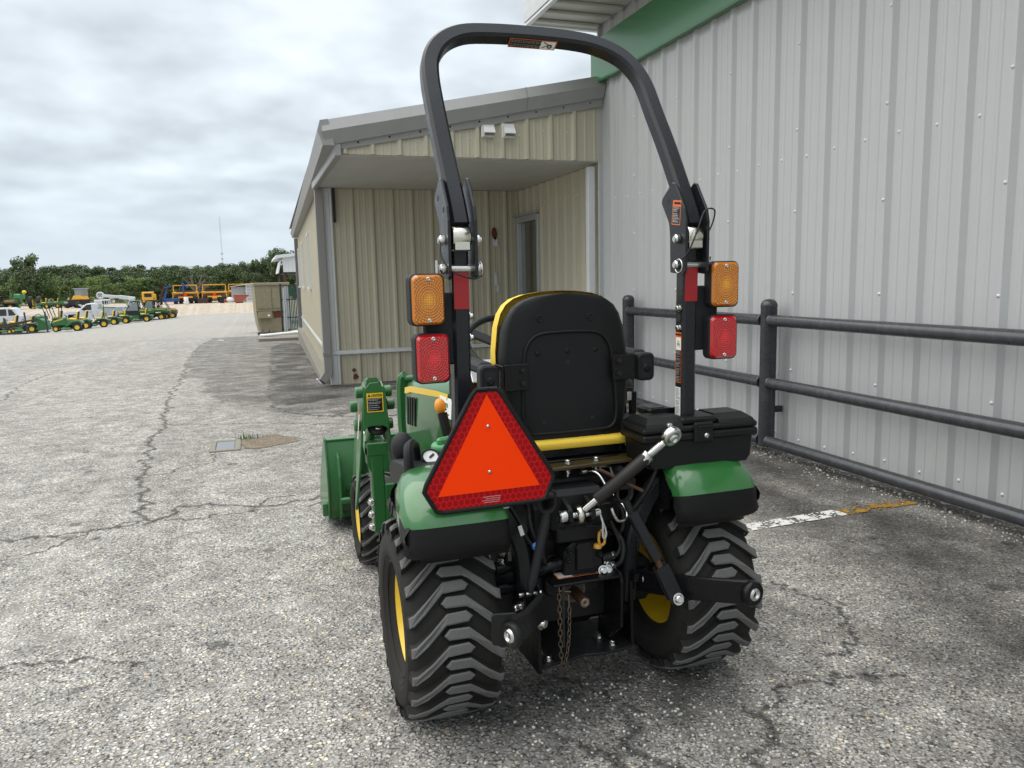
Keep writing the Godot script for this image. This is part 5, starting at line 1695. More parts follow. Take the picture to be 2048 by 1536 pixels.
	for x in [-0.058, 0.020]: bk.prism(pv([[0.09, 0.62], [0.20, 0.635], [0.228, 0.655], [0.228, 0.69], [0.205, 0.705], [0.09, 0.735]]), 0.014, side_x(Vector3(x, 0, 0)), 0.003)
	bk.box(Vector3(-0.02, 0.675, 0.12), Vector3(0.12, 0.12, 0.05))
	part("top_link_bracket", bk, M.black_dusty, t)
	var pn := S.new()
	pn.rod(Vector3(-0.09, 0.668, 0.205), Vector3(0.052, 0.668, 0.205), 0.0105)
	pn.lathe([Vector2(0.021, 0), Vector2(0.021, 0.022), Vector2(0.018, 0.025), Vector2(0, 0.025)], axis_x(Vector3(-0.068, 0.668, 0.205), -1), 6, false)
	pn.lathe([Vector2(0.014, 0), Vector2(0.014, 0.016), Vector2(0, 0.017)], axis_x(Vector3(0.032, 0.668, 0.205)), 14, false)
	part("link_pin", pn, M.steel, t)
	var cl := S.new()
	cl.tube(smooth_path(v3([[0.047, 0.672, 0.21], [0.048, 0.64, 0.235], [0.045, 0.60, 0.24], [0.052, 0.59, 0.24], [0.058, 0.61, 0.238], [0.05, 0.65, 0.225]]), 4), 0.0035, 8)
	part("hairpin_clip", cl, M.galv, t)
	part("dipstick_loop", S.new().tube(smooth_path(v3([[0.052, 0.60, 0.20], [0.047, 0.572, 0.205], [0.055, 0.555, 0.205], [0.068, 0.565, 0.205], [0.066, 0.595, 0.202], [0.056, 0.605, 0.20]]), 4), 0.005, 8).lathe([Vector2(0.014, 0), Vector2(0.012, 0.012), Vector2(0, 0.013)], Transform3D(Basis.IDENTITY, Vector3(0.045, 0.547, 0.2)), 12), M.ochre, t)
	# wiring with a white tag and a blue plug
	part("wiring_loom", S.new().tube(smooth_path(v3([[-0.30, 0.80, 0.12], [-0.25, 0.72, 0.17], [-0.215, 0.66, 0.175], [-0.19, 0.60, 0.17], [-0.165, 0.565, 0.16], [-0.15, 0.55, 0.12]]), 4), 0.006, 8).tube(smooth_path(v3([[-0.16, 0.74, 0.06], [-0.19, 0.70, 0.08], [-0.22, 0.665, 0.06]]), 4), 0.009, 8).tube(smooth_path(v3([[0.27, 0.86, 0.19], [0.265, 0.78, 0.19], [0.23, 0.70, 0.175], [0.18, 0.62, 0.15]]), 4), 0.0065, 8), M.hose, t)
	part("cable_tag", S.new().box(Vector3(-0.2135, 0.632, 0.182), Vector3(0.014, 0.034, 0.003), Basis(Vector3.BACK, 0.3)), M.paper, t)
	part("blue_connector", S.new().box(Vector3(-0.158, 0.572, 0.172), Vector3(0.032, 0.018, 0.02), Basis(Vector3.BACK, 0.25), 0.003).box(Vector3(-0.136, 0.578, 0.172), Vector3(0.014, 0.012, 0.014), Basis(Vector3.BACK, 0.25), 0.003), M.blue_plug, t)
	# couplers left and right of the case
	var cp := S.new()
	for q in [[-0.255, 0.465], [-0.25, 0.395]]: cp.lathe([Vector2(0, 0), Vector2(0.017, 0), Vector2(0.017, 0.02), Vector2(0.022, 0.022), Vector2(0.022, 0.055), Vector2(0.018, 0.057), Vector2(0.018, 0.085), Vector2(0, 0.09)], axis_x(Vector3(q[0] - 0.045, q[1] + 0.02, 0.10)), 16, false)
	part("hydraulic_coupler", cp, M.black, t)
	var sb := S.new()
	sb.prism(pv([[-0.05, 0.42], [0.12, 0.50], [0.125, 0.56], [0.05, 0.60], [-0.08, 0.62]]), 0.010, side_x(Vector3(-0.245, 0, 0)), 0.002)
	part("side_bracket", sb, M.black, t)
	sb = S.new()
	sb.prism(pv([[0.16, 0.36], [0.165, 0.60], [0.11, 0.66], [0.02, 0.60], [0.0, 0.40]]), 0.010, side_x(Vector3(0.205, 0, 0)), 0.002)
	part("side_bracket", sb, M.black, t)
	sb = S.new()
	sb.prism(pv([[0.05, 0.40], [0.09, 0.56], [0.14, 0.60], [0.17, 0.50], [0.165, 0.40]]), 0.008, Transform3D(Basis(Vector3.UP, 0.2), Vector3(0.02, 0.0, 0.11)), 0.002)
	part("side_bracket", sb, M.black, t)
	var sbb := S.new()
	for q in [[-0.252, 0.545, 0.11], [-0.255, 0.50, 0.10]]: sbb.bolt(Vector3(q[0], q[1], q[2]), Vector3(-0.4, 0, 1), 0.012, 0.014)
	for q in [[0.125, 0.49, 0.145], [0.125, 0.455, 0.145], [0.10, 0.47, 0.155]]: sbb.bolt(Vector3(q[0], q[1], q[2]), Vector3(0.2, 0, 1), 0.0105, 0.012)
	for q in [[0.075, 0.455, 0.175], [0.095, 0.452, 0.17]]: sbb.bolt(Vector3(q[0], q[1], q[2]), Vector3(0, 0.3, 1), 0.012, 0.014)
	part("bracket_bolt", sbb, M.steel, t)
	# hoses and lines that thread through the rear
	for q in [[[-0.13, 0.70, 0.02], [-0.15, 0.62, 0.09], [-0.13, 0.55, 0.10], [-0.11, 0.52, 0.03]], [[0.16, 0.70, 0.02], [0.185, 0.63, 0.10], [0.17, 0.56, 0.12], [0.14, 0.54, 0.05]], [[-0.27, 0.62, 0.02], [-0.23, 0.57, 0.08], [-0.15, 0.60, 0.08], [-0.12, 0.64, 0.04]], [[0.12, 0.60, 0.10], [0.16, 0.54, 0.15], [0.15, 0.47, 0.16], [0.12, 0.44, 0.12]], [[-0.10, 0.62, 0.13], [-0.13, 0.56, 0.15], [-0.12, 0.50, 0.14], [-0.09, 0.46, 0.11]]]:
		part("hose", S.new().tube(smooth_path(v3(q), 4), 0.0085, 8), M.hose, t)
	# toolbox on the right fender
	var tb := node("toolbox", t, Vector3(0.412, 0.795, 0.152))
	tb.rotation.y = -0.03
	var body := S.new()
	body.prism(pv([[-0.198, 0.02], [-0.183, 0.0], [0.183, 0.0], [0.198, 0.02], [0.205, 0.100], [-0.205, 0.100]]), 0.165, Transform3D.IDENTITY, 0.01)
	body.box(Vector3(0, 0.103, 0), Vector3(0.432, 0.028, 0.186), Basis.IDENTITY, 0.007)
	part("tray", body, M.plastic, tb)
	var lid := S.new()
	lid.box(Vector3(0, 0.129, 0), Vector3(0.428, 0.020, 0.182), Basis.IDENTITY, 0.007)
	for e in [-1.0, 1.0]:
		var lrows := []
		for q in [[0.138, 0.068, 0.205, 0.088], [0.150, 0.068, 0.200, 0.078], [0.164, 0.068, 0.182, 0.050], [0.167, 0.068, 0.178, 0.045]]:
			var row := PackedVector3Array()
			for c in [[1, 1], [2, 1], [2, -1], [1, -1]]: row.append(Vector3(e * q[c[0]], q[0], c[1] * q[3]))
			lrows.append(row)
		lid.loft(lrows, true, -1)
		lid.fan(lrows[-1], false)
	lid.box(Vector3(0, 0.151, 0.0), Vector3(0.136, 0.026, 0.15), Basis.IDENTITY, 0.010)
	part("lid", lid, M.plastic, tb)
	part("latch", S.new().box(Vector3(0.0, 0.117, 0.098), Vector3(0.070, 0.066, 0.014), Basis.IDENTITY, 0.004).box(Vector3(0, 0.137, 0.106), Vector3(0.05, 0.006, 0.008), Basis.IDENTITY, 0.002), M.plastic, tb)
	part("lock", S.new().lathe([Vector2(0.009, 0), Vector2(0.009, 0.003), Vector2(0, 0.0035)], axis_z(Vector3(0.008, 0.106, 0.105)), 14).box(Vector3(0.008, 0.106, 0.110), Vector3(0.003, 0.014, 0.006)), M.steel, tb)
	var bs := S.new()
	bs.box(Vector3(0.36, 0.955, 0.115), Vector3(0.14, 0.045, 0.008)).box(Vector3(0.33, 0.96, 0.04), Vector3(0.07, 0.03, 0.10), Basis.IDENTITY, 0.01)
	part("box_bracket", bs, M.black, t)
	part("bracket_screw", S.new().bolt(Vector3(0.405, 0.958, 0.12), Vector3(0, 0, 1), 0.011, 0.014), M.steel, t)


func tractor_hitch(t: Node3D) -> void:
	# boxed frame round the power take-off
	var f := S.new()
	f.box(Vector3(0.0, 0.445, 0.14), Vector3(0.24, 0.010, 0.15), Basis(Vector3.RIGHT, 0.06))
	f.prism(pv([[0.215, 0.42], [0.20, 0.45], [0.03, 0.455], [0.03, 0.16], [0.10, 0.16], [0.21, 0.26]]), 0.010, side_x(Vector3(0.128, 0, 0)), 0.002)
	f.prism(pv([[0.21, 0.16], [0.20, 0.30], [0.14, 0.36], [0.0, 0.40], [0.0, 0.14], [0.20, 0.145]]), 0.012, side_x(Vector3(-0.165, 0, 0)), 0.002)
	f.prism(pv([[0.17, 0.17], [0.16, 0.40], [0.08, 0.46], [0.0, 0.46], [0.0, 0.165]]), 0.012, side_x(Vector3(0.19, 0, 0)), 0.002)
	part("hitch_frame", f, M.black, t)
	var pl := S.new()
	pl.prism(pv([[-0.17, -0.09], [-0.155, -0.105], [-0.06, -0.092], [0.0, -0.08], [0.08, -0.095], [0.18, -0.08], [0.198, -0.06], [0.195, 0.16], [-0.17, 0.16]]), 0.010, Transform3D(Basis(Vector3.RIGHT, Vector3(0, 0, -1), Vector3.UP), Vector3(0, 0.168, 0.10)), 0.002)
	part("drawbar_plate", pl, M.black_dusty, t)
	var bo := S.new()
	for q in [[-0.125, 0.172], [-0.135, 0.12], [0.12, 0.15], [0.10, 0.085]]: bo.bolt(Vector3(q[0], 0.174, q[1]), Vector3.UP, 0.0135, 0.016)
	bo.bolt(Vector3(-0.16, 0.425, 0.16), Vector3(-1, 0, 0.5), 0.012, 0.022)
	bo.bolt(Vector3(0.225, 0.405, 0.17), Vector3(1, 0, 0.4), 0.013, 0.02)
	part("frame_bolt", bo, M.steel, t)
	var sh := node("power_take_off", t)
	var st := S.new()
	st.lathe([Vector2(0.042, 0.0), Vector2(0.045, 0.012), Vector2(0.036, 0.016), Vector2(0.034, 0.008), Vector2(0, 0.008)], axis_z(Vector3(-0.005, 0.375, 0.10)), 24)
	part("seal", st, fm(lin(0.12, 0.10, 0.08), 0.6), sh)
	var shaft := S.new()
	var star := PackedVector2Array()
	for k in 24: star.append(Vector2.from_angle(TAU * k / 24) * (0.0185 if k % 4 < 2 else 0.0155))
	shaft.sweep(v3([[-0.004, 0.372, 0.10], [-0.004, 0.366, 0.205]]), star, Vector3.UP)
	part("splined_shaft", shaft, M.rusty, sh)
	part("shaft_end", S.new().lathe([Vector2(0.016, 0), Vector2(0.014, 0.003), Vector2(0.005, 0.003), Vector2(0.004, -0.002), Vector2(0, -0.002)], axis_z(Vector3(-0.004, 0.366, 0.2052)), 16), fm(lin(0.20, 0.16, 0.12), 0.5, 0.5), sh)
	var wl := node("take_off_label", t, Vector3(-0.015, 0.4515, 0.155))
	wl.basis = Basis(Vector3.RIGHT, -PI / 2 + 0.06)
	label_plate("label_print", 0.145, 0.05, fm(Color(1, 1, 1), 0.4, 0.0, {"map": warning_print(150, 52, Color(0.09, 0.08, 0.07), Color(0.6, 0.55, 0.5), Color(0.80, 0.42, 0.22), 4, 4, 8)}), wl, Transform3D.IDENTITY)
	label_plate("label_panel", 0.05, 0.041, fm(lin(0.62, 0.55, 0.5), 0.5), wl, Transform3D(Basis.IDENTITY, Vector3(-0.044, 0, 0.0007)))
	# hanging safety chain in two strands
	var ch := node("safety_chain", t)
	var lk := S.new()
	var ring := []
	for k in 17: ring.append(Vector3(0.0062 * cos(TAU * k / 16), 0.0125 * sin(TAU * k / 16), 0))
	lk.tube(ring, 0.0020, 6)
	var lm := lk.done()
	var strand := smooth_path(v3([[-0.10, 0.425, 0.215], [-0.104, 0.33, 0.23], [-0.103, 0.25, 0.23], [-0.098, 0.195, 0.226], [-0.09, 0.172, 0.225], [-0.082, 0.20, 0.226], [-0.074, 0.26, 0.23], [-0.071, 0.34, 0.23], [-0.07, 0.37, 0.228]]), 12)
	var run := 0.0
	var want := 0.0
	var i := 0
	for k in strand.size() - 1:
		var l: float = strand[k].distance_to(strand[k + 1])
		while want <= run + l:
			var p: Vector3 = strand[k].lerp(strand[k + 1], (want - run) / l)
			var up: Vector3 = (strand[k + 1] - strand[k]).normalized()
			var x := up.cross(Vector3.BACK).normalized()
			var bs := Basis(x, up, x.cross(up)) * Basis(Vector3.UP, (0.35 if i % 2 else 1.75))
			put("chain_link", lm, M.chain, ch, Transform3D(bs, p))
			i += 1
			want += 0.0195
		run += l
	part("chain_snap", S.new().rod(Vector3(-0.07, 0.372, 0.228), Vector3(-0.071, 0.412, 0.222), 0.0035, 8).rod(Vector3(-0.105, 0.427, 0.215), Vector3(-0.06, 0.418, 0.218), 0.0028, 8), M.chain, ch)
	part("rubber_strap", S.new().box(Vector3(-0.087, 0.33, 0.219), Vector3(0.010, 0.20, 0.006)), M.hose, t)
	# lift arms and rods
	for s in [-1.0, 1.0]:
		var arm := S.new()
		arm.bar(smooth_path(v3([[0.175 * s, 0.735, 0.03], [0.172 * s, 0.765, 0.10], [0.158 * s, 0.755, 0.22]]), 4), 0.03, 0.045, Vector3(1, 0, 0), 0.006)
		part("lift_arm", arm, M.black_dusty, t)
	var lr := node("lift_rod", t)
	var c1 := S.new()
	var y1 := []
	for k in 13: y1.append(Vector3(-0.152 + 0.026 * cos(PI * k / 12 + PI), 0.735 + 0.030 * sin(PI * k / 12 + PI), 0.25))
	y1.insert(0, Vector3(-0.178, 0.772, 0.25))
	y1.append(Vector3(-0.126, 0.772, 0.25))
	c1.bar(y1, 0.026, 0.009, Vector3.BACK, 0.003)
	c1.rod(Vector3(-0.182, 0.757, 0.25), Vector3(-0.122, 0.757, 0.25), 0.011)
	part("yoke", c1, M.plastic_grey, lr)
	part("rod", S.new().tube(v3([[-0.152, 0.71, 0.25], [-0.158, 0.68, 0.255], [-0.216, 0.50, 0.285], [-0.224, 0.468, 0.29]]), 0.0150, 14, [0.8, 1.0, 1.0, 0.6]), M.plastic_grey, lr)
	var cv := S.new()
	for x in [-0.247, -0.203]: cv.prism(pv([[-0.012, -0.13], [0.014, -0.13], [0.014, 0.02], [-0.012, 0.02]]), 0.008, Transform3D(Basis(Vector3.RIGHT, 0.15) * side_x(Vector3.ZERO).basis, Vector3(x, 0.47, 0.29)), 0.002)
	part("clevis", cv, M.black, lr)
	part("clevis_pin", S.new().rod(Vector3(-0.262, 0.465, 0.288), Vector3(-0.19, 0.465, 0.288), 0.007).bolt(Vector3(-0.252, 0.42, 0.27), Vector3(-1, 0, 0.3), 0.012, 0.025).bolt(Vector3(-0.199, 0.375, 0.31), Vector3(0.7, 0, 0.9), 0.0145, 0.018), M.steel, lr)
	var rl := node("lift_link", t)
	var y2 := []
	for k in 13: y2.append(Vector3(0.118 + 0.026 * cos(PI * k / 12 + PI), 0.735 + 0.028 * sin(PI * k / 12 + PI), 0.245))
	y2.insert(0, Vector3(0.092, 0.77, 0.245))
	y2.append(Vector3(0.144, 0.77, 0.245))
	part("yoke", S.new().bar(y2, 0.026, 0.009, Vector3.BACK, 0.003).rod(Vector3(0.086, 0.757, 0.245), Vector3(0.15, 0.757, 0.245), 0.011), M.plastic_grey, rl)
	part("upper_rod", S.new().rod(Vector3(0.122, 0.712, 0.25), Vector3(0.142, 0.66, 0.262), 0.013), M.black_dusty, rl)
	part("turnbuckle", S.new().bar(v3([[0.138, 0.672, 0.262], [0.200, 0.525, 0.315]]), 0.028, 0.034, Vector3(0, 0.34, 0.94), 0.004), M.black_dusty, rl)
	part("lower_rod", S.new().rod(Vector3(0.198, 0.53, 0.313), Vector3(0.212, 0.492, 0.325), 0.0105), M.rusty, rl)
	part("side_plates", S.new().bar(v3([[0.208, 0.505, 0.335], [0.250, 0.395, 0.365]]), 0.008, 0.05, Vector3(0, 0.34, 0.94), 0.002).bar(v3([[0.212, 0.505, 0.305], [0.254, 0.395, 0.328]]), 0.008, 0.05, Vector3(0, 0.34, 0.94), 0.002), M.black_dusty, rl)
	part("link_bolt", S.new().bolt(Vector3(0.247, 0.405, 0.369), Vector3(0, 0.3, 1), 0.0135, 0.016), M.steel, rl)
	# lower links: flat bars with ball ends
	var ll := node("lower_link", t)
	var ba := S.new()
	ba.bar(v3([[-0.205, 0.34, 0.0], [-0.20, 0.40, 0.22], [-0.205, 0.44, 0.335], [-0.30, 0.452, 0.455], [-0.345, 0.455, 0.48]]), 0.078, 0.020, Vector3.UP, 0.004)
	part("bar", ba, M.black_dusty, ll)
	var be := S.new()
	var bxf := Transform3D(Basis(Vector3(0.35, 0, 0.94), Vector3(0.94, 0, -0.35), Vector3(0, 1, 0)), Vector3(-0.352, 0.445, 0.49))
	be.lathe([Vector2(0.022, -0.012), Vector2(0.033, -0.012), Vector2(0.037, -0.008), Vector2(0.037, 0.008), Vector2(0.033, 0.012), Vector2(0.022, 0.012), Vector2(0.022, -0.012)], bxf, 24)
	part("ball_housing", be, M.black_dusty, ll)
	part("ball", S.new().lathe([Vector2(0.0125, -0.018), Vector2(0.016, -0.018), Vector2(0.0245, -0.007), Vector2(0.0245, 0.007), Vector2(0.016, 0.018), Vector2(0.0125, 0.018), Vector2(0.0125, -0.018)], bxf, 20), M.steel, ll)
	part("end_plate", S.new().prism(rr(0.075, 0.095, 0.012, 3), 0.010, Transform3D(Basis(Vector3.UP, -0.25), Vector3(-0.365, 0.452, 0.462)), 0.002), M.black_dusty, ll)
	var lr2 := node("lower_link", t)
	part("bar", S.new().bar(v3([[0.195, 0.375, 0.07], [0.235, 0.40, 0.20], [0.295, 0.435, 0.37], [0.375, 0.462, 0.50], [0.405, 0.466, 0.53]]), 0.076, 0.020, Vector3.UP, 0.004), M.black, lr2)
	var rxf := Transform3D(Basis(Vector3(0.97, 0, -0.25), Vector3(0.25, 0, 0.97), Vector3(0, -1, 0)), Vector3(0.402, 0.465, 0.536))
	part("ball_housing", S.new().lathe([Vector2(0.024, -0.014), Vector2(0.036, -0.014), Vector2(0.040, -0.008), Vector2(0.040, 0.008), Vector2(0.036, 0.014), Vector2(0.024, 0.014), Vector2(0.024, -0.014)], rxf, 24), M.black, lr2)
	part("ball", S.new().lathe([Vector2(0.0125, -0.018), Vector2(0.016, -0.018), Vector2(0.0245, -0.007), Vector2(0.0245, 0.007), Vector2(0.016, 0.018), Vector2(0.0125, 0.018), Vector2(0.0125, -0.018)], rxf, 20), M.steel, lr2)
	part("pivot_pin", S.new().rod(Vector3(0.17, 0.415, 0.13), Vector3(0.26, 0.415, 0.13), 0.012).rod(Vector3(0.205, 0.40, 0.16), Vector3(0.205, 0.43, 0.165), 0.02, 14), M.black, lr2)


func tractor_front(t: Node3D) -> void:
	# hood: rounded sections from the dashboard to the grille
	var rows := []
	for a in [[-0.76, 0.165, 1.00, 0.62], [-0.82, 0.175, 1.012, 0.60], [-1.0, 0.195, 1.0, 0.58], [-1.2, 0.218, 0.985, 0.56], [-1.4, 0.232, 0.965, 0.54], [-1.6, 0.232, 0.93, 0.53], [-1.70, 0.218, 0.90, 0.53], [-1.745, 0.19, 0.86, 0.54], [-1.755, 0.15, 0.80, 0.55]]:
		var row := PackedVector3Array()
		var w: float = a[1]
		var y: float = a[2]
		for q in [[-1.0, a[3]], [-1.02, lerpf(a[3], y, 0.4)], [-1.0, y - 0.09], [-0.93, y - 0.045], [-0.76, y - 0.014], [-0.4, y], [0.0, y + 0.006], [0.4, y], [0.76, y - 0.014], [0.93, y - 0.045], [1.0, y - 0.09], [1.02, lerpf(a[3], y, 0.4)], [1.0, a[3]]]: row.append(Vector3(w * q[0], q[1], a[0]))
		rows.append(row)
	var hd := S.new()
	hd.loft(rows)
	hd.fan(rows[-1], false)
	hd.fan(rows[0], true)
	part("hood", hd, M.green, t)
	var half := func(z: float) -> float: return lerpf(0.178, 0.2335, smoothstep(-0.82, -1.42, z)) if z > -1.42 else 0.2335
	for s in [-1.0, 1.0]:
		var st := S.new()
		var a := []
		for q in [[-0.86, 0.902, 0.930], [-1.0, 0.898, 0.925], [-1.2, 0.885, 0.915], [-1.42, 0.868, 0.90], [-1.58, 0.84, 0.872]]:
			var w: float = half.call(q[0])
			a.append(PackedVector3Array([Vector3(s * (w * 1.02 + 0.004), q[1], q[0]), Vector3(s * (w * 1.01 + 0.004), q[2], q[0])]))
		st.loft(a)
		part("hood_stripe", st, M.yellow, t)
		for k in 4:
			var z := -1.36 - 0.058 * k
			part("hood_louvre", S.new().box(Vector3(s * (half.call(z) * 1.018), 0.775 - 0.006 * k, z), Vector3(0.006, 0.15, 0.026), Basis(Vector3.RIGHT, 0.12), 0.002), M.dark, t)
	# dealer's sticker on the hood's left side
	var dk := node("dealer_sticker", t, Vector3(-0.1905, 0.868, -0.885))
	dk.basis = Basis(Vector3.UP, -PI / 2 + 0.115) * Basis(Vector3.RIGHT, -0.06)
	label_plate("label_paper", 0.15, 0.09, M.paper, dk, Transform3D.IDENTITY)
	words("lettering", "UNITED", 0.020, fm(lin(0.03, 0.16, 0.05), 0.5), dk, Transform3D(Basis.IDENTITY, Vector3(-0.012, 0.010, 0.001)), 0.085)
	words("lettering", "AG & TURF", 0.009, M.ink, dk, Transform3D(Basis.IDENTITY, Vector3(-0.012, -0.008, 0.001)), 0.06)
	words("lettering", "www.unitedagturf.com", 0.007, M.ink, dk, Transform3D(Basis.IDENTITY, Vector3(0, -0.028, 0.001)), 0.10)
	var en := S.new()
	en.box(Vector3(0, 0.46, -1.2), Vector3(0.26, 0.26, 0.95), Basis.IDENTITY, 0.02)
	en.rod(Vector3(-0.36, 0.23, -1.45), Vector3(0.36, 0.23, -1.45), 0.05, 14)
	en.box(Vector3(0, 0.30, -1.45), Vector3(0.2, 0.12, 0.2), Basis.IDENTITY, 0.02)
	part("engine_and_axle", en, M.black_dusty, t)
	# front guard hoop
	var gd := S.new()
	for s in [-1.0, 1.0]: gd.bar(smooth_path(v3([[0.20 * s, 0.42, -1.80], [0.21 * s, 0.62, -1.83], [0.21 * s, 0.86, -1.82], [0.19 * s, 0.905, -1.80]]), 3), 0.05, 0.06, Vector3.BACK, 0.016)
	gd.rod(Vector3(-0.2, 0.885, -1.81), Vector3(0.2, 0.885, -1.81), 0.022)
	gd.box(Vector3(0, 0.45, -1.80), Vector3(0.44, 0.12, 0.05))
	part("front_guard", gd, M.green_cast, t)


func tractor_loader(t: Node3D) -> void:
	for s in [-1.0, 1.0]:
		var m := node("loader_mast", t)
		var x: float = 0.492 * s
		# column bolted to the side frame
		var col := S.new()
		col.bar(v3([[x, 0.31, -0.985], [x, 0.46, -0.985], [x + 0.002 * s, 0.66, -0.985]]), 0.07, 0.058, Vector3(0, 0, 1), 0.006)
		col.box(Vector3(x - 0.055 * s, 0.42, -1.01), Vector3(0.06, 0.22, 0.12), Basis.IDENTITY, 0.006)
		col.bar(v3([[x - 0.06 * s, 0.40, -1.0], [x - 0.2 * s, 0.40, -1.05]]), 0.10, 0.07, Vector3(0, 1, 0), 0.006)
		part("column", col, M.green_cast, m)
		var bo := S.new()
		for k in 3: bo.bolt(Vector3(x - 0.034, 0.335 + 0.058 * k, -0.962), Vector3(-0.8, 0, 0.6), 0.013, 0.016)
		part("column_bolt", bo, M.steel, m)
		var cl := S.new()
		cl.box(Vector3(x, 0.690, -0.985), Vector3(0.092, 0.06, 0.07), Basis.IDENTITY, 0.004)
		for e in [-1, 1]: cl.prism(pv([[-0.02, 0.05], [0.02, 0.05], [0.02, -0.02], [0.008, -0.055], [-0.006, -0.055], [-0.02, -0.02]]), 0.065, Transform3D(Basis.IDENTITY, Vector3(x + 0.026 * e, 0.645, -0.985)))
		part("socket_block", cl, M.green_cast, m)
		# two side plates that flank the column and carry the pins
		for e in [-1.0, 1.0]:
			var pl := S.new()
			pl.prism(pv([[-0.045, 0.225], [0.0, 0.245], [0.045, 0.225], [0.052, 0.19], [0.045, 0.0], [0.045, -0.15], [0.025, -0.26], [0.0, -0.34], [-0.02, -0.33], [-0.04, -0.2], [-0.09, -0.05], [-0.08, 0.1]]), 0.010, Transform3D(Basis(Vector3.BACK, 0.10 * e) * side_x(Vector3.ZERO).basis, Vector3(x + 0.062 * e, 0.745, -1.01)), 0.002)
			part("side_plate", pl, M.green_cast, m)
		var bk := S.new()
		bk.prism(pv([[-0.056, -0.105], [-0.030, -0.088], [0.030, -0.088], [0.056, -0.105], [0.050, 0.05], [0.044, 0.075], [0.018, 0.104], [-0.018, 0.104], [-0.044, 0.075], [-0.050, 0.05]]), 0.010, Transform3D(Basis(Vector3.RIGHT, -0.08), Vector3(x, 0.885, -0.955)), 0.002)
		part("back_plate", bk, M.green_cast, m)
		var pins := S.new()
		for q in [[0.945, -0.99, 0.078], [0.875, -1.05, 0.098], [0.79, -1.03, 0.085]]:
			for e in [-1.0, 1.0]: pins.lathe([Vector2(0.026, 0), Vector2(0.026, 0.028), Vector2(0.022, 0.032), Vector2(0, 0.032)], axis_x(Vector3(x + (q[2] - 0.03) * e, q[0], q[1]), e), 18, false)
		part("pivot_boss", pins, M.green_cast, m)
		if s < 0:
			var ca := node("caution_label", m, Vector3(x, 0.902, -0.9485))
			ca.basis = Basis(Vector3.RIGHT, -0.08)
			label_plate("label_print", 0.072, 0.084, fm(Color(1, 1, 1), 0.4, 0.0, {"map": warning_print(96, 112, Color(0.05, 0.05, 0.06), Color(0.75, 0.75, 0.75), Color(0.92, 0.76, 0.10), 30, 5, 5)}), ca, Transform3D.IDENTITY)
			words("lettering", "CAUTION", 0.0125, M.ink, ca, Transform3D(Basis.IDENTITY, Vector3(0.008, 0.031, 0.001)), 0.046)
			var tr := S.new()
			tr.prism(pv([[-0.007, -0.005], [0.007, -0.005], [0, 0.008]]), 0.0006, Transform3D(Basis.IDENTITY, Vector3(-0.025, 0.031, 0.001)))
			part("warning_sign", tr, M.ink, ca)
			label_plate("side_label", 0.03, 0.13, fm(Color(1, 1, 1), 0.4, 0.0, {"map": warning_print(40, 160, Color(0.9, 0.9, 0.88), Color(0.2, 0.2, 0.2), Color(0.75, 0.25, 0.12), 22, 3, 6)}), m, Transform3D(Basis(Vector3.UP, -PI / 2) * Basis(Vector3.RIGHT, -0.10), Vector3(x - 0.072, 0.80, -0.99)))
		# boom: from the mast's top, over and down to the bucket
		var bm := S.new()
		var path := smooth_path(v3([[x, 0.955, -0.99], [x, 0.93, -1.12], [x, 0.82, -1.34], [x, 0.60, -1.52], [x, 0.36, -1.68], [x, 0.20, -1.90]]), 4)
		bm.bar(path, 0.055, 0.105, Vector3(1, 0, 0), 0.010)
		part("boom", bm, M.green_cast, m)
		var cy := S.new()
		cy.rod(Vector3(x, 0.56, -1.04), Vector3(x, 0.68, -1.30), 0.026, 14)
		part("lift_cylinder", cy, M.green_cast, m)
		part("cylinder_rod", S.new().rod(Vector3(x, 0.68, -1.30), Vector3(x, 0.74, -1.42), 0.013), M.steel, m)
		var c2 := S.new()
		c2.rod(Vector3(x + 0.01, 0.84, -1.08), Vector3(x + 0.01, 0.62, -1.30), 0.022, 12)
		part("tilt_cylinder", c2, M.green_cast, m)
		var hs := S.new()
		hs.tube(smooth_path(v3([[x - 0.02, 0.80, -1.05], [x - 0.01, 0.765, -0.99], [x + 0.03, 0.762, -0.985], [x + 0.045, 0.775, -1.05]]), 4), 0.015, 10)
		hs.tube(smooth_path(v3([[x - 0.01, 0.80, -1.02], [x + 0.02, 0.79, -0.975], [x + 0.045, 0.80, -1.0], [x + 0.05, 0.76, -1.1]]), 4), 0.012, 10)
		part("hose_sleeve", hs, M.hose, m)
		var ft := S.new()
		ft.lathe([Vector2(0.011, -0.02), Vector2(0.011, 0.02)], Transform3D(Basis(Vector3.BACK, 0.3), Vector3(x + 0.032, 0.745, -0.985)), 6, false)
		ft.rod(Vector3(x + 0.03, 0.735, -0.985), Vector3(x + 0.036, 0.71, -0.985), 0.007, 8)
		ft.rod(Vector3(x + 0.0, 0.80, -1.0), Vector3(x + 0.0, 0.83, -1.02), 0.008, 8)
		part("hose_fitting", ft, M.steel, m)
	# bucket: curved shell, side plates, brackets
	var b := node("bucket", t)
	var sec := [Vector2(-2.62, 0.035), Vector2(-2.30, 0.028), Vector2(-2.10, 0.04), Vector2(-2.03, 0.075), Vector2(-1.995, 0.14), Vector2(-1.985, 0.25), Vector2(-2.0, 0.36), Vector2(-2.03, 0.45), Vector2(-2.06, 0.525)]
	var shell := S.new()
	var ra := []
	for x in [-0.625, 0.625]:
		var row := PackedVector3Array()
		for p in sec: row.append(Vector3(x, p.y, p.x))
		ra.append(row)
	var inner := []
	for x in [0.625, -0.625]:
		var row := PackedVector3Array()
		for p in sec: row.append(Vector3(x, p.y + 0.008, p.x - 0.010))
		inner.append(row)
	shell.loft(ra)
	shell.loft(inner)
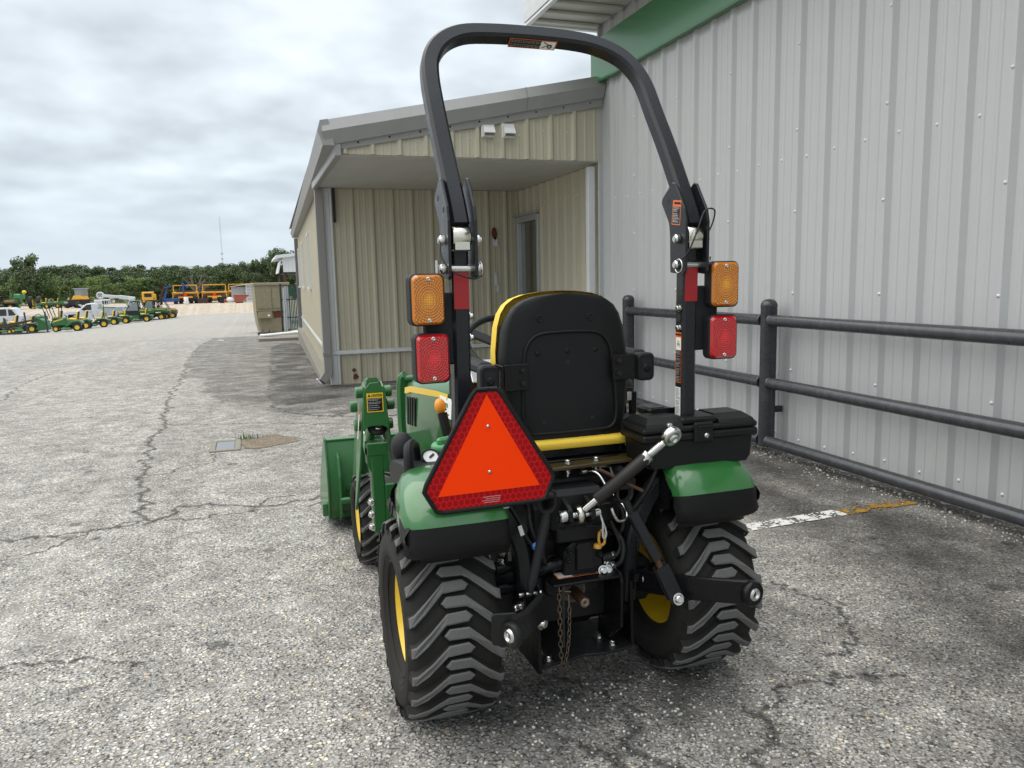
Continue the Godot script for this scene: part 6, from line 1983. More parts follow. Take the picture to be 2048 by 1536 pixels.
	shell.box(Vector3(0, 0.524, -2.068), Vector3(1.25, 0.022, 0.03), Basis(Vector3.RIGHT, 0.3))
	part("shell", shell, M.green_cast, b)
	var sp := pv([[-2.62, 0.03], [-2.10, 0.03], [-2.02, 0.07], [-1.98, 0.14], [-1.97, 0.25], [-1.985, 0.36], [-2.02, 0.455], [-2.05, 0.535], [-2.10, 0.54], [-2.40, 0.30], [-2.62, 0.06]])
	for s in [-1.0, 1.0]: part("side_plate", S.new().prism(sp, 0.012, side_x(Vector3(0.628 * s, 0, 0)), 0.003), M.green_cast, b)
	part("cutting_edge", S.new().box(Vector3(0, 0.03, -2.62), Vector3(1.26, 0.016, 0.12)), M.galv, b)
	var br := S.new()
	for s in [-1.0, 1.0]:
		for e in [-0.075, 0.055]: br.prism(pv([[-2.0, 0.06], [-1.93, 0.10], [-1.90, 0.18], [-1.91, 0.34], [-1.955, 0.44], [-2.04, 0.46], [-2.0, 0.3]]), 0.012, side_x(Vector3(0.492 * s + e, 0, 0)), 0.002)
		br.box(Vector3(0.36 * s, 0.44, -2.005), Vector3(0.16, 0.05, 0.03), Basis.IDENTITY, 0.004)
		br.rod(Vector3(0.41 * s, 0.20, -1.91), Vector3(0.57 * s, 0.20, -1.91), 0.02)
	part("bucket_bracket", br, M.green_cast, b)
	var rp := S.new()
	for q in [[0.032, 0.0035], [0.026, 0.003]]:
		var ring := []
		for k in 19: ring.append(Vector3(-0.535 + q[0] * cos(TAU * k / 18), 0.145 + q[0] * sin(TAU * k / 18), -1.975 + 0.02 * q[0] * k))
		rp.tube(ring, q[1], 6)
	part("pin_ring", rp, M.post_dark, b)
	part("pin_boss", S.new().lathe([Vector2(0.02, 0), Vector2(0.02, 0.02), Vector2(0, 0.021)], axis_z(Vector3(-0.535, 0.145, -1.99)), 14, false).box(Vector3(-0.648, 0.12, -2.06), Vector3(0.03, 0.075, 0.05)).lathe([Vector2(0.02, 0), Vector2(0.02, 0.025), Vector2(0, 0.026)], axis_z(Vector3(-0.51, 0.26, -1.99)), 12, false), M.green_cast, b)


# ---------------------------------------------------------------- things round the lot
func build_yard_things() -> void:
	# dumpster
	var d := thing("dumpster", "khaki steel dumpster with rusted fork pocket beside the green slatted gate", "dumpster", Vector3(0.75, gy(0, -32.2), -32.3), 0.06)
	var body := S.new()
	body.prism(pv([[-0.50, 0.42], [-0.42, 0.0], [0.75, 0.0], [0.75, 1.9], [-0.56, 1.9], [-0.54, 0.8]]), 1.7, Transform3D(Basis.IDENTITY, Vector3(0, 0, -0.85)))
	part("body", body, M.dumpster, d)
	part("rim", S.new().box(Vector3(0.09, 1.93, -0.85), Vector3(1.40, 0.12, 1.80), Basis.IDENTITY, 0.02), M.dumpster, d)
	part("front_panel", S.new().box(Vector3(-0.22, 1.36, 0.012), Vector3(0.56, 0.80, 0.03)).box(Vector3(0.24, 1.36, 0.012), Vector3(0.30, 0.80, 0.03)), M.dumpster, d)
	part("panel_rib", S.new().box(Vector3(0.08, 0.90, 0.03), Vector3(1.26, 0.06, 0.06)), M.dumpster, d)
	part("fork_pocket", S.new().box(Vector3(-0.22, 0.72, 0.09), Vector3(0.50, 0.26, 0.2), Basis.IDENTITY, 0.01), M.dumpster, d)
	part("rust_patch", S.new().prism(pv([[-0.02, -0.16], [0.3, -0.12], [0.34, 0.13], [0.12, 0.16], [0.05, 0.08], [-0.04, 0.12]]), 0.008, Transform3D(Basis.IDENTITY, Vector3(0.14, 0.73, 0.008))), M.rust, d)
	part("paper_label", S.new().box(Vector3(-0.09, 0.70, 0.192), Vector3(0.09, 0.07, 0.003)), M.paper, d)
	# slatted gate
	var g := thing("slatted_gate", "dark green slatted privacy gate with dark posts in front of the dumpster", "gate", Vector3(1.12, gy(0, -30.8), -30.8))
	for x in [0.0, 0.62, 1.3]: part("post", S.new().box(Vector3(x, 0.95, 0), Vector3(0.07, 1.9, 0.07)), M.post_dark, g)
	for y in [0.15, 0.62, 1.3, 1.84]: part("rail", S.new().box(Vector3(0.65, y, 0.02), Vector3(1.3, 0.035, 0.03)), M.post_dark, g)
	for k in 20:
		var x := 0.20 + k * 0.058
		part("slat", S.new().box(Vector3(x, 0.98, -0.005), Vector3(0.046, 1.66, 0.012)), M.slat_green if k > 1 else M.galv, g)
	part("leaning_pole", S.new().rod(Vector3(0.09, 0.0, 0.12), Vector3(0.11, 1.75, 0.05), 0.03).rod(Vector3(0.16, 0.0, 0.12), Vector3(0.17, 1.8, 0.05), 0.025), M.galv, g)
	# slab with the white drain pipe and black pipes lying on it
	var sl := part("concrete_slab", S.new().box(Vector3(0, 0, 0), Vector3(1.45, 0.16, 2.6), Basis.IDENTITY, 0.02), M.concrete)
	sl.position = Vector3(0.9, gy(0, -26.6) + 0.05, -26.6)
	tag(sl, "low concrete pad at the far corner of the tan building", "concrete pad")
	var pp := thing("drain_pipe", "white plastic drain pipe lying on the concrete pad", "pipe", Vector3(1.5, gy(0, -26) + 0.13, -25.9))
	part("pipe", S.new().tube(v3([[-1.24, 0.02, -0.12], [-1.15, 0.03, -0.1], [-0.15, 0.10, 0.05]]), 0.05, 12), M.pvc, pp)
	part("elbow", S.new().tube(smooth_path(v3([[-0.18, 0.10, 0.05], [-0.05, 0.10, 0.1], [0.02, 0.14, 0.11], [0.03, 0.30, 0.10]]), 4), 0.062, 12), M.pvc, pp)
	part("pipe_collar", S.new().tube(v3([[-1.26, 0.02, -0.12], [-1.14, 0.03, -0.1]]), 0.058, 12), M.pvc, pp)
	for k in 2:
		var bp := thing("steel_rail", ["black steel rail lying along the back of the concrete pad", "lower black steel rail beside the white drain pipe"][k], "steel rail", Vector3(0.86, gy(0, -27.0) + 0.18 + 0.0, -26.9 + k * 0.25))
		part("bar", S.new().box(Vector3(0, 0.03 - 0.01 * k, 0), Vector3(1.38, 0.06, 0.06)), M.post_dark, bp)
		part("stud", S.new().box(Vector3(-0.52 + 0.2 * k, 0.10, 0), Vector3(0.02, 0.1, 0.02)).box(Vector3(-0.3 + 0.1 * k, 0.09, 0), Vector3(0.02, 0.08, 0.02)), M.post_dark, bp)
	# open metal shed behind
	var sh := thing("metal_shed", "open sided metal shed with a pale ribbed gable behind the dumpster", "shed", Vector3(1.98, gy(0, -48), -48.0))
	part("roof", S.new().prism(pv([[-0.45, 3.85], [-0.35, 4.05], [8, 4.9], [8, 4.78]]), 8.0, Transform3D(Basis.IDENTITY, Vector3(0, 0, -3.8))), M.trim_white, sh)
	put("gable_panel", ribbed(6.9, 0.23, 3.05, 3.9, 4.65).done(), M.trim_white, sh, Transform3D(Basis.IDENTITY, Vector3(0.0, 0, 0.0)))
	part("eave_panel", S.new().box(Vector3(-0.2, 3.35, -2.0), Vector3(0.06, 0.75, 4.0), Basis(Vector3.BACK, -0.25)), M.trim_white, sh)
	for q in [[0.1, -0.2], [0.1, -7.5], [6.5, -0.2], [6.5, -7.5]]: part("post", S.new().box(Vector3(q[0], 1.8, q[1]), Vector3(0.14, 3.6, 0.14)), M.brown_steel, sh)
	part("ceiling", S.new().box(Vector3(3.5, 3.0, -3.9), Vector3(6.8, 0.05, 7.6)), M.dark, sh)
	# far yard: barrel, bin, hopper, white hut, sacks, scrap box
	var b1 := thing("white_drum", "white plastic drum standing before the leftmost yellow scraper", "drum", Vector3(-7.5, yard_y(-7.5, -104), -104.0))
	part("body", S.new().lathe([Vector2(0, 0), Vector2(0.24, 0), Vector2(0.26, 0.05), Vector2(0.26, 0.85), Vector2(0.22, 0.9), Vector2(0, 0.9)], Transform3D(Basis.IDENTITY, Vector3.ZERO), 14), M.pvc, b1)
	part("lid", S.new().lathe([Vector2(0.24, 0.88), Vector2(0.24, 0.94), Vector2(0, 0.95)], Transform3D(Basis.IDENTITY, Vector3.ZERO), 14), M.pvc, b1)
	var b2 := thing("black_bin", "black wheeled rubbish bin beside the middle yellow scraper", "bin", Vector3(-3.34, yard_y(-3.3, -104), -104.0))
	part("body", S.new().prism(pv([[-0.24, 0.05], [0.24, 0.05], [0.29, 0.78], [-0.29, 0.78]]), 0.5), M.dark, b2)
	part("lid", S.new().box(Vector3(0, 0.81, 0), Vector3(0.62, 0.07, 0.58)), M.post_dark, b2)
	var hp := thing("hopper", "rusty red tipping hopper in front of the white hut", "hopper", Vector3(-1.21, yard_y(-1.2, -105), -104.5))
	part("tub", S.new().prism(pv([[-0.62, 0.12], [0.25, 0.12], [1.15, 0.98], [-0.72, 0.98]]), 1.2), M.hopper, hp)
	part("rim", S.new().box(Vector3(0.2, 1.0, 0), Vector3(1.95, 0.07, 1.28)), M.hopper, hp)
	part("base", S.new().box(Vector3(-0.1, 0.06, 0), Vector3(0.9, 0.12, 1.0)), M.brown_steel, hp)
	var hut := thing("white_hut", "small pale metal hut with a lean roof beside the rusty hopper", "hut", Vector3(-0.57, yard_y(-0.6, -110), -110.0))
	part("front_wall", S.new().box(Vector3(0.6, 1.15, 0), Vector3(1.0, 2.3, 0.08)), M.trim_white, hut)
	part("side_wall", S.new().box(Vector3(-0.85, 1.0, -0.6), Vector3(1.8, 2.0, 0.06), Basis(Vector3.UP, 0.1)), M.galv, hut)
	part("roof", S.new().prism(pv([[-1.85, 2.1], [1.25, 2.5], [1.25, 2.42], [-1.85, 2.02]]), 2.4, Transform3D(Basis.IDENTITY, Vector3(0, 0, -0.8))), M.trim_white, hut)
	for k in 5: part("shutter", S.new().box(Vector3(0.6, 0.4 + k * 0.4, 0.05), Vector3(0.7, 0.30, 0.03)), M.galv, hut)
	var sx := thing("scrap_box", "brown steel box of scrap left of the middle yellow scraper", "scrap box", Vector3(-5.83, yard_y(-6, -108), -109.0))
	part("box", S.new().prism(pv([[-0.6, 0], [0.6, 0], [0.68, 0.62], [-0.68, 0.62]]), 1.0), M.brown_steel, sx)
	var sk := thing("covered_pile", "white sheeted pile with red bags between two yellow scrapers", "pile", Vector3(-2.72, yard_y(-2.7, -110), -110.0))
	part("sheet", S.new().ball(Vector3(0.2, 0.3, 0), Vector3(0.55, 0.42, 0.5), 10), M.pvc, sk)
	part("bag", S.new().ball(Vector3(-0.45, 0.2, 0), Vector3(0.4, 0.3, 0.4), 10), M.machine_red, sk)
	# radio mast far beyond the trees
	var rm := thing("radio_mast", "tall thin radio mast rising far beyond the trees", "mast", Vector3(-14.2, 0.0, -500.0))
	var lat := S.new()
	for k in 3: lat.rod(Vector3(0.35 * cos(k * 2.09), 0, 0.35 * sin(k * 2.09)), Vector3(0.3 * cos(k * 2.09), 42, 0.3 * sin(k * 2.09)), 0.06, 6)
	for k in 60: lat.rod(Vector3(0.35 * cos(k * 2.09), k * 0.7, 0.35 * sin(k * 2.09)), Vector3(0.35 * cos((k + 1) * 2.09), (k + 1) * 0.7, 0.35 * sin((k + 1) * 2.09)), 0.035, 4)
	part("lattice", lat, M.galv, rm)
	part("antenna", S.new().box(Vector3(0, 20.0, 0), Vector3(1.6, 0.5, 0.6)).box(Vector3(0, 17.0, 0), Vector3(1.2, 0.7, 0.6)), M.galv, rm)
	# hardware that litters the pavement
	var pp2 := part("paper_scrap", S.new().box(Vector3.ZERO, Vector3(0.16, 0.012, 0.10), Basis.IDENTITY, 0.002), M.paper)
	pp2.position = Vector3(-1.0, gy(0, -27.3) + 0.008, -27.3)
	tag(pp2, "scrap of white paper lying on the far pavement", "litter")


func far_wheel(called: String, parent: Node3D, at: Vector3, r: float, w: float, hub) -> void:
	var n := node(called, parent, at)
	part("tyre", S.new().lathe([Vector2(r * 0.55, -w / 2), Vector2(r * 0.92, -w / 2), Vector2(r, -w * 0.32), Vector2(r, w * 0.32), Vector2(r * 0.92, w / 2), Vector2(r * 0.55, w / 2)], axis_x(Vector3.ZERO), 20, false), M.far_tyre, n)
	part("rim", S.new().lathe([Vector2(r * 0.58, -w * 0.47), Vector2(r * 0.5, -w * 0.36), Vector2(r * 0.2, -w * 0.40), Vector2(0, -w * 0.42)], axis_x(Vector3.ZERO), 16).lathe([Vector2(r * 0.58, w * 0.47), Vector2(r * 0.5, w * 0.36), Vector2(r * 0.2, w * 0.40), Vector2(0, w * 0.42)], axis_x(Vector3.ZERO), 16), hub, n)


func far_seat(t: Node3D, at: Vector3, k := 1.0) -> void:
	var n := node("seat", t, at)
	var c := S.new()
	c.box(Vector3(0, 0.03, -0.02) * k, Vector3(0.48, 0.11, 0.46) * k, Basis(Vector3.RIGHT, 0.1), 0.03)
	c.box(Vector3(0, 0.30, 0.22) * k, Vector3(0.46, 0.50, 0.10) * k, Basis(Vector3.RIGHT, 0.18), 0.03)
	part("cushion", c, M.far_yellow, n)
	part("shell", S.new().box(Vector3(0, 0.29, 0.29) * k, Vector3(0.44, 0.48, 0.05) * k, Basis(Vector3.RIGHT, 0.18), 0.02), M.dark, n)


func lawn_tractor(at: Vector3, turn: float, label: String, group: String) -> Node3D: # drives towards -z
	var t := thing("lawn_tractor", label, "lawn tractor", at, turn, group)
	part("hood", S.new().prism(pv([[-1.02, 0.40], [-1.06, 0.60], [-0.98, 0.74], [-0.35, 0.92], [-0.22, 0.90], [-0.22, 0.42]]), 0.50, side_x(Vector3.ZERO), 0.05), M.far_green, t)
	part("hood_stripe", S.new().prism(pv([[-1.0, 0.64], [-0.4, 0.81], [-0.4, 0.86], [-0.98, 0.70]]), 0.512, side_x(Vector3.ZERO)), M.far_yellow, t)
	part("fender_deck", S.new().prism(pv([[-0.26, 0.36], [-0.1, 0.36], [0.08, 0.50], [0.2, 0.62], [0.55, 0.64], [0.72, 0.50], [0.76, 0.62], [0.6, 0.72], [0.1, 0.70], [-0.26, 0.48]]), 0.95, side_x(Vector3.ZERO), 0.02), M.far_green, t)
	part("body", S.new().box(Vector3(0, 0.55, 0.2), Vector3(0.46, 0.3, 0.9)), M.far_green, t)
	far_seat(t, Vector3(0, 0.78, 0.22))
	part("steering_wheel", S.new().lathe([Vector2(0.15, -0.012), Vector2(0.18, 0), Vector2(0.15, 0.012), Vector2(0.13, 0)], Transform3D(Basis(Vector3.RIGHT, 0.6), Vector3(0, 1.02, -0.22)), 16).rod(Vector3(0, 0.8, -0.3), Vector3(0, 1.02, -0.22), 0.03), M.dark, t)
	part("mower_deck", S.new().box(Vector3(0, 0.20, -0.2), Vector3(1.2, 0.12, 0.62), Basis.IDENTITY, 0.04).box(Vector3(0, 0.28, -0.2), Vector3(0.9, 0.07, 0.45), Basis.IDENTITY, 0.03), M.far_green, t)
	part("chassis", S.new().box(Vector3(0, 0.33, -0.3), Vector3(0.3, 0.12, 1.5)), M.dark, t)
	for s in [-1, 1]:
		far_wheel("front_wheel", t, Vector3(0.42 * s, 0.205, -0.83), 0.205, 0.17, M.far_yellow)
		far_wheel("rear_wheel", t, Vector3(0.40 * s, 0.275, 0.45), 0.275, 0.26, M.far_yellow)
	return t


func zero_turn(at: Vector3, turn: float, label: String, group: String, bar: bool) -> Node3D:
	var t := thing("zero_turn_mower", label, "mower", at, turn, group)
	part("frame", S.new().box(Vector3(0, 0.36, 0.1), Vector3(0.5, 0.14, 1.6)).box(Vector3(0, 0.42, 0.72), Vector3(0.75, 0.36, 0.36), Basis.IDENTITY, 0.04), M.far_green, t)
	part("fender", S.new().prism(pv([[-0.25, 0.42], [0.0, 0.60], [0.35, 0.68], [0.68, 0.60], [0.72, 0.45], [0.6, 0.55], [0.2, 0.58], [-0.1, 0.45]]), 1.12, side_x(Vector3.ZERO), 0.02), M.dark, t)
	part("tank", S.new().box(Vector3(-0.42, 0.62, 0.28), Vector3(0.22, 0.2, 0.6), Basis.IDENTITY, 0.05).box(Vector3(0.42, 0.62, 0.28), Vector3(0.22, 0.2, 0.6), Basis.IDENTITY, 0.05), M.far_green, t)
	far_seat(t, Vector3(0, 0.66, 0.15))
	part("mower_deck", S.new().box(Vector3(0, 0.20, -0.35), Vector3(1.4, 0.13, 0.62), Basis.IDENTITY, 0.04).box(Vector3(0.0, 0.29, -0.35), Vector3(0.7, 0.08, 0.4), Basis.IDENTITY, 0.03), M.far_green, t)
	part("lap_bar", S.new().bar(v3([[-0.3, 0.5, -0.1], [-0.3, 0.85, -0.22], [-0.05, 1.02, -0.20]]), 0.03, 0.03, Vector3(0, 0, 1)).bar(v3([[0.3, 0.5, -0.1], [0.3, 0.85, -0.22], [0.05, 1.02, -0.20]]), 0.03, 0.03, Vector3(0, 0, 1)), M.dark, t)
	if bar: part("roll_bar", S.new().bar(smooth_path(v3([[-0.38, 0.5, 0.5], [-0.38, 1.55, 0.52], [-0.30, 1.66, 0.52], [0.30, 1.66, 0.52], [0.38, 1.55, 0.52], [0.38, 0.5, 0.5]]), 3), 0.05, 0.05, Vector3(0, 0, 1)), M.far_green, t)
	for s in [-1, 1]:
		far_wheel("rear_wheel", t, Vector3(0.45 * s, 0.29, 0.42), 0.29, 0.28, M.far_yellow)
		far_wheel("caster", t, Vector3(0.42 * s, 0.16, -1.0), 0.16, 0.14, M.far_yellow)
	part("caster_arm", S.new().bar(v3([[-0.42, 0.34, -1.0], [-0.2, 0.40, -0.7], [0.2, 0.40, -0.7], [0.42, 0.34, -1.0]]), 0.06, 0.06, Vector3.UP), M.far_green, t)
	return t


func utility_vehicle(at: Vector3, turn: float, label: String, group: String, cab: bool) -> Node3D:
	var t := thing("utility_vehicle", label, "utility vehicle", at, turn, group)
	part("body", S.new().prism(pv([[-1.4, 0.45], [-1.42, 0.78], [-1.25, 0.95], [-0.65, 1.02], [-0.55, 0.6], [0.35, 0.6], [0.4, 0.45]]), 1.35, side_x(Vector3.ZERO), 0.04), M.far_green if cab else M.khaki, t)
	part("body_stripe", S.new().prism(pv([[-1.38, 0.80], [-0.7, 0.90], [-0.7, 0.95], [-1.3, 0.88]]), 1.37, side_x(Vector3.ZERO)), M.far_yellow, t)
	part("cargo_box", S.new().box(Vector3(0, 0.95, 0.95), Vector3(1.4, 0.38, 1.15), Basis.IDENTITY, 0.03), M.far_green if cab else M.khaki, t)
	part("box_stripe", S.new().box(Vector3(0, 1.02, 0.95), Vector3(1.42, 0.05, 0.95)), M.far_yellow, t)
	var fr := S.new()
	for s in [-1, 1]:
		fr.bar(v3([[0.62 * s, 0.95, -0.72], [0.60 * s, 1.80, -0.28], [0.60 * s, 1.88, 0.32], [0.64 * s, 0.95, 0.38]]), 0.07, 0.07, Vector3.RIGHT)
	for q in [[1.80, -0.28], [1.88, 0.32]]: fr.rod(Vector3(-0.6, q[0], q[1]), Vector3(0.6, q[0], q[1]), 0.03)
	part("roll_cage", fr, M.dark, t)
	if cab:
		part("roof", S.new().box(Vector3(0, 1.91, 0.02), Vector3(1.36, 0.08, 0.9), Basis.IDENTITY, 0.03), M.far_green, t)
		part("windscreen", S.new().quad_box(Vector3(0, 1.36, -0.50), Vector3(1.12, 0.82, 0.012), Basis(Vector3.RIGHT, -0.46)), M.dark_glass, t)
		part("door", S.new().box(Vector3(-0.65, 0.78, -0.14), Vector3(0.04, 0.42, 0.95)).box(Vector3(0.65, 0.78, -0.14), Vector3(0.04, 0.42, 0.95)), M.dark, t)
		part("door_window", S.new().prism(pv([[-0.55, 1.02], [0.30, 1.02], [0.27, 1.76], [-0.22, 1.72]]), 1.28, side_x(Vector3.ZERO)), M.pane_grey, t)
	part("seat", S.new().box(Vector3(0, 0.78, 0.05), Vector3(1.1, 0.14, 0.42)).box(Vector3(0, 1.08, 0.28), Vector3(1.1, 0.5, 0.1)), M.dark, t)
	part("chassis", S.new().box(Vector3(0, 0.38, 0.0), Vector3(1.0, 0.16, 2.4)), M.dark, t)
	for s in [-1, 1]:
		far_wheel("front_wheel", t, Vector3(0.58 * s, 0.32, -1.0), 0.32, 0.24, M.far_yellow)
		far_wheel("rear_wheel", t, Vector3(0.58 * s, 0.32, 0.98), 0.32, 0.28, M.far_yellow)
	return t


func pickup(called: String, label: String, at: Vector3, turn: float, crew: bool) -> Node3D:
	var t := thing(called, label, "pickup truck", at, turn)
	var cab_end := 0.85 if crew else 0.05
	part("body", S.new().prism(pv([[-2.95, 0.55], [-2.98, 0.95], [-2.85, 1.18], [-1.55, 1.27], [-1.5, 1.3], [2.75, 1.3], [2.8, 0.6], [2.35, 0.55], [2.2, 0.92], [1.5, 0.92], [1.35, 0.55], [-1.4, 0.5], [-1.55, 0.92], [-2.3, 0.92], [-2.45, 0.55]]), 1.9, side_x(Vector3.ZERO), 0.05), M.white, t)
	part("cab", S.new().prism(pv([[-1.62, 1.26], [-0.85, 1.88], [-0.5, 1.95], [cab_end - 0.2, 1.94], [cab_end + 0.1, 1.84], [cab_end + 0.3, 1.28]]), 1.66, side_x(Vector3.ZERO), 0.07), M.white, t)
	var gl := S.new()
	gl.prism(pv([[-1.30, 1.32], [-0.80, 1.80], [-0.42, 1.82], [-0.42, 1.32]]), 1.68, side_x(Vector3.ZERO))
	if crew: gl.prism(pv([[-0.30, 1.32], [-0.30, 1.82], [0.38, 1.82], [0.38, 1.32]]), 1.68, side_x(Vector3.ZERO)).prism(pv([[0.50, 1.32], [0.50, 1.81], [0.75, 1.78], [1.02, 1.34]]), 1.68, side_x(Vector3.ZERO))
	gl.box(Vector3(0, 1.58, -1.24), Vector3(1.4, 0.012, 0.84), Basis(Vector3.RIGHT, 0.68), 0)
	part("side_window", gl, M.dark_glass, t)
	part("mirror", S.new().box(Vector3(-1.02, 1.38, -1.0), Vector3(0.16, 0.2, 0.1)).box(Vector3(1.02, 1.38, -1.0), Vector3(0.16, 0.2, 0.1)), M.dark, t)
	part("wheel_arch", S.new().prism(pv([[-2.42, 0.5], [-2.36, 0.95], [-1.5, 0.95], [-1.42, 0.5], [-1.5, 0.5], [-1.6, 0.86], [-2.26, 0.86], [-2.34, 0.5]]), 1.94, side_x(Vector3.ZERO)), M.plastic_grey, t)
	part("door_seam", S.new().box(Vector3(-0.953, 0.95, -0.40), Vector3(0.006, 0.62, 0.012)).box(Vector3(-0.953, 0.95, cab_end + 0.0), Vector3(0.006, 0.62, 0.012)).box(Vector3(-0.955, 1.12, -0.52), Vector3(0.012, 0.03, 0.14)), M.dark, t)
	part("head_lamp", S.new().box(Vector3(-0.78, 1.0, -2.93), Vector3(0.3, 0.16, 0.1)).box(Vector3(0.78, 1.0, -2.93), Vector3(0.3, 0.16, 0.1)), M.silver, t)
	part("bumper", S.new().box(Vector3(0, 0.62, -3.0), Vector3(1.86, 0.22, 0.14), Basis.IDENTITY, 0.03), M.galv, t)
	for s in [-1, 1]:
		far_wheel("wheel", t, Vector3(0.82 * s, 0.39, -1.92), 0.39, 0.26, M.galv)
		far_wheel("wheel", t, Vector3(0.82 * s, 0.39, 1.85), 0.39, 0.26, M.galv)
	return t


func scraper(at: Vector3, turn: float, label: String) -> Node3D:
	var t := thing("pull_scraper", label, "earth scraper", at, turn, "yellow scrapers parked in the far yard")
	var f := S.new()
	for s in [-1, 1]: f.box(Vector3(1.42 * s, 1.85, 0), Vector3(0.12, 1.1, 0.14)).box(Vector3(1.50 * s, 0.85, -0.2), Vector3(0.14, 1.2, 1.4)).box(Vector3(1.52 * s, 1.38, 0.0), Vector3(0.18, 0.16, 1.2))
	part("top_frame", f.box(Vector3(0, 2.38, 0), Vector3(2.96, 0.13, 0.14)), M.machine_yellow, t)
	part("rear_beam", S.new().box(Vector3(0, 1.38, 0), Vector3(3.1, 0.24, 0.3), Basis.IDENTITY, 0.04), M.machine_yellow, t)
	part("apron", S.new().box(Vector3(0, 1.62, -0.7), Vector3(2.4, 0.14, 1.4)), M.post_dark, t)
	part("bowl", S.new().box(Vector3(0, 1.0, -2.2), Vector3(2.9, 1.1, 2.4), Basis.IDENTITY, 0.08), M.machine_yellow, t)
	part("push_bar", S.new().box(Vector3(0, 0.82, 0.62), Vector3(1.75, 0.17, 0.2), Basis.IDENTITY, 0.03).box(Vector3(0, 0.72, 0.60), Vector3(0.6, 0.34, 0.4), Basis.IDENTITY, 0.03), M.machine_yellow, t)
	part("warning_triangle", S.new().prism(pv([[-0.22, 0], [0.22, 0], [0.15, 0.36], [-0.15, 0.36]]), 0.02, Transform3D(Basis.IDENTITY, Vector3(0, 0.98, 0.76))), M.orange, t)
	for x in [-1.25, -0.62, 0.62, 1.25]: far_wheel("wheel", t, Vector3(x, 0.58, 0.05), 0.58, 0.46, M.machine_yellow)
	return t


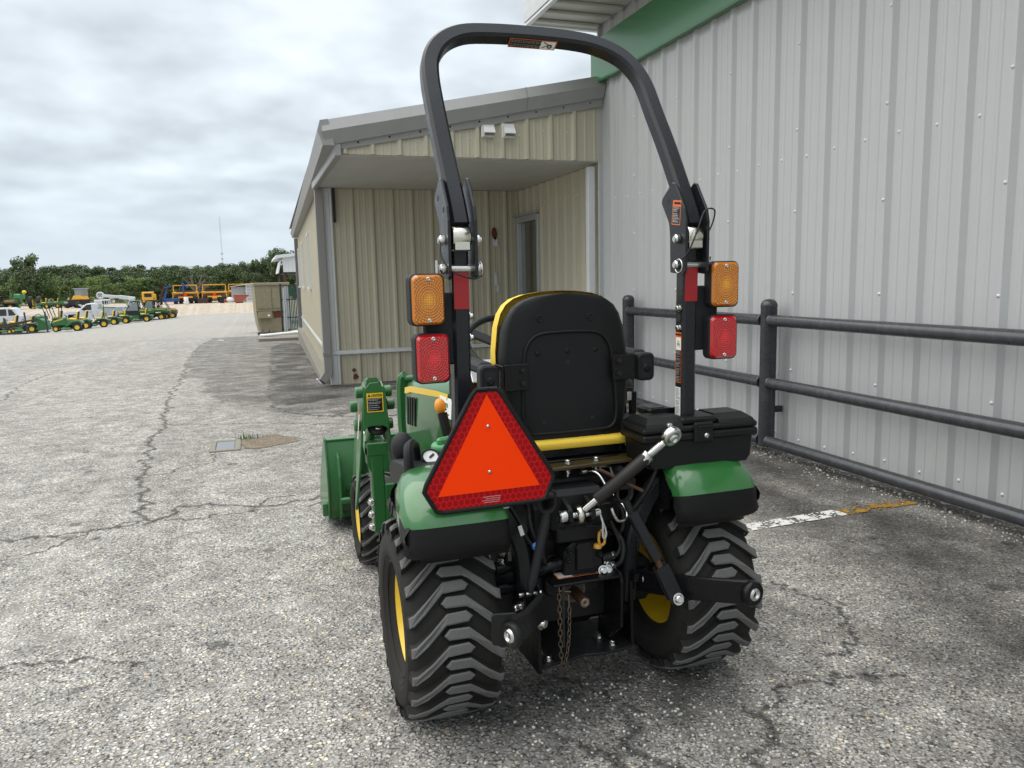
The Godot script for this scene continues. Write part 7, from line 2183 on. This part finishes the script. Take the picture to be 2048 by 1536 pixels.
func build_lot_machines() -> void:
	M.pane_grey = fm(lin(0.22, 0.26, 0.27), 0.08)
	var left := PI / 2
	var mow := "green and yellow mowers for sale along the lot's edge"
	var at := func(x: float, z: float) -> Vector3: return Vector3(x, gy(x, z), z)
	# front row, from the frame's edge towards the utility vehicles
	var tr := thing("steel_trailer", "rusty brown steel trailer rail with dark uprights at the near end of the mower row", "trailer", at.call(-15.2, -60.2), 0.0)
	part("deck", S.new().bar(v3([[-2.6, 0.35, 0.2], [-0.4, 0.55, 0.2], [1.0, 0.92, 0.2]]), 0.12, 0.12, Vector3.UP).bar(v3([[-2.6, 0.35, -1.6], [1.0, 0.92, -1.6]]), 0.12, 0.12, Vector3.UP), M.brown_steel, tr)
	for q in [[0.75, 0.3], [1.95, 0.2], [-0.5, 0.25]]: part("upright", S.new().box(Vector3(q[0], 0.75, q[1]), Vector3(0.09, 1.5 if q[0] > 0 else 0.8, 0.09), Basis(Vector3.BACK, 0.05)), M.post_dark, tr)
	part("foot_beam", S.new().box(Vector3(0.3, 0.08, 0.2), Vector3(3.6, 0.12, 0.12)), M.post_dark, tr)
	zero_turn(at.call(-15.3, -63.6), left, "zero turn mower with gold wheels just behind the brown trailer", mow, false)
	lawn_tractor(at.call(-16.6, -64.6), left, "green mower with a cream seat half hidden by the brown trailer", mow)
	var bg := thing("grass_bagger", "green tubular bagger frame standing between the trailer and the lawn tractors", "bagger", at.call(-13.9, -63.0), 0.0, mow)
	part("hopper", S.new().prism(pv([[-0.6, 0.15], [0.2, 0.15], [0.1, 0.75], [-0.35, 0.95]]), 0.9), M.far_green, bg)
	part("tube_frame", S.new().bar(v3([[-0.6, 1.15, 0.5], [0.35, 0.45, 0.5]]), 0.05, 0.05, Vector3.BACK).bar(v3([[-0.35, 1.3, 0.5], [0.5, 0.6, 0.5]]), 0.05, 0.05, Vector3.BACK).bar(v3([[-0.6, 1.15, 0.5], [-0.35, 1.3, 0.5]]), 0.05, 0.05, Vector3.BACK), M.cap_green, bg)
	var l1 := lawn_tractor(at.call(-11.55, -58.8), left, "nearest green lawn tractor with a yellow stripe along its hood", mow)
	dup(l1, at.call(-11.85, -63.4), left, "second lawn tractor, half hidden behind the nearest one", mow)
	zero_turn(at.call(-11.0, -64.9), left + 0.2, "large zero turn mower with a green roll bar raised", mow, true)
	var z2 := zero_turn(at.call(-11.2, -71.5), left, "grey fendered mower with yellow seat in front of the white service truck", mow, false)
	dup(z2, at.call(-10.6, -73.6), left, "mower with tall yellow seat in front of the cab utility vehicle", mow)
	dup(z2, at.call(-9.15, -75.2), left, "rightmost mower of the row, green deck and yellow seat", mow)
	# tractor under a green canopy
	var ct := thing("canopy_tractor", "small tractor under a flat green canopy between the two white trucks", "tractor", at.call(-14.3, -67.0), left)
	part("canopy", S.new().prism(pv([[-0.95, 1.98], [-0.6, 2.08], [0.9, 2.14], [1.0, 2.02], [0.9, 1.96], [-0.6, 1.95]]), 1.3, side_x(Vector3.ZERO), 0.04), M.far_green, ct)
	var cf := S.new()
	for s in [-1, 1]: cf.bar(v3([[0.5 * s, 0.7, 0.45], [0.5 * s, 1.98, 0.55]]), 0.05, 0.05, Vector3.RIGHT).bar(v3([[0.5 * s, 0.9, -0.35], [0.5 * s, 1.98, -0.62]]), 0.05, 0.05, Vector3.RIGHT).bar(v3([[0.5 * s, 0.8, 0.1], [0.5 * s, 1.98, -0.2]]), 0.05, 0.05, Vector3.RIGHT)
	part("canopy_post", cf, M.dark, ct)
	part("hood", S.new().box(Vector3(0, 0.85, -0.95), Vector3(0.55, 0.5, 1.1), Basis.IDENTITY, 0.06), M.far_green, ct)
	part("fender", S.new().box(Vector3(0, 0.85, 0.35), Vector3(1.2, 0.12, 0.7), Basis.IDENTITY, 0.04), M.far_green, ct)
	far_seat(ct, Vector3(0, 0.92, 0.3))
	for s in [-1, 1]:
		far_wheel("rear_wheel", ct, Vector3(0.5 * s, 0.45, 0.35), 0.45, 0.3, M.far_yellow)
		far_wheel("front_wheel", ct, Vector3(0.48 * s, 0.3, -1.05), 0.3, 0.2, M.far_yellow)
	# white trucks
	pickup("crew_cab_pickup", "white crew cab pickup parked behind the brown trailer at the photo's edge", at.call(-18.3, -70.0), left, true)
	var sv := pickup("service_truck", "white service truck with a folded crane boom over its utility body", at.call(-13.7, -82.0), left, false)
	part("utility_body", S.new().box(Vector3(0, 1.22, 1.75), Vector3(2.1, 0.72, 2.9), Basis.IDENTITY, 0.03), M.white, sv)
	part("body_door", S.new().box(Vector3(-1.06, 1.25, 0.85), Vector3(0.02, 0.55, 0.7)).box(Vector3(-1.06, 1.36, 1.75), Vector3(0.02, 0.33, 0.95)).box(Vector3(-1.06, 1.25, 2.75), Vector3(0.02, 0.55, 0.7)), M.galv, sv)
	part("green_stripe", S.new().box(Vector3(-1.072, 1.50, 0.9), Vector3(0.01, 0.09, 1.5)), M.far_green, sv)
	part("roof_box", S.new().box(Vector3(0, 2.0, 0.45), Vector3(1.5, 0.5, 1.2), Basis.IDENTITY, 0.06), M.white, sv)
	part("box_vents", S.new().box(Vector3(-0.76, 2.0, 0.6), Vector3(0.02, 0.3, 0.12)).box(Vector3(-0.76, 2.0, 0.8), Vector3(0.02, 0.3, 0.12)).box(Vector3(-0.76, 2.0, 0.95), Vector3(0.02, 0.3, 0.08)), M.dark, sv)
	part("beacon", S.new().box(Vector3(-0.3, 2.32, 0.1), Vector3(0.2, 0.14, 0.2), Basis.IDENTITY, 0.03), M.tape, sv)
	part("crane_boom", S.new().bar(v3([[-0.3, 2.62, 0.5], [-0.3, 2.42, 2.2]]), 0.25, 0.26, Vector3.RIGHT, 0.03).bar(v3([[-0.3, 2.44, 2.0], [-0.3, 2.24, 3.3]]), 0.34, 0.36, Vector3.RIGHT, 0.03), M.white, sv)
	part("boom_head", S.new().lathe([Vector2(0.34, -0.12), Vector2(0.34, 0.12), Vector2(0.22, 0.14), Vector2(0.2, 0.02), Vector2(0.2, -0.02), Vector2(0.22, -0.14), Vector2(0.34, -0.12)], axis_x(Vector3(-0.3, 2.64, 0.35)), 18).box(Vector3(-0.3, 2.64, 0.35), Vector3(0.1, 0.6, 0.1)).box(Vector3(-0.3, 2.64, 0.35), Vector3(0.1, 0.1, 0.6)), M.white, sv)
	part("crane_base", S.new().box(Vector3(-0.3, 1.95, 3.0), Vector3(0.5, 0.8, 0.5), Basis.IDENTITY, 0.04), M.white, sv)
	part("crane_cylinder", S.new().rod(Vector3(-0.3, 2.1, 2.9), Vector3(-0.3, 2.4, 1.7), 0.07), M.post_dark, sv)
	# utility vehicles
	var uv := "utility vehicles parked side by side at the lot's far end"
	var u1 := utility_vehicle(at.call(-10.15, -79.2), left, "utility vehicle with a closed glazed cab and green roof", uv, true)
	dup(u1, at.call(-9.1, -81.2), left, "second closed cab utility vehicle, right of the first", uv)
	var u2 := utility_vehicle(at.call(-8.9, -83.0), -left, "open framed utility vehicle at the far right of the row", uv, false)
	dup(u2, at.call(-8.45, -84.8), -left, "last open utility vehicle, mostly hidden behind its neighbour", uv)
	# far yard
	var y := func(x: float, z: float) -> Vector3: return Vector3(x, yard_y(x, z), z)
	var sc := scraper(y.call(-7.96, -110.0), 0.03, "leftmost yellow pull scraper, with the white drum before it")
	dup(sc, y.call(-4.42, -110.5), 0.0, "middle yellow pull scraper, with the black bin before it", "yellow scrapers parked in the far yard")
	dup(sc, y.call(-1.24, -113.5), -0.03, "rightmost yellow pull scraper, half hidden by the white hut", "yellow scrapers parked in the far yard")
	var yl := thing("yellow_loader", "boxy yellow machine standing behind the cab utility vehicles", "loader", y.call(-12.1, -107.0))
	part("housing", S.new().box(Vector3(0, 1.0, 0), Vector3(1.3, 1.35, 1.4), Basis.IDENTITY, 0.08), M.machine_yellow, yl)
	part("grille", S.new().box(Vector3(0.05, 1.25, 0.71), Vector3(0.85, 0.45, 0.03)), M.dark, yl)
	part("side_tank", S.new().box(Vector3(0.75, 0.9, 0.1), Vector3(0.3, 0.9, 0.8), Basis.IDENTITY, 0.06), M.machine_yellow, yl)
	for s in [-1, 1]: far_wheel("wheel", yl, Vector3(0.55 * s, 0.5, 0.2), 0.5, 0.4, M.machine_yellow)
	var bl := thing("blue_implement", "blue farm implement with a leaning rusty arm left of the scrapers", "farm implement", y.call(-9.8, -108.0))
	part("frame", S.new().box(Vector3(0.2, 0.55, 0), Vector3(2.0, 0.35, 1.0)).bar(v3([[-0.6, 0.6, 0.2], [-0.1, 2.3, 0.2]]), 0.22, 0.22, Vector3.BACK).bar(v3([[-0.3, 2.1, 0.2], [0.4, 2.3, 0.2]]), 0.14, 0.14, Vector3.BACK), M.machine_blue, bl)
	part("leaning_arm", S.new().bar(v3([[-1.15, 0.35, 0.4], [-0.55, 2.1, 0.4], [-0.1, 2.0, 0.4]]), 0.26, 0.2, Vector3.BACK), M.brown_steel, bl)
	part("mast", S.new().bar(v3([[1.75, 0.8, -1.5], [1.6, 2.6, -1.5], [2.2, 2.1, -1.5]]), 0.2, 0.2, Vector3.BACK), M.machine_blue, bl)
	for s in [-1, 1]: far_wheel("wheel", bl, Vector3(0.9 * s, 0.3, 0.3), 0.3, 0.25, M.machine_blue)
	var sk := thing("skid_loader", "black and orange skid loader with a grey cab in the far yard", "loader", y.call(-19.6, -104.0), -0.5)
	part("body", S.new().prism(pv([[-1.1, 0.35], [-1.0, 0.9], [-0.1, 1.0], [1.3, 1.0], [1.35, 0.35]]), 1.5, Transform3D.IDENTITY, 0.05), M.dark, sk)
	part("cover", S.new().prism(pv([[-0.2, 0.95], [0.1, 1.45], [1.1, 1.5], [1.3, 1.0]]), 1.2, Transform3D.IDENTITY, 0.04), M.machine_yellow, sk)
	part("cab", S.new().box(Vector3(0.75, 1.85, 0), Vector3(0.9, 0.75, 1.1)), M.pane_grey, sk)
	part("cab_roof", S.new().box(Vector3(0.75, 2.26, 0), Vector3(1.2, 0.08, 1.3)), M.galv, sk)
	for q in [[-0.7, 0.7], [0.85, 0.7], [-0.7, -0.7], [0.85, -0.7]]: part("track_wheel", S.new().lathe([Vector2(0, -0.15), Vector2(0.38, -0.15), Vector2(0.42, 0), Vector2(0.38, 0.15), Vector2(0, 0.15)], axis_z(Vector3(q[0], 0.4, q[1])), 16), M.far_tyre, sk)
	var lt := thing("loader_tractor", "green loader tractor with its bucket down at the yard's far left", "tractor", y.call(-25.8, -105.0), 0.0)
	part("bucket", S.new().prism(pv([[-1.6, 0.1], [0.0, 0.1], [0.1, 0.75], [-1.6, 0.85]]), 0.9), M.far_green, lt)
	part("loader_frame", S.new().bar(v3([[-0.9, 0.8, 0], [-0.75, 1.9, -0.2]]), 0.16, 0.2, Vector3.BACK).bar(v3([[0.15, 0.6, 0], [0.25, 1.8, -0.3]]), 0.16, 0.2, Vector3.BACK).box(Vector3(-0.3, 0.85, 0.2), Vector3(1.1, 0.12, 0.12)), M.far_green, lt)
	part("hood", S.new().box(Vector3(-0.1, 1.5, -0.9), Vector3(0.9, 0.6, 1.4), Basis.IDENTITY, 0.1), M.cap_green, lt)
	part("roof_lamp", S.new().ball(Vector3(0.45, 2.0, -0.8), Vector3(0.25, 0.22, 0.2), 10), M.far_yellow, lt)
	for q in [0.95, 1.85]: far_wheel("rear_wheel", lt, Vector3(q, 0.75, -1.2), 0.75, 0.4, M.far_yellow)
	var ym := zero_turn(y.call(-23.1, -104.0), left, "mower with a bright yellow seat standing alone in the far yard", "", false)
	ym.scale = Vector3.ONE * 1.0
	var z3 := zero_turn(y.call(-22.4, -106.5), left, "mower with raised green roll bar in the far yard", "mowers with roll bars in the far yard", true)
	dup(z3, y.call(-21.5, -108.0), left, "second mower with roll bar, nearest the skid loader", "mowers with roll bars in the far yard")
	var dk := utility_vehicle(y.call(-27.3, -104.0), left, "dark utility vehicle at the extreme left of the far yard", "", false)
	dk.set_meta("category", "utility vehicle")


# ---------------------------------------------------------------- trees
func crown_mesh(sd: int, leaves: int, tone: Color, spread: float) -> ArrayMesh: # unit crown: leaf clumps on branching lobes, about 1 wide and 1 tall
	var r := RandomNumberGenerator.new()
	r.seed = sd
	var lobes := []
	for k in 44:
		var a := r.randf() * TAU
		var h := r.randf_range(-0.46, 0.44)
		var rad := spread * sqrt(maxf(0.02, 1.0 - pow(h / 0.56, 2.0))) * r.randf_range(0.5, 1.0) * 0.42
		lobes.append([Vector3(cos(a) * rad, h, sin(a) * rad), r.randf_range(0.09, 0.17), r.randf_range(0.75, 1.3), r.randf_range(-0.12, 0.16)])
	var v := PackedVector3Array()
	var n := PackedVector3Array()
	var c := PackedColorArray()
	for i in leaves:
		var l = lobes[r.randi() % lobes.size()]
		var d := Vector3(r.randfn(), r.randfn() * 0.8, r.randfn()).normalized()
		var p: Vector3 = l[0] + d * l[1] * pow(r.randf(), 0.4) * Vector3(1.15, 0.8, 1.15)
		var nm := (d + Vector3(r.randfn(), r.randfn() + 0.5, r.randfn()) * 0.7).normalized()
		var s := r.randf_range(0.014, 0.032)
		var x := nm.cross(Vector3(r.randfn(), r.randfn(), r.randfn())).normalized() * s
		var y := nm.cross(x).normalized() * s * 0.8
		var k: float = l[2] * r.randf_range(0.65, 1.35)
		var col := Color(tone.r * k * (1.0 + l[3]), tone.g * k, tone.b * k)
		for q in [p - x, p + y, p + x, p - x, p + x, p - y]:
			v.append(q)
			n.append(nm)
			c.append(col)
	var arr := []
	arr.resize(Mesh.ARRAY_MAX)
	arr[Mesh.ARRAY_VERTEX] = v
	arr[Mesh.ARRAY_NORMAL] = n
	arr[Mesh.ARRAY_COLOR] = c
	var m := ArrayMesh.new()
	m.add_surface_from_arrays(Mesh.PRIMITIVE_TRIANGLES, arr)
	return m


func trunk_mesh(sd: int) -> ArrayMesh:
	var r := RandomNumberGenerator.new()
	r.seed = sd
	var s := S.new()
	s.tube(v3([[0, -0.05, 0], [0.01, 0.25, 0.01], [-0.01, 0.55, 0]]), 0.035, 8, [1.3, 0.9, 0.5])
	for k in 6:
		var a := r.randf() * TAU
		var h := r.randf_range(0.22, 0.5)
		s.tube(v3([[0, h, 0], [cos(a) * 0.14, h + 0.13, sin(a) * 0.14], [cos(a) * 0.26, h + 0.32, sin(a) * 0.26]]), 0.018, 6, [1.0, 0.65, 0.3])
	return s.done()


func build_trees() -> void:
	var dark := Color(0.062, 0.098, 0.034)
	var light := Color(0.115, 0.175, 0.045)
	var protos := []
	for k in 4: protos.append([crown_mesh(100 + k, 5200, dark, 1.0), trunk_mesh(100 + k), 0])
	for k in 3: protos.append([crown_mesh(200 + k, 4200, light, 1.1), trunk_mesh(200 + k), 1])
	for k in 1: protos.append([crown_mesh(300 + k, 7000, dark * 1.1, 1.05), trunk_mesh(300 + k), 2])
	var count := 0
	var names_ := ["dark oak of the wood", "bright green young tree at the wood's near edge", "tall tree standing above the wood at the photo's left"]
	var marks := [[-60.0, "the photo's left edge"], [-0.245, "the brown trailer"], [-0.222, "the crew cab pickup"], [-0.20, "the canopy tractor"], [-0.175, "the service truck's cab"], [-0.145, "the crane boom"], [-0.12, "the cab utility vehicles"], [-0.098, "the blue implement"], [-0.072, "the leftmost scraper"], [-0.045, "the dead tree"], [-0.025, "the middle scraper"], [0.0, "the white hut"], [0.025, "the dumpster"], [0.05, "the open metal shed"]]
	var grow := func(x: float, z: float, w: float, h: float, k: int, label: String, group: String) -> void:
		if group:
			var near: String = marks[0][1]
			for m in marks:
				if x / -z > m[0]: near = m[1]
			label += ", in line with " + near
		var t := thing("oak_tree" if protos[k][2] != 1 else "young_tree", label, "tree", Vector3(x, yard_y(x, z) - 0.1, z), rng.randf() * TAU, group)
		put("trunk", protos[k][1], M.bark, t, Transform3D(Basis.from_scale(Vector3(w * 0.8, h, w * 0.8)), Vector3.ZERO))
		put("crown", protos[k][0], M.leaf, t, Transform3D(Basis.from_scale(Vector3(w, h * 0.95, w)), Vector3(0, h * 0.53, 0)))
	var ga := "dark oaks of the wood behind the yard"
	var gb := "bright young trees along the wood's edge"
	# the wood: three ranks of dark trees up the slope, a lighter edge in front
	for i in 20: grow.call(-62 + i * 3.5 + rng.randfn(0, 0.7), -163.0 + rng.randfn(0, 2.5), rng.randf_range(5.0, 6.5), rng.randf_range(4.6, 5.6), rng.randi() % 4, "rear rank dark oak of the wood", ga)
	for i in 22: grow.call(-70 + i * 3.8 + rng.randfn(0, 0.8), -182.0 + rng.randfn(0, 3), rng.randf_range(5.5, 7), rng.randf_range(4.2, 5.4), rng.randi() % 4, "topmost dark oak of the wood up the slope", ga)
	for i in 18: grow.call(-47 + i * 2.9 + rng.randfn(0, 0.6), -145.0 + rng.randfn(0, 2), rng.randf_range(4.0, 5.4), rng.randf_range(4.2, 5.0), rng.randi() % 4, "front rank dark oak of the wood", ga)
	for i in 22: grow.call(-44 + i * 2.1 + rng.randfn(0, 0.5), -130.0 + rng.randfn(0, 2.5), rng.randf_range(3.0, 4.4), rng.randf_range(3.0, 4.3), 4 + rng.randi() % 3, names_[1], gb)
	# the rising clump over the scrapers
	for q in [[-9.5, -126, 4.6, 5.2], [-6.4, -125, 4.8, 5.0], [-3.4, -124, 4.6, 5.3], [-0.6, -123, 4.6, 5.7], [1.9, -121, 4.4, 6.2], [4.6, -119, 4.6, 7.4], [7.2, -118, 5.0, 7.0], [10.5, -118, 5.0, 6.6], [-12.5, -128, 4.8, 5.3]]: grow.call(q[0], q[1], q[2], q[3], rng.randi() % 4, "tall dark oak of the rising clump", "dark oaks behind the yellow scrapers")
	grow.call(-29.6, -126.0, 5.6, 7.2, 7, names_[2], "")
	# dead bare tree
	var dt := thing("dead_tree", "bare grey dead tree behind the yellow scrapers", "tree", Vector3(-7.2, yard_y(-7, -119), -119.0))
	var s := S.new()
	var r := RandomNumberGenerator.new()
	r.seed = 77
	s.tube(v3([[0, -0.1, 0], [0.1, 1.4, 0], [0.0, 2.4, 0]]), 0.13, 8, [1.0, 0.75, 0.5])
	var tw := S.new()
	for k in 15:
		var a := r.randf_range(-1.15, 1.15)
		var b := r.randf_range(-0.8, 0.8)
		var h0 := r.randf_range(0.7, 2.2)
		var l := r.randf_range(1.6, 2.9)
		var p1 := Vector3(sin(a) * l * 0.45, h0 + cos(a) * l * 0.5, b * 0.6)
		var p2 := Vector3(sin(a) * l * 0.75, h0 + cos(a) * l * 1.05, b)
		s.tube([Vector3(0, h0, 0), p1, p2], 0.055, 6, [1.0, 0.6, 0.25])
		for j in 5:
			var f := r.randf_range(0.3, 1.0)
			var st := Vector3(0, h0, 0).lerp(p1, f * 2) if f < 0.5 else p1.lerp(p2, f * 2 - 1)
			tw.tube([st, st + Vector3(r.randfn(sin(a) * 0.4, 0.35), r.randf_range(0.35, 1.1), r.randfn(0, 0.3))], 0.018, 4, [1.0, 0.3])
	part("trunk", s, M.dead_bark, dt)
	stuff(part("twigs", tw, M.dead_bark, dt))
	# scrub at the foot of the wood
	var blade := crown_mesh(400, 260, Color(0.12, 0.18, 0.05), 1.0)
	var where := []
	var cols := []
	for k in 260:
		var x := rng.randf_range(-50, 14)
		var z := rng.randf_range(-128, -120)
		if x > -16 and z > -124: z -= 5
		where.append(Transform3D(Basis(Vector3.UP, rng.randf() * TAU).scaled(Vector3.ONE * rng.randf_range(0.8, 1.9)), Vector3(x, yard_y(x, z) + 0.3, z)))
		var t := rng.randf_range(0.7, 1.3)
		cols.append(Color(t, t, t))
	var sc := scatter("undergrowth", blade, M.leaf, where, null, cols)
	tag(sc, "low green scrub growing along the foot of the wood", "undergrowth")
